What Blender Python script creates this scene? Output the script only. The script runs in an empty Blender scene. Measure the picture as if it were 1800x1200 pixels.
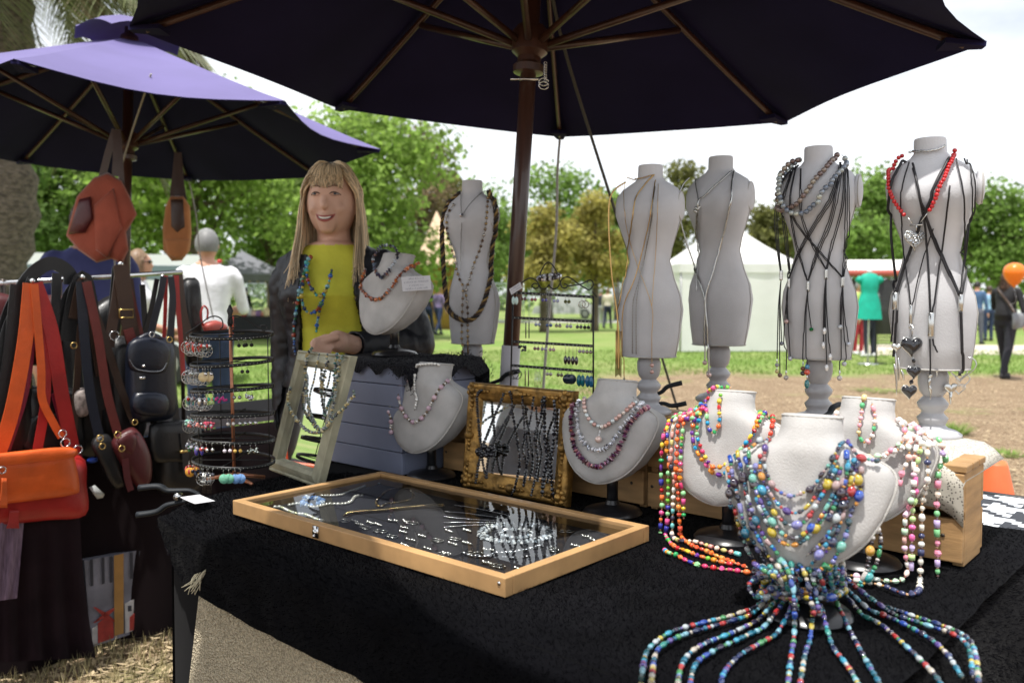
import bpy, bmesh, math, random
from math import sin, cos, pi, radians, sqrt, atan2
from mathutils import Vector, Matrix, Quaternion, noise as mnoise
from mathutils.bvhtree import BVHTree
random.seed(7)
R = random.Random(11)
scene = bpy.context.scene
C = scene.collection
V = Vector
# ---------------------------------------------------------------- camera, sky, sun
PITCH = math.atan(73 / 1500)
EYE = V((0, 0, 1.25))
cam = bpy.data.cameras.new('camera'); camo = bpy.data.objects.new('camera', cam); C.objects.link(camo)
camo.location = EYE; camo.rotation_euler = (pi / 2 - PITCH, 0, 0)
cam.sensor_width = 36; cam.lens = 30.0; cam.clip_end = 500; cam.clip_start = .02
cam.dof.use_dof = True; cam.dof.focus_distance = 1.75; cam.dof.aperture_fstop = 4.5
scene.camera = camo
SUNV = V((-.14, -.225, 1)).normalized()          # towards the sun
sl = bpy.data.lights.new('sun', 'SUN'); sl.energy = 4.6; sl.angle = radians(.6); sl.color = (1, .96, .9)
so = bpy.data.objects.new('sun', sl); C.objects.link(so); so.rotation_euler = SUNV.to_track_quat('Z', 'Y').to_euler()
w = bpy.data.worlds.new('World'); scene.world = w; w.use_nodes = True
nt = w.node_tree; nt.nodes.clear()
sky = nt.nodes.new('ShaderNodeTexSky'); sky.sky_type = 'NISHITA'; sky.sun_disc = False
sky.sun_elevation = math.asin(SUNV.z); sky.sun_rotation = atan2(SUNV.x, SUNV.y)
sky.dust_density = 2.0; sky.ozone_density = 1.0
tc = nt.nodes.new('ShaderNodeTexCoord'); mp = nt.nodes.new('ShaderNodeMapping'); mp.inputs['Scale'].default_value = (1, 1, 2.6)
nz = nt.nodes.new('ShaderNodeTexNoise'); nz.inputs['Scale'].default_value = 2.2; nz.inputs['Detail'].default_value = 6; nz.inputs['Roughness'].default_value = .55
rp = nt.nodes.new('ShaderNodeValToRGB'); rp.color_ramp.elements[0].position = .34; rp.color_ramp.elements[0].color = (.5, .5, .5, 1)
rp.color_ramp.elements[1].position = .60; rp.color_ramp.elements[1].color = (1, 1, 1, 1)
mx = nt.nodes.new('ShaderNodeMix'); mx.data_type = 'RGBA'; mx.inputs['B'].default_value = (11.2, 11.5, 11.9, 1)
bg = nt.nodes.new('ShaderNodeBackground'); bg.inputs['Strength'].default_value = .10; wo = nt.nodes.new('ShaderNodeOutputWorld')
L = nt.links.new
L(tc.outputs['Generated'], mp.inputs[0]); L(mp.outputs[0], nz.inputs['Vector']); L(nz.outputs[0], rp.inputs[0])
L(rp.outputs[0], mx.inputs['Factor']); L(sky.outputs[0], mx.inputs['A']); L(mx.outputs['Result'], bg.inputs[0]); L(bg.outputs[0], wo.inputs[0])
vs = scene.view_settings; vs.view_transform = 'Standard'; vs.look = 'None'; vs.exposure = .35; vs.gamma = 1; vs.use_curve_mapping = False
scene.cycles.use_denoising = True; scene.cycles.max_bounces = 8; scene.cycles.transparent_max_bounces = 16
scene.cycles.sample_clamp_indirect = 6; scene.cycles.caustics_reflective = False; scene.cycles.caustics_refractive = False

# ---------------------------------------------------------------- pixel / table geometry
def ray(px, py):
    a = (px - 900) / 1500; b = -(py - 600) / 1500
    return V((a, cos(PITCH) + b * sin(PITCH), -sin(PITCH) + b * cos(PITCH)))
def P(px, py, d):
    r = ray(px, py); return EYE + r * (d / r.y)
def PZ(px, py, z):
    r = ray(px, py); return EYE + r * ((z - EYE.z) / r.z)
U = V((.7507, -.6606, 0)); W = V((.6606, .7507, 0)); Z = V((0, 0, 1))       # along / across the table
def T(u, v, z=0): return U * u + W * v + Z * z
def PV(px, py, v):
    r = ray(px, py); return EYE + r * ((v - EYE.dot(W)) / r.dot(W))
def PU(px, py, u):
    r = ray(px, py); return EYE + r * ((u - EYE.dot(U)) / r.dot(U))
TZ = .80          # table top

# ---------------------------------------------------------------- materials
MATS = {}
def mat(name, col, rough=.5, metal=0, var=0, vs=8, bump=0, bs=60, sheen=0, coat=0, trans=0, spec=.5, objcol=False, stretch=None, bdist=.01, island=0, transl=0, voro=False, col2=None, detail=4):
    if name in MATS: return MATS[name]
    m = bpy.data.materials.new(name); m.use_nodes = True; MATS[name] = m
    t = m.node_tree; b = t.nodes['Principled BSDF']; N = t.nodes.new; K = t.links.new
    c4 = (*col, 1)
    b.inputs['Base Color'].default_value = c4; b.inputs['Roughness'].default_value = rough; b.inputs['Metallic'].default_value = metal
    b.inputs['Sheen Weight'].default_value = sheen; b.inputs['Coat Weight'].default_value = coat; b.inputs['Coat Roughness'].default_value = .05
    b.inputs['Transmission Weight'].default_value = trans; b.inputs['Specular IOR Level'].default_value = spec
    if sheen: b.inputs['Sheen Roughness'].default_value = .4
    src = None
    if objcol:
        oi = N('ShaderNodeObjectInfo'); src = oi.outputs['Color']
    tcn = N('ShaderNodeTexCoord'); vec = tcn.outputs['Object']
    if stretch:
        mpn = N('ShaderNodeMapping'); mpn.inputs['Scale'].default_value = stretch; K(vec, mpn.inputs[0]); vec = mpn.outputs[0]
    if var or col2:
        n = N('ShaderNodeTexNoise'); n.inputs['Scale'].default_value = vs; n.inputs['Detail'].default_value = detail; K(vec, n.inputs['Vector'])
        r = N('ShaderNodeMapRange'); r.inputs[1].default_value = .32; r.inputs[2].default_value = .68; K(n.outputs[0], r.inputs[0])
        x = N('ShaderNodeMix'); x.data_type = 'RGBA'
        lo = col2 if col2 else tuple(max(0, k * (1 - var)) for k in col); hi = col if col2 else tuple(min(1, k * (1 + var)) for k in col)
        x.inputs['A'].default_value = (*lo, 1); x.inputs['B'].default_value = (*hi, 1); K(r.outputs[0], x.inputs['Factor'])
        if src:
            r.inputs[3].default_value = 1 - var; r.inputs[4].default_value = 1 + var
            h = N('ShaderNodeVectorMath'); h.operation = 'SCALE'; K(src, h.inputs[0]); K(r.outputs[0], h.inputs['Scale']); src = h.outputs[0]
        else: src = x.outputs['Result']
    if island:
        g = N('ShaderNodeNewGeometry'); r = N('ShaderNodeMapRange'); r.inputs[3].default_value = 1 - island; r.inputs[4].default_value = 1 + island
        K(g.outputs['Random Per Island'], r.inputs[0])
        h = N('ShaderNodeHueSaturation'); K(r.outputs[0], h.inputs['Value'])
        if src: K(src, h.inputs['Color'])
        else: h.inputs['Color'].default_value = c4
        src = h.outputs[0]
    if src: K(src, b.inputs['Base Color'])
    if bump:
        n = N('ShaderNodeTexVoronoi' if voro else 'ShaderNodeTexNoise'); n.inputs['Scale'].default_value = bs
        if not voro: n.inputs['Detail'].default_value = 5
        K(vec, n.inputs['Vector'])
        bp = N('ShaderNodeBump'); bp.inputs['Strength'].default_value = bump; bp.inputs['Distance'].default_value = bdist
        K(n.outputs[0], bp.inputs['Height']); K(bp.outputs[0], b.inputs['Normal'])
    if transl:
        tl = N('ShaderNodeBsdfTranslucent'); ms = N('ShaderNodeMixShader'); ms.inputs[0].default_value = transl
        if src: K(src, tl.inputs[0])
        else: tl.inputs[0].default_value = c4
        K(b.outputs[0], ms.inputs[1]); K(tl.outputs[0], ms.inputs[2]); K(ms.outputs[0], t.nodes['Material Output'].inputs[0])
    return m

# ---------------------------------------------------------------- mesh helpers
class MB:
    def __init__(s): s.v = []; s.f = []; s.m = []; s.cm = 0
    def add(s, vs_, fs):
        o = len(s.v); s.v += [tuple(a) for a in vs_]; s.f += [tuple(i + o for i in f) for f in fs]; s.m += [s.cm] * len(fs); return s
    def box(s, c, ax, ay, az):          # centre and three half-axis vectors
        c = V(c); ax = V(ax); ay = V(ay); az = V(az)
        vs_ = [c + ax * i + ay * j + az * k for i in (-1, 1) for j in (-1, 1) for k in (-1, 1)]
        return s.add(vs_, [(0, 1, 3, 2), (4, 6, 7, 5), (0, 4, 5, 1), (2, 3, 7, 6), (0, 2, 6, 4), (1, 5, 7, 3)])
    def tube(s, pts, rad, n=8, cap=True, ell=None, ref=None):
        pts = [V(p) for p in pts]; k = len(pts)
        if not hasattr(rad, '__len__'): rad = [rad] * k
        o = len(s.v); prev = None; vs_ = []
        for i, p in enumerate(pts):
            t = (pts[min(i + 1, k - 1)] - pts[max(i - 1, 0)])
            t = t.normalized() if t.length > 1e-9 else V((0, 0, 1))
            if prev is None:
                a = V(ref) if ref is not None else (V((0, 0, 1)) if abs(t.z) < .9 else V((1, 0, 0)))
            else: a = prev
            a = a - t * a.dot(t)
            if a.length < 1e-6: a = t.orthogonal()
            a.normalize(); prev = a; b = t.cross(a)
            e = ell if ell else (1, 1)
            for j in range(n):
                q = 2 * pi * j / n; vs_.append(p + (a * cos(q) * e[0] + b * sin(q) * e[1]) * rad[i])
        fs = [(i * n + j, i * n + (j + 1) % n, (i + 1) * n + (j + 1) % n, (i + 1) * n + j) for i in range(k - 1) for j in range(n)]
        if cap: fs += [tuple(range(n - 1, -1, -1)), tuple((k - 1) * n + j for j in range(n))]
        return s.add(vs_, fs)
    def capsule(s, pts, rad, n=12, ell=None, ref=None):     # closed tapered limb with round ends
        pts = [V(p) for p in pts]; rad = list(rad)
        t0 = (pts[0] - pts[1]).normalized(); t1 = (pts[-1] - pts[-2]).normalized()
        P_ = [pts[0] + t0 * rad[0] * q for q in (.95, .7)] + pts + [pts[-1] + t1 * rad[-1] * q for q in (.7, .95)]
        r_ = [rad[0] * .3, rad[0] * .72] + rad + [rad[-1] * .72, rad[-1] * .3]
        return s.tube(P_, r_, n, True, ell, ref)
    def lathe(s, prof, o, n=20, axis=Z, cap=True):      # prof: (r, h)
        axis = V(axis).normalized(); a = axis.orthogonal().normalized(); b = axis.cross(a); o = V(o)
        vs_ = [o + axis * h + (a * cos(2 * pi * j / n) + b * sin(2 * pi * j / n)) * r for r, h in prof for j in range(n)]
        k = len(prof); fs = [(i * n + j, i * n + (j + 1) % n, (i + 1) * n + (j + 1) % n, (i + 1) * n + j) for i in range(k - 1) for j in range(n)]
        if cap: fs += [tuple(range(n - 1, -1, -1)), tuple((k - 1) * n + j for j in range(n))]
        return s.add(vs_, fs)
    def ball(s, c, r, n=12, m=8, sc=(1, 1, 1), rot=None):
        c = V(c); vs_ = []
        for i in range(m + 1):
            th = pi * i / m
            for j in range(n):
                q = V((sin(th) * cos(2 * pi * j / n) * sc[0], sin(th) * sin(2 * pi * j / n) * sc[1], cos(th) * sc[2])) * r
                vs_.append(c + (rot @ q if rot else q))
        return s.add(vs_, [(i * n + j, (i + 1) * n + j, (i + 1) * n + (j + 1) % n, i * n + (j + 1) % n) for i in range(m) for j in range(n)])
    def prism(s, poly, ext):            # closed polygon extruded by vector
        ext = V(ext); n = len(poly); poly = [V(p) for p in poly]
        return s.add(poly + [p + ext for p in poly], [tuple(range(n - 1, -1, -1)), tuple(range(n, 2 * n))] + [(i, (i + 1) % n, n + (i + 1) % n, n + i) for i in range(n)])
    def pillow(s, poly, nrm, th, rings=3, back=.5):       # soft closed slab from an outline
        poly = [V(p) for p in poly]; n = len(poly); c = sum(poly, V()) / n; nrm = V(nrm).normalized(); vs_ = []
        prof = [(.45, -back), (.85, -back * .85), (1, 0), (.93, .62), (.75, .92), (.4, 1.0)]
        for k, h in prof: vs_ += [c + (p - c) * k + nrm * th * h for p in poly]
        K = len(prof); fs = [(i * n + j, i * n + (j + 1) % n, (i + 1) * n + (j + 1) % n, (i + 1) * n + j) for i in range(K - 1) for j in range(n)]
        return s.add(vs_, fs + [tuple(range(n - 1, -1, -1)), tuple((K - 1) * n + j for j in range(n))])
    def ribbon(s, pts, wid, nrm, th=.003):       # flat strap
        pts = [V(p) for p in pts]; vs_ = []; k = len(pts); nrm = V(nrm).normalized()
        if not hasattr(wid, '__len__'): wid = [wid] * k
        for i, p in enumerate(pts):
            t = (pts[min(i + 1, k - 1)] - pts[max(i - 1, 0)]).normalized(); a = t.cross(nrm)
            if a.length < 1e-4: a = V((1, 0, 0))
            a.normalize(); n2 = a.cross(t)
            for x, y in ((-1, -1), (1, -1), (1, 1), (-1, 1)): vs_.append(p + a * x * wid[i] / 2 + n2 * y * th / 2)
        fs = [(i * 4 + j, i * 4 + (j + 1) % 4, i * 4 + 4 + (j + 1) % 4, i * 4 + 4 + j) for i in range(k - 1) for j in range(4)]
        return s.add(vs_, fs + [(3, 2, 1, 0), tuple((k - 1) * 4 + j for j in range(4))])
    def grid(s, rows):                  # list of rows of points
        n = len(rows[0]); return s.add([p for r in rows for p in r], [(i * n + j, i * n + j + 1, (i + 1) * n + j + 1, (i + 1) * n + j) for i in range(len(rows) - 1) for j in range(n - 1)])

def mesh(name, mb, mats, smooth=True, org=V((0, 0, 0))):
    me = bpy.data.meshes.new(name)
    me.from_pydata([(a[0] - org.x, a[1] - org.y, a[2] - org.z) for a in mb.v], [], mb.f)
    for m in (mats if isinstance(mats, (list, tuple)) else [mats]): me.materials.append(m)
    if any(mb.m): me.polygons.foreach_set('material_index', mb.m)
    if smooth: me.polygons.foreach_set('use_smooth', [True] * len(me.polygons))
    me.update(); return me
def origin(o):
    p = V((0, 0, 0))
    while o is not None: p += o.location; o = o.parent
    return p
def link(name, me, parent=None, loc=None):
    o = bpy.data.objects.new(name, me); C.objects.link(o); o.parent = parent
    if loc is not None: o.location = loc
    return o
def fixn(me):
    b = bmesh.new(); b.from_mesh(me); bmesh.ops.recalc_face_normals(b, faces=b.faces); b.to_mesh(me); b.free()
def obj(name, mb, m, parent=None, smooth=True, auto=None, bevel=0, fix=True):
    """one mesh object built from world coordinates, hung under parent (which is never rotated)"""
    me = mesh(name, mb, m, smooth and auto is None, origin(parent))
    if fix: fixn(me)
    o = link(name, me, parent)
    if auto is not None:
        me.polygons.foreach_set('use_smooth', [True] * len(me.polygons)); me.set_sharp_from_angle(angle=radians(auto))
    if bevel:
        bv = o.modifiers.new('bevel', 'BEVEL'); bv.width = bevel; bv.segments = 2; bv.limit_method = 'ANGLE'
    return o
LABELS = {}
def tag(o, label, cat, group=None):
    o['label'] = label; o['category'] = cat
    if group: o['group'] = group
    LABELS[label] = LABELS.get(label, 0) + 1
    return o
def thing(name, label, cat, loc=(0, 0, 0), group=None):
    return tag(link(name, None, None, V(loc)), label, cat, group)
def struct(name, mb, m, smooth=False, fix=True):
    o = obj(name, mb, m, None, smooth, fix=fix); o['kind'] = 'structure'; return o
def cr(pts, n=8, closed=False):         # Catmull-Rom resample
    pts = [V(p) for p in pts]; out = []; k = len(pts)
    for i in range(k if closed else k - 1):
        g = (lambda q: pts[q % k]) if closed else (lambda q: pts[max(0, min(k - 1, q))])
        a, b, c, d = g(i - 1), g(i), g(i + 1), g(i + 2)
        for j in range(n):
            t = j / n; out.append(.5 * (2 * b + (c - a) * t + (2 * a - 5 * b + 4 * c - d) * t * t + (3 * b - a - 3 * c + d) * t ** 3))
    if not closed: out.append(pts[-1])
    return out
def rsl(pts, step):                     # resample by arc length
    out = [pts[0].copy()]; acc = 0
    for a, b in zip(pts, pts[1:]):
        l = (b - a).length; 
        if l < 1e-9: continue
        p = step - acc
        while p <= l: out.append(a.lerp(b, p / l)); p += step
        acc = l - (p - step)
    return out
def lerp(a, b, t): return a + (b - a) * t
def srgb(r, g, b):
    f = lambda c: (c / 255 / 12.92) if c / 255 <= .04045 else ((c / 255 + .055) / 1.055) ** 2.4
    return (f(r), f(g), f(b))
# ---------------------------------------------------------------- ground
def ground_mat():
    m = bpy.data.materials.new('lawn_and_dirt'); m.use_nodes = True; t = m.node_tree; N = t.nodes.new; K = t.links.new
    b = t.nodes['Principled BSDF']; b.inputs['Roughness'].default_value = .95; b.inputs['Specular IOR Level'].default_value = .15
    tcn = N('ShaderNodeTexCoord'); sp = N('ShaderNodeSeparateXYZ'); K(tcn.outputs['Object'], sp.inputs[0])
    def noi(sc, det=4):
        n = N('ShaderNodeTexNoise'); n.inputs['Scale'].default_value = sc; n.inputs['Detail'].default_value = det; K(tcn.outputs['Object'], n.inputs['Vector']); return n.outputs[0]
    def mth(op, a, c):
        n = N('ShaderNodeMath'); n.operation = op
        for i, q in enumerate((a, c)):
            if isinstance(q, (int, float)): n.inputs[i].default_value = q
            else: K(q, n.inputs[i])
        return n.outputs[0]
    def rng(a, lo, hi):
        n = N('ShaderNodeMapRange'); n.inputs[1].default_value = lo; n.inputs[2].default_value = hi; K(a, n.inputs[0]); return n.outputs[0]
    def mixc(f, a, c):
        n = N('ShaderNodeMix'); n.data_type = 'RGBA'; K(f, n.inputs['Factor'])
        for q, s in ((a, 'A'), (c, 'B')):
            if isinstance(q, tuple): n.inputs[s].default_value = (*q, 1)
            else: K(q, n.inputs[s])
        return n.outputs['Result']
    n1 = noi(.5); wob = mth('MULTIPLY', mth('SUBTRACT', n1, .5), 5.0)
    xr = rng(mth('ADD', mth('ADD', sp.outputs['X'], mth('MULTIPLY', sp.outputs['Y'], -.06)), wob), .0, 1.0)
    yr = rng(mth('ADD', sp.outputs['Y'], wob), 15.2, 13.6)
    near = rng(mth('ADD', sp.outputs['Y'], wob), 5.2, 4.2)
    dirt = mth('MAXIMUM', mth('MULTIPLY', xr, yr), near)
    tuft = rng(noi(1.3, 5), .60, .70); dirt = mth('MULTIPLY', dirt, mth('SUBTRACT', 1.0, mth('MULTIPLY', tuft, .35)))
    g = mixc(rng(noi(3), .35, .65), (.145, .225, .055), (.22, .30, .085)); g = mixc(rng(noi(.35), .4, .7), g, (.30, .31, .13)); g = mixc(mth('MULTIPLY', rng(noi(60, 3), .35, .65), .4), g, (.10, .19, .03))
    d = mixc(rng(noi(2.5), .3, .7), (.19, .125, .075), (.33, .245, .155)); d = mixc(rng(noi(25, 6), .42, .62), d, (.12, .075, .045)); d = mixc(rng(noi(70, 5), .52, .66), d, (.46, .37, .25))
    K(mixc(dirt, g, d), b.inputs['Base Color'])
    bp = N('ShaderNodeBump'); bp.inputs['Strength'].default_value = .8; bp.inputs['Distance'].default_value = .03; K(noi(45, 6), bp.inputs['Height']); K(bp.outputs[0], b.inputs['Normal'])
    return m
mb = MB(); n = 60
def gz(x, y): return 0.0 if y < 60 else min(3.0, (y - 60) * .006)
xs = [-300, -150, -80, -40, -20, -10, -5, 0, 5, 10, 20, 40, 80, 150, 300]; ys = [-60, -20, -5, 0, 5, 10, 20, 40, 60, 90, 140, 220, 400]
mb.grid([[(x, y, gz(x, y)) for x in xs] for y in ys]); struct('ground', mb, ground_mat(), fix=False)
pm = mat('pale_path', (.50, .44, .36), .95, var=.15, vs=3, bump=.3, bs=40)
mb = MB(); mb.grid([[(8 + k * 3.0, 19.2 + .25 * sin(k) + k * .05, .006), (8 + k * 3.0, 23.5 + .3 * sin(k * 1.7) + k * .05, .006)][::-1] for k in range(10)]); struct('path', mb, pm, fix=True)
mb = MB(); mb.grid([[(-40 + k * 10.0, 47 + .6 * sin(k), .006), (-40 + k * 10.0, 52 + .5 * sin(k * 1.3), .006)][::-1] for k in range(9)]); struct('road', mb, mat('pale_road', (.42, .40, .38), .9, var=.1, vs=2), fix=True)
# grass blades and litter (uncountable)
def blades(name, cnt, area, h, wd, mt, label, cond=None, flat=False):
    mb = MB(); k = 0
    while k < cnt:
        x, y = area()
        if cond and not cond(x, y): continue
        k += 1; a = R.uniform(0, 2 * pi); hh = h * R.uniform(.5, 1.3); ww = wd * R.uniform(.6, 1.3) * (1 + .04 * y)
        if flat:
            e = V((cos(a), sin(a), R.uniform(-.15, .2))) * hh; f = V((-sin(a), cos(a), R.uniform(-.2, .2))) * ww; c = V((x, y, .008 + R.uniform(0, .012)))
            mb.add([c - e, c + f, c + e, c - f], [(0, 1, 2, 3)])
        else:
            lean = V((R.uniform(-.5, .5), R.uniform(-.5, .5), 1)) * hh; f = V((cos(a), sin(a), 0)) * ww; c = V((x, y, 0))
            mb.add([c - f, c + f, c + lean], [(0, 1, 2)])
    o = obj(name, mb, mt, None, False, fix=False); o['kind'] = 'stuff'; o['label'] = label; o['category'] = 'ground cover'; return o
def isdirt(x, y): return (x - .06 * y > .6 and y < 14.2) or y < 4.5
grs = mat('grass_blade', (.20, .30, .07), .8, island=.35, transl=.35, spec=.2)
def ar1():
    y = 5 + 16 * R.random() ** 1.3; return R.uniform(-.65, .65) * y, y
blades('grass', 52000, ar1, .055, .006, grs, 'short green lawn grass behind the stalls', lambda x, y: not isdirt(x, y))
strw = mat('straw_litter', (.36, .28, .17), .9, island=.5)
def ar2():
    y = 2.2 + 12 * R.random() ** 1.4; return R.uniform(-.66, .7) * y, y
blades('leaf_litter', 16000, ar2, .028, .006, strw, 'dry straw and leaf litter on the bare dirt', isdirt, True)
def ar3():
    y = R.uniform(2.3, 4.4); return R.uniform(-.66, -.25) * y, y
blades('dry_grass', 9000, ar3, .05, .0022, mat('dry_blade', (.34, .29, .15), .9, island=.5), 'dry yellowed grass on the ground beside the bag stall')
def tuft(c, n, r, h, label):
    mb = MB()
    for i in range(n):
        a = R.uniform(0, 2 * pi); q = r * sqrt(R.random()); p = c + V((cos(a) * q, sin(a) * q, 0)); l = V((cos(a) * q * .9 + R.uniform(-.03, .03), sin(a) * q * .9, h * R.uniform(.5, 1))); f = V((-sin(a), cos(a), 0)) * .006
        mb.add([p - f, p + f, p + l], [(0, 1, 2)])
    tag(obj('weed_tuft', mb, grs, None, False, fix=False), label, 'weed', 'weeds on the dirt')
tuft(PZ(1672, 762, 0), 260, .14, .12, 'small green weed tuft on dirt right of silver-cord mannequin base'); tuft(PZ(1545, 688, 0), 160, .25, .05, 'low green weed patch on dirt behind the pastel bust'); tuft(PZ(1775, 800, 0), 120, .12, .05, 'sparse weed patch on dirt above the traffic cone')

# ---------------------------------------------------------------- trees
bark = mat('tree_bark', (.11, .085, .06), .95, var=.4, vs=6, bump=.8, bs=14, bdist=.05, stretch=(1, 1, .25))
def leafm(name, c, isl=.45, tr=.6): return mat(name, c, .6, island=isl, transl=tr, spec=.25, col2=tuple(k * .55 for k in c), vs=.9)
LG = leafm('leaf_green', (.24, .38, .085)); LB = leafm('leaf_bright', (.31, .46, .10)); LD = leafm('leaf_dark', (.19, .31, .085)); LY = leafm('leaf_yellow', (.47, .42, .12)); LO = leafm('leaf_olive', (.22, .23, .07)); LP = leafm('leaf_pinkish', (.25, .19, .11))
def tree(label, px, topy, d, wpx, lm, seed, n=9000, leaf=.17, base=None, bot=None, dens=1.0, blobs=16, group='park trees behind the market'):
    rr = random.Random(seed); X = (px - 900) / 1500 * d; s = d / 1500
    zt = EYE.z + (527 - topy) * s; zb = EYE.z + (527 - (bot or 500)) * s; rad = wpx / 2 * s * 1.22; g = gz(X, d)
    root = thing('park_tree', label, 'tree', (X, d, g), group)
    mb = MB(); th = zb + (zt - zb) * .55; r0 = .045 * (zt - g) * .7
    trunk = cr([(X, d, g - .1), (X + rr.uniform(-.2, .2), d, lerp(g, th, .5)), (X + rr.uniform(-.3, .3), d + rr.uniform(-.3, .3), th)], 4)
    mb.tube(trunk, [lerp(r0, r0 * .35, i / (len(trunk) - 1)) for i in range(len(trunk))], 8)
    cl = []
    for i in range(blobs):
        a = rr.uniform(0, 2 * pi); h = rr.random(); q = rr.random() ** .5
        prof = sin(pi * min(1, .18 + .80 * h)) ** .6
        c = V((X + cos(a) * q * rad * .78 * prof, d + sin(a) * q * rad * .78 * prof, lerp(zb + .12 * (zt - zb), zt - .13 * (zt - zb), h)))
        cl.append((c, rad * rr.uniform(.36, .58)))
    for c, r in cl[:9]:
        st = trunk[rr.randint(len(trunk) // 3, len(trunk) - 1)]; md = st.lerp(c, .5) + V((0, 0, -.2))
        mb.tube(cr([st, md, c], 3), [r0 * .35, r0 * .3, r0 * .26, r0 * .22, r0 * .16, r0 * .1, r0 * .05], 5)
    obj('trunk', mb, bark, root)
    mb = MB()
    for i in range(int(n * dens)):
        c, r = cl[rr.randrange(len(cl))]
        dv = V((rr.gauss(0, 1), rr.gauss(0, 1), rr.gauss(0, 1))).normalized(); q = r * (rr.random() ** .4) * rr.uniform(.8, 1.12)
        p = c + V((dv.x, dv.y, dv.z * .72)) * q
        nr = (dv * .6 + V((rr.uniform(-1, 1), rr.uniform(-1, 1), rr.uniform(-.2, 1.2)))).normalized(); a = nr.orthogonal().normalized(); a = Quaternion(nr, rr.uniform(0, 6.28)) @ a; b = nr.cross(a)
        l = leaf * rr.uniform(.6, 1.35); k = l * .36
        mb.add([p - a * l * .5, p + b * k + nr * l * .08, p + a * l * .6, p - b * k + nr * l * .08], [(0, 1, 2, 3)])
    obj('crown', mb, lm, root, False, fix=False)
    return root
tree('large bright green tree directly behind the seller', 640, 178, 27, 300, LB, 1, 13000, .20, bot=500, blobs=24)
tree('green tree seen between the two hanging bags', 330, 150, 24, 330, LB, 2, 11000, .19, bot=470, blobs=22)
tree('green tree behind the palm at far left', 90, 140, 25, 330, LG, 3, 11000, .19, bot=480, blobs=22)
tree('green tree behind the dark gazebo', 480, 250, 34, 260, LG, 4, 10000, .22, bot=500)
tree('thin pinkish gum tree right of the big green tree', 738, 205, 40, 130, LP, 5, 2600, .2, bot=420, blobs=14)
tree('olive foliaged gum tree beside the pinkish one', 790, 290, 44, 110, LO, 6, 2600, .22, bot=430, blobs=10)
tree('green tree behind the leftmost grey mannequin', 850, 325, 48, 170, LG, 7, 7000, .26, bot=500)
tree('round green tree behind the umbrella pole', 965, 285, 52, 210, LG, 8, 6000, .28, bot=490)
tree('golden yellow tree behind the earring ladder, left of two', 955, 345, 33, 125, LY, 9, 6500, .17, bot=505)
tree('golden yellow tree right of the guy rope', 1045, 338, 34, 105, LY, 10, 5000, .17, bot=505)
tree('green tree between yellow tree and gold-chain mannequin', 1085, 345, 50, 130, LB, 11, 6000, .26, bot=500)
tree('yellowish green tree behind the pair of chain mannequins', 1185, 278, 44, 150, LO, 12, 4500, .24, bot=480)
tree('pale olive tree behind the pearl mannequin', 1340, 365, 50, 130, LO, 13, 5500, .26, bot=490)
tree('dark green tree between the two corded mannequins', 1525, 300, 38, 190, LG, 14, 7500, .22, bot=470)
tree('dense green tree behind the silver-cord mannequin', 1640, 345, 44, 170, LD, 15, 5000, .25, bot=490)
tree('green tree at the far right behind the balloon', 1760, 322, 42, 190, LG, 16, 6500, .24, bot=480)
tree('green tree cut by the right edge of the photo', 1880, 300, 44, 200, LB, 17, 9000, .24, bot=480)
tree('bushy green tree low behind the white marquee', 1420, 395, 55, 150, LD, 18, 6000, .28, bot=505)
tree('far green tree low behind the walking couple', 700, 400, 60, 170, LD, 19, 6000, .3, bot=510)
tree('far low tree left of the grey van', -40, 200, 22, 260, LD, 20, 8000, .2, bot=480)
mb = MB(); rr = random.Random(8)
for i in range(15000):
    x = rr.uniform(-75, 75); top = 7.5 + 2.5 * mnoise.noise(V((x * .09, 0, 0))) + 1.5 * mnoise.noise(V((x * .3, 5, 0))); p = V((x, 88 + rr.uniform(-3, 3), gz(0, 88) + rr.random() ** .8 * top)); nr = V((rr.gauss(0, 1), -1 + rr.gauss(0, .6), rr.gauss(.3, 1))).normalized(); a = nr.orthogonal().normalized(); a = Quaternion(nr, rr.uniform(0, 6.28)) @ a; b = nr.cross(a); l = rr.uniform(.5, 1.0)
    mb.add([p - a * l * .5, p + b * l * .4, p + a * l * .5, p - b * l * .4], [(0, 1, 2, 3)])
o = obj('far_woodland', mb, LG, None, False, fix=False); o['kind'] = 'stuff'; o['label'] = 'far belt of green trees along the park horizon'; o['category'] = 'woodland'
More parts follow.
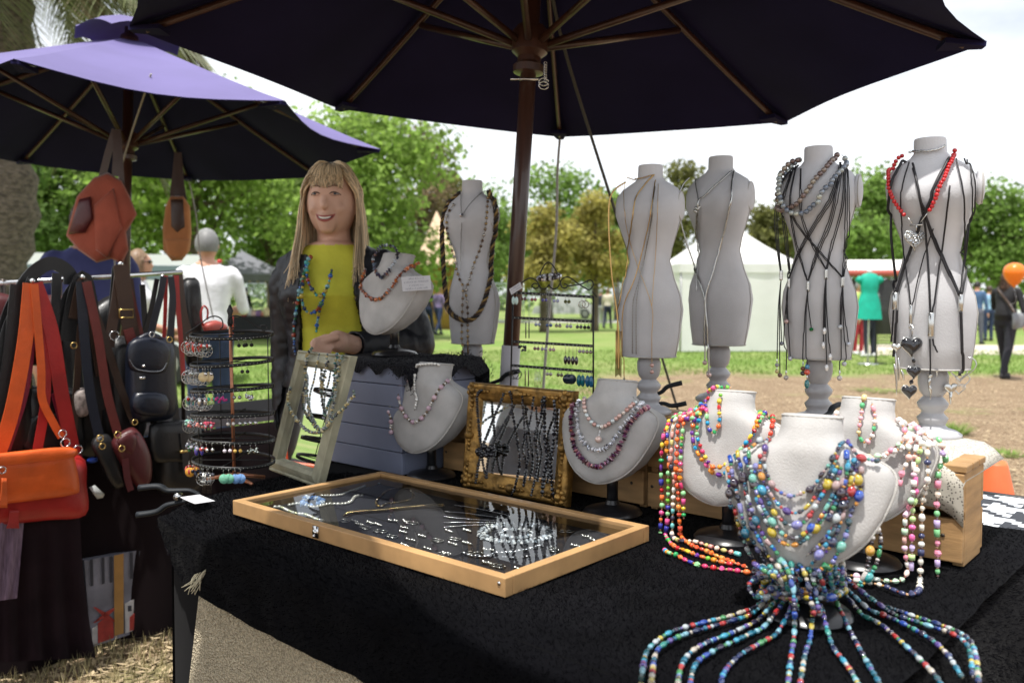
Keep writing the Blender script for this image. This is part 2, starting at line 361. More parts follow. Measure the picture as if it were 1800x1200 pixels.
# palm
def palm():
    X, D = -5.05, 8.3; root = thing('palm_tree', 'tall palm with rough trunk and drooping grey-green fronds at far left', 'palm', (X, D, 0))
    mb = MB(); pts = [V((X + .08 * sin(k * .5), D, k * .14)) for k in range(34)]
    mb.tube(pts, [.33 + .05 * (k % 2) for k in range(34)], 14); obj('trunk', mb, mat('palm_bark', (.14, .115, .09), .95, var=.5, vs=14, bump=1, bs=30, bdist=.04, stretch=(1, 1, 2)), root)
    top = V((X, D, 4.7)); fm = mat('palm_leaf', (.15, .17, .075), .6, island=.4, transl=.25); fd = mat('palm_dry', (.25, .2, .13), .8, island=.4, transl=.2)
    rr = random.Random(3)
    for i in range(46):
        a = rr.uniform(0, 2 * pi) if i > 26 else rr.uniform(-1.7, .5); l = rr.uniform(1.7, 3.0); dr = rr.uniform(.9, 2.3); mb = MB()
        e = V((cos(a), sin(a), 0)); path = []
        for k in range(15):
            t = k / 14; path.append(top + e * (l * (t - .22 * t * t)) + Z * (.55 * t - dr * t * t * 1.25))
        mb.tube(path, [.022 * (1 - .9 * k / 14) for k in range(15)], 4)
        pp = rsl(path, .045)
        for k, p in enumerate(pp[4:]):
            t = k / len(pp); side = V((-sin(a), cos(a), 0)); ll = .5 * sin(pi * min(1, .15 + .85 * t)) ** .5 + .08
            for s in (-1, 1):
                q = p + (side * s * .55 + e * .5 + Z * (-.75 + rr.uniform(-.2, .2))) * ll; f = e * .013
                mb.add([p - f, p + f, q], [(0, 1, 2)])
        obj('frond', mb, fd if i % 4 == 0 else fm, root, False, fix=False)
palm()

# ---------------------------------------------------------------- far stalls, fence, vehicles
white = mat('white_canvas', (.80, .80, .79), .7, var=.04, vs=2, bump=.15, bs=5, transl=.25)
def gazebo(label, px, d, half, eave, peak, m, rot, walls=(), legm=None, val=.22):
    X = (px - 900) / 1500 * d; root = thing('market_gazebo', label, 'gazebo', (X, d, 0)); c = V((X, d, 0))
    cs = [c + V((cos(rot + k * pi / 2), sin(rot + k * pi / 2), 0)) * half * 1.414 for k in range(4)]; mb = MB()
    for k in range(4):
        a, b = cs[k], cs[(k + 1) % 4]; rows = []
        for i in range(7):
            t = i / 6; z = lerp(eave, peak, t ** 1.35); rows.append([(a.lerp(c, t)).lerp(b.lerp(c, t), j / 6) + Z * z for j in range(7)])
        mb.grid(rows)
    obj('canopy', mb, m, root, False)
    for k in range(4):
        a, b = cs[k], cs[(k + 1) % 4]; mb = MB(); mb.grid([[a.lerp(b, j / 8) + Z * (eave - .003) for j in range(9)], [a.lerp(b, j / 8) * 1 + Z * (eave - val) for j in range(9)]]); obj('valance', mb, m, root, False)
        mb = MB(); mb.tube([cs[k] * 1 + (c - cs[k]) * .03, cs[k] + (c - cs[k]) * .03 + Z * eave], .025, 6); obj('leg', mb, legm or mat('grey_steel', (.4, .4, .4), .4, .8), root)
    for k in walls:
        a, b = cs[k], cs[(k + 1) % 4]; mb = MB(); mb.grid([[a.lerp(b, j / 10).lerp(c, .02 + .006 * sin(j * 2.1)) + Z * z for j in range(11)] for z in (.02, .8, 1.5, eave - .02)]); obj('wall_panel', mb, m, root)
    return root
gazebo('white peaked marquee behind the chain mannequins', 1272, 22, 1.55, 2.12, 3.35, white, radians(48), walls=(1, 2))
gazebo('dark grey peaked gazebo behind the man in white', 428, 28, 1.5, 2.05, 2.85, mat('grey_canvas', (.16, .165, .19), .7, var=.08, vs=2), radians(70))
def stuffed_counter(name, label, px, d, w_, h, m, items, group=None):
    X = (px - 900) / 1500 * d; root = thing(name, label, 'market table', (X, d, 0)); mb = MB(); mb.box((X, d, h / 2), (w_ / 2, 0, 0), (0, .35, 0), (0, 0, h / 2)); obj('cloth', mb, m, root, bevel=.02)
    return root
stuffed_counter('market_table', 'dark cloth covered table under the grey gazebo', 455, 27.6, 1.8, .72, mat('dark_cloth', (.03, .03, .035), .9), 0)
cols = [(.75, .3, .2), (.8, .65, .4), (.55, .1, .1), (.7, .7, .72), (.8, .55, .5), (.35, .2, .45)]
for i in range(9):
    X = (415 + i * 8 - 900) / 1500 * 27.5; mb = MB(); h = R.uniform(.12, .3); mb.lathe([(.07, 0), (.1, .04), (.11, h * .6), (.07, h), (.03, h + .03)], (X, 27.4 + R.uniform(-.15, .15), .722), 10)
    tag(obj('market_ware', mb, mat('ware_%d' % (i % 6), cols[i % 6], .5)), 'small coloured ware on the far dark table under the grey gazebo', 'ware', 'wares on the far table')
for i in range(5):
    X = (412 + i * 14 - 900) / 1500 * 27; mb = MB(); mb.ball((X, 27, 1.86), .055, 8, 6); mb.tube([(X, 27, 1.9), (X, 27, 2.06)], .006, 4)
    tag(obj('hanging_bulb', mb, mat('warm_bulb', (.85, .6, .4), .3)), 'round festoon bulb hanging under the edge of the grey gazebo', 'bulb', 'festoon bulbs of the grey gazebo')
mb = MB(); X = (482 - 900) / 1500 * 26; mb.lathe([(.12, .0), (.15, .3), (.155, .31)], (X, 26, .0), 12); tag(obj('bucket', mb, mat('white_plastic', (.75, .78, .74), .4)), 'white bucket on the lawn under the grey gazebo', 'bucket')
# brown display shelves inside the marquee
X = (1352 - 900) / 1500 * 21.5; root = thing('display_shelves', 'brown framed display shelves standing beside the white marquee', 'shelves', (X, 21.5, 0)); dk = mat('dark_brown_wood', (.09, .045, .03), .7, var=.2, vs=5)
mb = MB(); mb.box((X, 21.6, 1.45), (.42, 0, 0), (0, .02, 0), (0, 0, .62)); obj('back_panel', mb, mat('brown_panel', (.17, .085, .06), .8, var=.3, vs=6), root)
for z in (.85, 1.25, 1.62, 2.03):
    mb = MB(); mb.box((X, 21.45, z), (.44, 0, 0), (0, .14, 0), (0, 0, .015)); obj('shelf', mb, mat('pale_rail', (.45, .42, .42), .6), root)
for s in (-1, 1):
    mb = MB(); mb.box((X + s * .45, 21.5, 1.05), (.02, 0, 0), (0, .16, 0), (0, 0, 1.05)); obj('post', mb, dk, root)
for i in range(7):
    mb = MB(); x = X + R.uniform(-.36, .36); z = (.87, 1.27, 1.64)[i % 3]; mb.box((x, 21.42, z + .09), (.06, 0, 0), (0, .03, 0), (0, 0, .085)); tag(obj('framed_print', mb, mat('print_%d' % (i % 3), ((.5, .2, .15), (.6, .5, .4), (.25, .12, .1))[i % 3], .6)), 'small framed print on the brown display shelves by the marquee', 'print', 'prints on the brown shelves')
# far stall with red and white awning, pavilion
X = (1527 - 900) / 1500 * 32; root = thing('market_stall', 'far stall with red and white awning behind the teal dress', 'stall', (X, 32, 0)); mb = MB(); mb.box((X, 32, 1.0), (1.1, 0, 0), (0, .8, 0), (0, 0, 1.0)); obj('body', mb, mat('stall_dark', (.06, .055, .06), .9), root)
mb = MB(); mb.prism([(X - 1.4, 31, 2.2), (X - 1.4, 33, 2.2), (X - 1.4, 33, 2.75), (X - 1.4, 31.6, 2.72)], (2.8, 0, 0)); obj('awning', mb, mat('awning_white', (.75, .72, .7), .7), root, False)
mb = MB(); mb.box((X, 30.98, 2.22), (1.41, 0, 0), (0, .02, 0), (0, 0, .11)); obj('awning_band', mb, mat('awning_red', (.42, .09, .07), .7), root)
X = (772 - 900) / 1500 * 36; root = thing('timber_pavilion', 'yellow slatted pavilion with pale pointed roof behind leftmost mannequin', 'pavilion', (X, 36, 0))
for i in range(15):
    mb = MB(); mb.box((X - .75 + i * .107, 36, 1.35), (.035, 0, 0), (0, .03, 0), (0, 0, 1.35)); obj('slat', mb, mat('yellow_timber', (.55, .34, .1), .7, var=.2, vs=9), root)
mb = MB(); mb.box((X, 36.12, 1.35), (.78, 0, 0), (0, .03, 0), (0, 0, 1.34)); obj('back_wall', mb, mat('ochre_wall', (.4, .22, .07), .8), root)
mb = MB(); q = [V((X - .95, 35.2, 2.7)), V((X + .95, 35.2, 2.7)), V((X + .95, 37, 2.7)), V((X - .95, 37, 2.7))]; ap = V((X - .1, 36.1, 5.0)); mb.add(q + [ap], [(0, 1, 4), (1, 2, 4), (2, 3, 4), (3, 0, 4), (3, 2, 1, 0)]); obj('roof', mb, mat('pale_roof', (.72, .52, .36), .7), root, False)
mb = MB(); mb.box((X + .9, 35.6, 1.35), (.07, 0, 0), (0, .07, 0), (0, 0, 1.35)); obj('red_post', mb, mat('red_post', (.4, .1, .07), .7), root)
# temporary fence
wire = mat('galvanised_wire', (.42, .47, .50), .4, .6)
for k, (x0, x1, nm) in enumerate(((-14.0, -10.2, 'left of the leftmost mannequin'), (-3.2, .6, 'behind the umbrella pole'), (.9, 4.7, 'behind the earring ladder'), (5.0, 8.8, 'behind the gold-chain mannequin'))):
    root = thing('fence_panel', 'temporary wire fence panel across the lawn ' + nm, 'fence', (x0, 45, 0), 'temporary fence across the lawn')
    for a, b in (((x0, 45, 0), (x0, 45, 2.1)), ((x1, 45, 0), (x1, 45, 2.1)), ((x0, 45, 2.1), (x1, 45, 2.1)), ((x0, 45, .15), (x1, 45, .15))):
        mb = MB(); mb.tube([a, b], .03, 6); obj('rail', mb, wire, root)
    mb = MB()
    for i in range(1, 32): x = lerp(x0, x1, i / 32); mb.tube([(x, 45, .15), (x, 45, 2.1)], .007, 3)
    for i in range(1, 12): z = lerp(.15, 2.1, i / 12); mb.tube([(x0, 45, z), (x1, 45, z)], .006, 3)
    o = obj('mesh_infill', mb, wire, root); o['kind'] = 'stuff'
# vehicles
def vehicle(name, label, cat, X, D, L_, H_, Wd, col, ang, van=True):
    root = thing(name, label, cat, (X, D, 0)); ca, sa = cos(ang), sin(ang); c = V((X, D, 0)); ex = V((ca, sa, 0)); ey = V((-sa, ca, 0))
    def q(x, y, z): return c + ex * x + ey * y + Z * z
    if van: prof = [(-L_ / 2, .35), (-L_ / 2 + .02, 1.0), (-L_ / 2 + .14, H_ - .12), (-L_ / 2 + .4, H_), (L_ / 2 - 1.3, H_), (L_ / 2 - .95, H_ - .15), (L_ / 2 - .5, 1.05), (L_ / 2 - .03, .9), (L_ / 2, .35)]
    else: prof = [(-L_ / 2, .35), (-L_ / 2, .85), (-L_ / 2 + .5, .95), (-L_ / 2 + 1.1, H_), (L_ / 2 - 1.9, H_), (L_ / 2 - 1.2, .95), (L_ / 2 - .15, .8), (L_ / 2, .35)]
    mb = MB(); rows = []
    for y, k in ((-1, .0), (-.96, .05), (-.5, .0), (.5, .0), (.96, .05), (1, .0)):
        rows.append([q(x, y * Wd / 2 * (1 - (.10 if z > 1.1 else 0)), z + (0 if abs(y) < .9 else -.03)) for x, z in prof])
    mb.grid(rows); mb.add(rows[0], [tuple(range(len(prof)))]); mb.add(rows[-1], [tuple(range(len(prof)))[::-1]]); mb.add([rows[0][0], rows[0][-1], rows[-1][-1], rows[-1][0]], [(0, 1, 2, 3)])
    obj('body', mb, mat('paint_' + name, col, .3, coat=.6), root, auto=35)
    gl = mat('vehicle_glass', (.10, .16, .16), .08, spec=.8)
    zt, zb2 = H_ - .18, 1.08 if van else .98; k = .905
    wins = ([(-L_ / 2 + .35, -L_ / 2 + 1.7), (-L_ / 2 + 1.85, L_ / 2 - 1.75), (L_ / 2 - 1.65, L_ / 2 - .95)] if van else [(-L_ / 2 + 1.0, -.1), (0, L_ / 2 - 1.75)])
    for s in (-1, 1):
        for a, b in wins: mb = MB(); mb.prism([q(a, s * Wd / 2 * k, zb2), q(b + (.25 if b > L_ / 2 - 1.8 else 0), s * Wd / 2 * k, zb2), q(b, s * Wd / 2 * k, zt), q(a + .05, s * Wd / 2 * k, zt)], ey * s * .012); obj('side_window', mb, gl, root, False)
    mb = MB(); mb.prism([q(-L_ / 2 - .005, -.62, 1.08), q(-L_ / 2 - .005, .62, 1.08), q(-L_ / 2 + .11, .58, H_ - .22), q(-L_ / 2 + .11, -.58, H_ - .22)], ex * -.02); obj('rear_window', mb, gl, root, False)
    mb = MB(); mb.box(q(-L_ / 2 + .12, 0, H_ - .08), ey * .16, ex * .03, Z * .025); obj('brake_light', mb, mat('red_lens', (.5, .03, .03), .2), root)
    for s in (-1, 1): mb = MB(); mb.box(q(-L_ / 2 - .0, s * (Wd / 2 - .1), .85), ey * .06, ex * .03, Z * .16); obj('tail_light', mb, mat('red_lens', (.5, .03, .03), .2), root)
    for x in (-L_ / 2 + .85, L_ / 2 - .85):
        for s in (-1, 1):
            mb = MB(); mb.lathe([(.2, -.11), (.32, -.1), (.335, 0), (.32, .1), (.2, .11)], q(x, s * (Wd / 2 - .1), .335), 18, ey); wo_ = obj('wheel', mb, mat('tyre_rubber', (.02, .02, .02), .8), root, auto=40)
            mb = MB(); mb.lathe([(.03, -.115), (.19, -.113), (.2, 0), (.19, .113), (.03, .115)], q(x, s * (Wd / 2 - .1), .335), 14, ey); obj('rim', mb, mat('rim_alloy', (.5, .5, .5), .3, .9), wo_, auto=40)
vehicle('parked_van', 'white van with greenish windows behind the bag stall', 'van', -6.6, 12.6, 4.6, 1.92, 1.75, (.74, .77, .76), radians(196))
vehicle('parked_car', 'white car parked far off beyond the man in blue', 'car', 19.4, 36, 4.3, 1.45, 1.7, (.8, .8, .8), radians(10), van=False)
vehicle('parked_wagon', 'silver car far off beyond the lawn near the fence', 'car', 3.6, 58, 4.4, 1.5, 1.7, (.6, .6, .62), radians(175), van=False)

# ---------------------------------------------------------------- umbrellas
def canopy_mat():
    m = mat('navy_canvas', (.016, .0145, .052), .9, spec=.08, transl=.05, var=.15, vs=3, bump=.25, bs=220, bdist=.002)
    return m
navy = canopy_mat(); purple = mat('faded_violet_canvas', (.112, .092, .235), .75, var=.12, vs=2.5, bump=.25, bs=200, bdist=.002)
wood = mat('varnished_pole_wood', (.058, .024, .015), .35, var=.25, vs=6, stretch=(6, 6, .6), coat=.3)
rope_m = mat('grey_rope', (.35, .33, .30), .8); steel = mat('bright_steel', (.7, .7, .7), .2, 1)
def umbrella(label, c, R_, n, rot, top_m, apex=.46, foot=None, vent=True, hub=.0, sag=.09, skip=None):
    nrm = V(n).normalized(); e1 = V((0, 1, 0)).cross(nrm).normalized(); e2 = nrm.cross(e1); c = V(c)
    base = c - nrm * ((c.z) / nrm.z); root = thing('market_umbrella', label, 'umbrella', base)
    def pt(a, r, h): return c + (e1 * cos(a) + e2 * sin(a)) * r + nrm * h
    def hgt(t): return apex * (1 - t) ** 1.05                  # t: 0 hub .. 1 rim
    cm = MB(); cm2 = MB()
    for k in range(8):
        a0, a1 = rot + k * pi / 4, rot + (k + 1) * pi / 4; rows = []; rows2 = []
        for i in range(9):
            t = .10 + .90 * i / 8; row = []; row2 = []
            for j in range(9):
                s = j / 8; p = pt(a0, R_ * t, hgt(t)).lerp(pt(a1, R_ * t, hgt(t)), s)
                bow = sin(pi * s); p = p - nrm * .030 * bow * t + nrm * 0 
                if i == 8: p = p + (c - p).normalized() * sag * bow * 1.0
                elif i > 5: p = p + (c - p).normalized() * sag * bow * ((i - 5) / 3) ** 2
                row.append(p + nrm * .010); row2.append(p + nrm * .006)
            rows.append(row); rows2.append(row2)
        cm.grid(rows); cm2.grid([r[::-1] for r in rows2])
    can = obj('canopy', cm, top_m, root, True, auto=14, fix=False); obj('canopy_lining', cm2, navy, can, True, auto=14, fix=False)
    if vent:
        mb = MB()
        for k in range(8):
            a0, a1 = rot + k * pi / 4, rot + (k + 1) * pi / 4
            mb.grid([[pt(a0, r, h).lerp(pt(a1, r, h), j / 6) + nrm * (.03 * sin(pi * j / 6) if r > .2 else 0) for j in range(7)] for r, h in ((.01, apex + .10), (.14, apex + .065), (.26, apex - .02))])
        obj('vent_cap', mb, top_m, can, True, fix=False)
    for k in range(8):
        a = rot + k * pi / 4; mb = MB(); pr = [pt(a, R_ * t, hgt(t) - .016) for t in (.05, .35, .7, .955)]
        tn = nrm; mb.tube(cr(pr, 3), .013, 6, ell=(1.0, .7)); rb = obj('rib', mb, wood, root)
        mb = MB(); mb.tube([pt(a, .05, -.02 + hub), pt(a, R_ * .50, hgt(.50) - .035)], .011, 6); obj('strut', mb, wood, rb)
        mb = MB(); p = pt(a, R_ * .985, hgt(.985)); mb.prism([p + (e1 * cos(a) + e2 * sin(a)) * x + (e1 * -sin(a) + e2 * cos(a)) * y - nrm * .012 for x, y in ((-.10, -.035), (.012, -.014), (.012, .014), (-.10, .035))], nrm * .014); obj('corner_pocket', mb, navy, rb, False)
    mb = MB(); mb.lathe([(.030, -.11), (.044, -.105), (.046, -.085), (.034, -.075), (.034, -.06), (.052, -.045), (.055, .01), (.04, .03)], c + nrm * hub, 16, nrm); h = obj('hub', mb, wood, root, auto=40)
    mb = MB(); mb.lathe([(.04, -.04), (.05, 0), (.04, .04)], c + nrm * (apex - .03), 14, nrm); obj('top_hub', mb, wood, root)
    mb = MB(); mb.tube([base + nrm * .55, c + nrm * (apex + .05)], .0235, 14); obj('pole', mb, wood, root)
    mb = MB(); mb.tube([base + nrm * .02, base + nrm * (1.12 if not hub else .5)], .0275, 14); obj('pole_sleeve', mb, mat('white_sleeve', (.62, .60, .63), .5), root)
    mb = MB(); mb.lathe([(.24, 0), (.25, .03), (.22, .06), (.06, .08), (.045, .2)], base, 18); obj('base', mb, mat('base_iron', (.03, .03, .03), .5), root)
    return root, pt, nrm, h
um, upt, un, uh = umbrella('navy market umbrella over the jewellery table', (.054, 2.518, 2.012), 1.25, (.063, .041, 1), -.129, navy)
mb = MB(); hp = upt(0, 0, -.13); mb.tube([hp + V((-.05, -.03, 0)), hp + V((.03, -.03, 0))], .004, 6)
for k in range(2): mb.tube([hp + V((.03 + .015 + .014 * cos(a), -.03, -.008 - .010 * k + .011 * sin(a))) for a in [i * pi / 6 for i in range(13)]], .0018, 5)
obj('locking_pin', mb, steel, uh)
mb = MB()
for i in range(8): mb.tube([hp + V((.05 + .004 * cos(a), -.03, -.005 + i * .007 + .0055 * sin(a))) for a in [k * pi / 4 for k in range(9)]], .0012, 4)
obj('chain', mb, steel, uh)
lu, lpt, ln, lh = umbrella('violet topped umbrella over the handbag stall', (-1.917, 4.299, 2.052), 1.25, (.025, .034, 1), .125, purple, apex=.5, hub=.001)
umbrella('added unseen navy umbrella left of the camera, shading the display case', (-1.22, .30, 2.36), 1.25, (0, 0, 1), .2, navy)  # added umbrella outside the view; its shadow keeps the display case out of sun
def rope(name, label, pts, r, m, group=None):
    mb = MB(); mb.tube(cr(pts, 6), r, 6); return tag(obj(name, mb, m), label, 'rope', group)
c2 = upt(-.129 + pi / 2, 1.22, 0.0)
rope('guy_rope', 'pale guy rope hanging from the far umbrella corner', [c2, P(980, 300, c2.y - .03), P(978, 400, c2.y - .08), P(968, 520, c2.y - .15), P(958, 640, c2.y - .3), P(950, 760, c2.y - .4)], .0055, rope_m)
rope('tension_rope', 'dark taut rope slanting right from the umbrella top to the lawn', [upt(1.3, .12, .32), P(985, 60, 2.9), P(1068, 330, 3.3), P(1130, 520, 3.6), P(1192, 722, 4.0)], .0058, mat('dark_rope', (.07, .07, .065), .8))
rope('side_rope', 'thin grey cord hanging from the violet umbrella past the tan bag', [lpt(.125 + pi / 2, 1.22, 0), P(345, 380, 5.4), P(352, 450, 5.3), P(375, 560, 5.1)], .004, rope_m)
rope('front_cord', 'thin grey cord hanging beside the violet umbrella pole', [lpt(.125 + 6.5 * pi / 4, .9, .1), P(205, 330, 4.0), P(202, 480, 3.9), P(200, 560, 3.8)], .004, rope_m)
# ---------------------------------------------------------------- jewellery table
CT = .975        # crate top
FL = V((-.745, 1.86, 0)); FR = V((.331, .84, 0)); BR = T(-.29, 1.90); BL = T(-2.03, 1.90)
FD = (FR - FL).normalized(); FN = V((FD.y, -FD.x, 0)); FN = FN if FN.y < 0 else -FN     # front direction, outward normal
def PF(px, py, off=0):
    r = ray(px, py); t = ((FL + FN * off - EYE).dot(FN)) / r.dot(FN); return EYE + r * t
fur = mat('black_plush', (.0022, .0022, .003), 1.0, var=.5, vs=7, sheen=.04, bump=.35, bs=420, bdist=.003, spec=.05, stretch=(1, 1, .5))
velv = mat('black_velvet', (.006, .006, .007), .95, sheen=.05, spec=.1)
root = thing('jewellery_table', 'trestle table under the black fur throw', 'table', FL)
mb = MB(); mb.prism([FL + Z * .735, FR + Z * .735, BR + Z * .735, BL + Z * .735], Z * .03); obj('tabletop', mb, mat('table_board', (.5, .48, .45), .6), root, False)
for p in (FL, FR, BR, BL):
    q = p.lerp((FL + FR + BR + BL) / 4, .12); mb = MB(); mb.tube([q, q + Z * .737], .016, 8); obj('leg', mb, steel, root)
# velvet underlay and burlap
root = thing('velvet_cloth', 'black velvet undercloth hanging to the ground at the table left end', 'tablecloth', FL)
mb = MB()
def hang(a, b, off, zs, n=40, amp=.012, fr=9, nrm=None):
    d = (b - a); L_ = d.length; d.normalize(); nn = nrm or V((d.y, -d.x, 0)); rows = []
    for z in zs:
        k = (zs[0] - z); rows.append([a + d * L_ * i / n + nn * (off + amp * (k * 1.4) * (1 + sin(i / n * L_ * fr * 2.2 + 1.3 * sin(i * .31)))) + Z * z for i in range(n + 1)])
    return rows
ZS = [.788, .77, .70, .6, .45, .3, .15, .015]
mb.grid(hang(FL, FR, .002, ZS, amp=.004, nrm=FN)); obj('front_drop', mb, velv, root)
ln_ = (BL - FL).normalized(); lnn = V((-ln_.y, ln_.x, 0)); lnn = lnn if lnn.x < 0 else -lnn
mb = MB(); mb.grid(hang(FL, BL, .008, ZS, nrm=lnn)); obj('side_drop', mb, velv, root)
burl = mat('burlap', (.56, .485, .35), .95, var=.3, vs=190, detail=2, bump=1, bs=240, bdist=.008, voro=True, spec=.1)
mb = MB(); rows = []
for k, z in enumerate([.76, .70, .6, .5, .4, .3, .2, .1, .02]):
    pl = PF(lerp(372, 318, k / 8), 0); s0 = (PF(lerp(372, 322, k / 8), lerp(1000, 1280, k / 8)) - FL).dot(FD)
    rows.append([FL + FD * lerp(s0, 1.50, i / 44) + FN * (.009 + .028 * (.76 - z) * (1 + sin(i * .42 + 1) * .8)) + Z * z for i in range(45)])
mb.grid(rows); bo = tag(obj('burlap_cloth', mb, burl), 'coarse beige burlap cloth hanging below the fur throw', 'cloth')
mb = MB()
for i in range(26):
    p = PF(lerp(352, 372, i / 25), lerp(1000, 992, i / 25), .03); mb.tube(cr([p, p + V((-.012 + R.uniform(-.008, .008), -.004, -.02)), p + V((-.02 + R.uniform(-.02, .012), -.006, -.042 + R.uniform(-.012, .01)))], 3), .0009, 4)
obj('fringe', mb, mat('fringe_thread', (.55, .5, .36), .9), bo)
# fur throw
hempx = [(292, 884), (322, 950), (352, 1010), (415, 1056), (480, 1092), (600, 1145), (700, 1190), (800, 1240), (1000, 1330)]
hem = [((PF(*q) - FL).dot(FD), PF(*q).z) for q in hempx]
def hemz(s):
    if s <= hem[0][0]: return hem[0][1]
    for (a, za), (b, zb_) in zip(hem, hem[1:]):
        if a <= s <= b: return lerp(za, zb_, (s - a) / (b - a))
    return max(.18, hem[-1][1] - (s - hem[-1][0]) * .35)
root = thing('fur_throw', 'black plush fur throw covering the jewellery table', 'throw', FL)
mb = MB(); LF = (FR - FL).length; n1, n2 = 70, 46; rows = []
def ftop(s, t): 
    a = FL.lerp(FR, s); b = BL.lerp(BR, s); p = a.lerp(b, t); q = p * 6
    return p + Z * (TZ + .004 * mnoise.noise(q) + .0035 * mnoise.noise(p * 19) - .012 * max(0, 1 - t * 14) ** 2)
for j in range(14):
    k = (13 - j) / 13; row = []
    for i in range(n1 + 1):
        s = i / n1; zt = TZ - .018; zh = min(hemz(s * LF), zt - .01); z = lerp(zt, zh, k); fold = (zt - z) * (.05 + .10 * (.5 + .5 * sin(s * 15 + 1.2 * sin(s * 7))))
        row.append(FL + FD * s * LF + FN * (.012 + .024 * min(1, k * 6) ** .5 + fold * .6 + .006 * mnoise.noise(V((s * 30, z * 25, 0)))) + Z * z)
    rows.append(row)
for j in range(n2 + 1): rows.append([ftop(i / n1, (j / n2) ** 1.4) for i in range(n1 + 1)])
mb.grid(rows)
rn = U; rows = []
for j in range(12):
    k = j / 11; rows.append([FR.lerp(BR, i / 30) + rn * (-.01 + .04 * min(1, k * 5) ** .5 + .07 * k * (1 + .7 * sin(i * .7))) + FN * (.03 * (1 - i / 30) * k) + Z * (TZ - .004 - k * .62 + .01 * sin(i) * k) for i in range(31)])
mb.grid(rows); throw = obj('plush_cloth', mb, fur, root)
mb = MB(); vv = throw.data.vertices; org = origin(root); polys = throw.data.polygons
fr_ = random.Random(5); cand = []
for p in polys:
    cand.append((p.area, [vv[i].co + org for i in p.vertices], p.normal.copy()))
for a, q, nn in cand:
    if (sum(q, V()) / 4).y > 2.2: continue
    for _ in range(int(a * 42000 + fr_.random())):
        s, t = fr_.random(), fr_.random(); p = q[0].lerp(q[1], s).lerp(q[3].lerp(q[2], s), t)
        if nn.z < 0: nn = -nn if abs(nn.z) > .3 else nn
        e = (nn * (1 if nn.dot(EYE - p) > 0 else -1) + V((fr_.gauss(0, .55), fr_.gauss(0, .55), fr_.gauss(-.25, .4)))).normalized() * fr_.uniform(.005, .011); f = e.orthogonal().normalized() * .00055
        mb.add([p - f, p + f, p + e], [(0, 1, 2)])
o = obj('pile', mb, mat('plush_fibre', (.0028, .0028, .0038), 1.0, island=.6, spec=.04), root, False, fix=False); o['kind'] = 'stuff'
# wooden crates
pine = mat('pine_crate', (.40, .235, .10), .65, var=.28, vs=5, stretch=(1.5, 1.5, 9), bump=.25, bs=30, bdist=.002)
def crate(label, u0, u1, v0, v1, z0, z1, gap=.012):
    root = thing('wooden_crate', label, 'crate', T((u0 + u1) / 2, (v0 + v1) / 2, z0), 'pine crates along the back of the table'); um_, vm = (u0 + u1) / 2, (v0 + v1) / 2; h = (z1 - z0)
    def bar(name, ua, ub, va, vb, za, zb_): mb = MB(); mb.box(T((ua + ub) / 2, (va + vb) / 2, (za + zb_) / 2), U * (ub - ua) / 2, W * (vb - va) / 2, Z * (zb_ - za) / 2); obj(name, mb, pine, root, False, bevel=.002)
    t = .012
    for va, vb in ((v0, v0 + t), (v1 - t, v1)):
        bar('slat', u0, u1, va, vb, z0 + .008, z0 + h * .47); bar('slat', u0, u1, va, vb, z0 + h * .47 + gap, z1 - t - .002)
    for ua, ub in ((u0, u0 + .018), (u1 - .018, u1)): bar('end_board', ua + (.001 if ua == u0 else .0), ub, v0 + t + .001, v1 - t - .001, z0, z1 - t - .001)
    for k in range(3): bar('top_board', u0 - .002, u1 + .003, lerp(v0, v1, k / 3) + .002, lerp(v0, v1, (k + 1) / 3) - .002, z1 - t, z1)
    mb = MB()
    for z in (.3, .7):
        for u_ in (u0 + .012, u1 - .03): mb.lathe([(.0035, 0), (.003, .0015), (.001, .002)], T(u_, v0, z0 + h * z), 8, -W)
    obj('nails', mb, mat('dark_nail', (.08, .07, .06), .5, .8), root)
crate('pine crate in the front row at the right under the grip mat', -.975, -.363, 1.545, 1.68, TZ + .003, CT)
crate('pine crate in the front row behind the gilt mirror', -1.60, -.985, 1.545, 1.68, TZ + .003, CT)
crate('pine crate in the rear row under the sunlit mannequin', -1.02, -.45, 1.685, 1.88, TZ + .003, CT)
crate('pine crate in the rear row under the leftmost mannequin', -1.95, -1.03, 1.735, 1.88, TZ + .003, CT)
# non-slip mat
mm = bpy.data.materials.new('perforated_mat'); mm.use_nodes = True; t_ = mm.node_tree; b_ = t_.nodes['Principled BSDF']; b_.inputs['Roughness'].default_value = .8
tn = t_.nodes.new('ShaderNodeTexCoord'); vn = t_.nodes.new('ShaderNodeTexVoronoi'); vn.inputs['Scale'].default_value = 210; vn.inputs['Randomness'].default_value = .8
rn_ = t_.nodes.new('ShaderNodeValToRGB'); rn_.color_ramp.elements[0].position = .26; rn_.color_ramp.elements[0].color = (.10, .09, .08, 1); rn_.color_ramp.elements[1].position = .34; rn_.color_ramp.elements[1].color = (.52, .49, .42, 1)
t_.links.new(tn.outputs['Object'], vn.inputs['Vector']); t_.links.new(vn.outputs['Distance'], rn_.inputs[0]); t_.links.new(rn_.outputs[0], b_.inputs['Base Color'])
mb = MB(); rows = []
for j in range(17):
    row = []
    for i in range(15):
        u_ = lerp(-.66, -.362, i / 14); s = j / 16 * .37
        if s < .075: v_, z_ = 1.541 - .004 - .006 * sin(i * .8) * (1 - s / .075), CT + .004 - (.075 - s)
        else: v_, z_ = 1.537 + (s - .075), CT + .005
        if i > 11: z_ -= .0035 * (i - 11) ** 2; u_ -= .004 * (i - 11)
        row.append(T(u_ + .012 * (i > 11), v_, z_))
    rows.append(row)
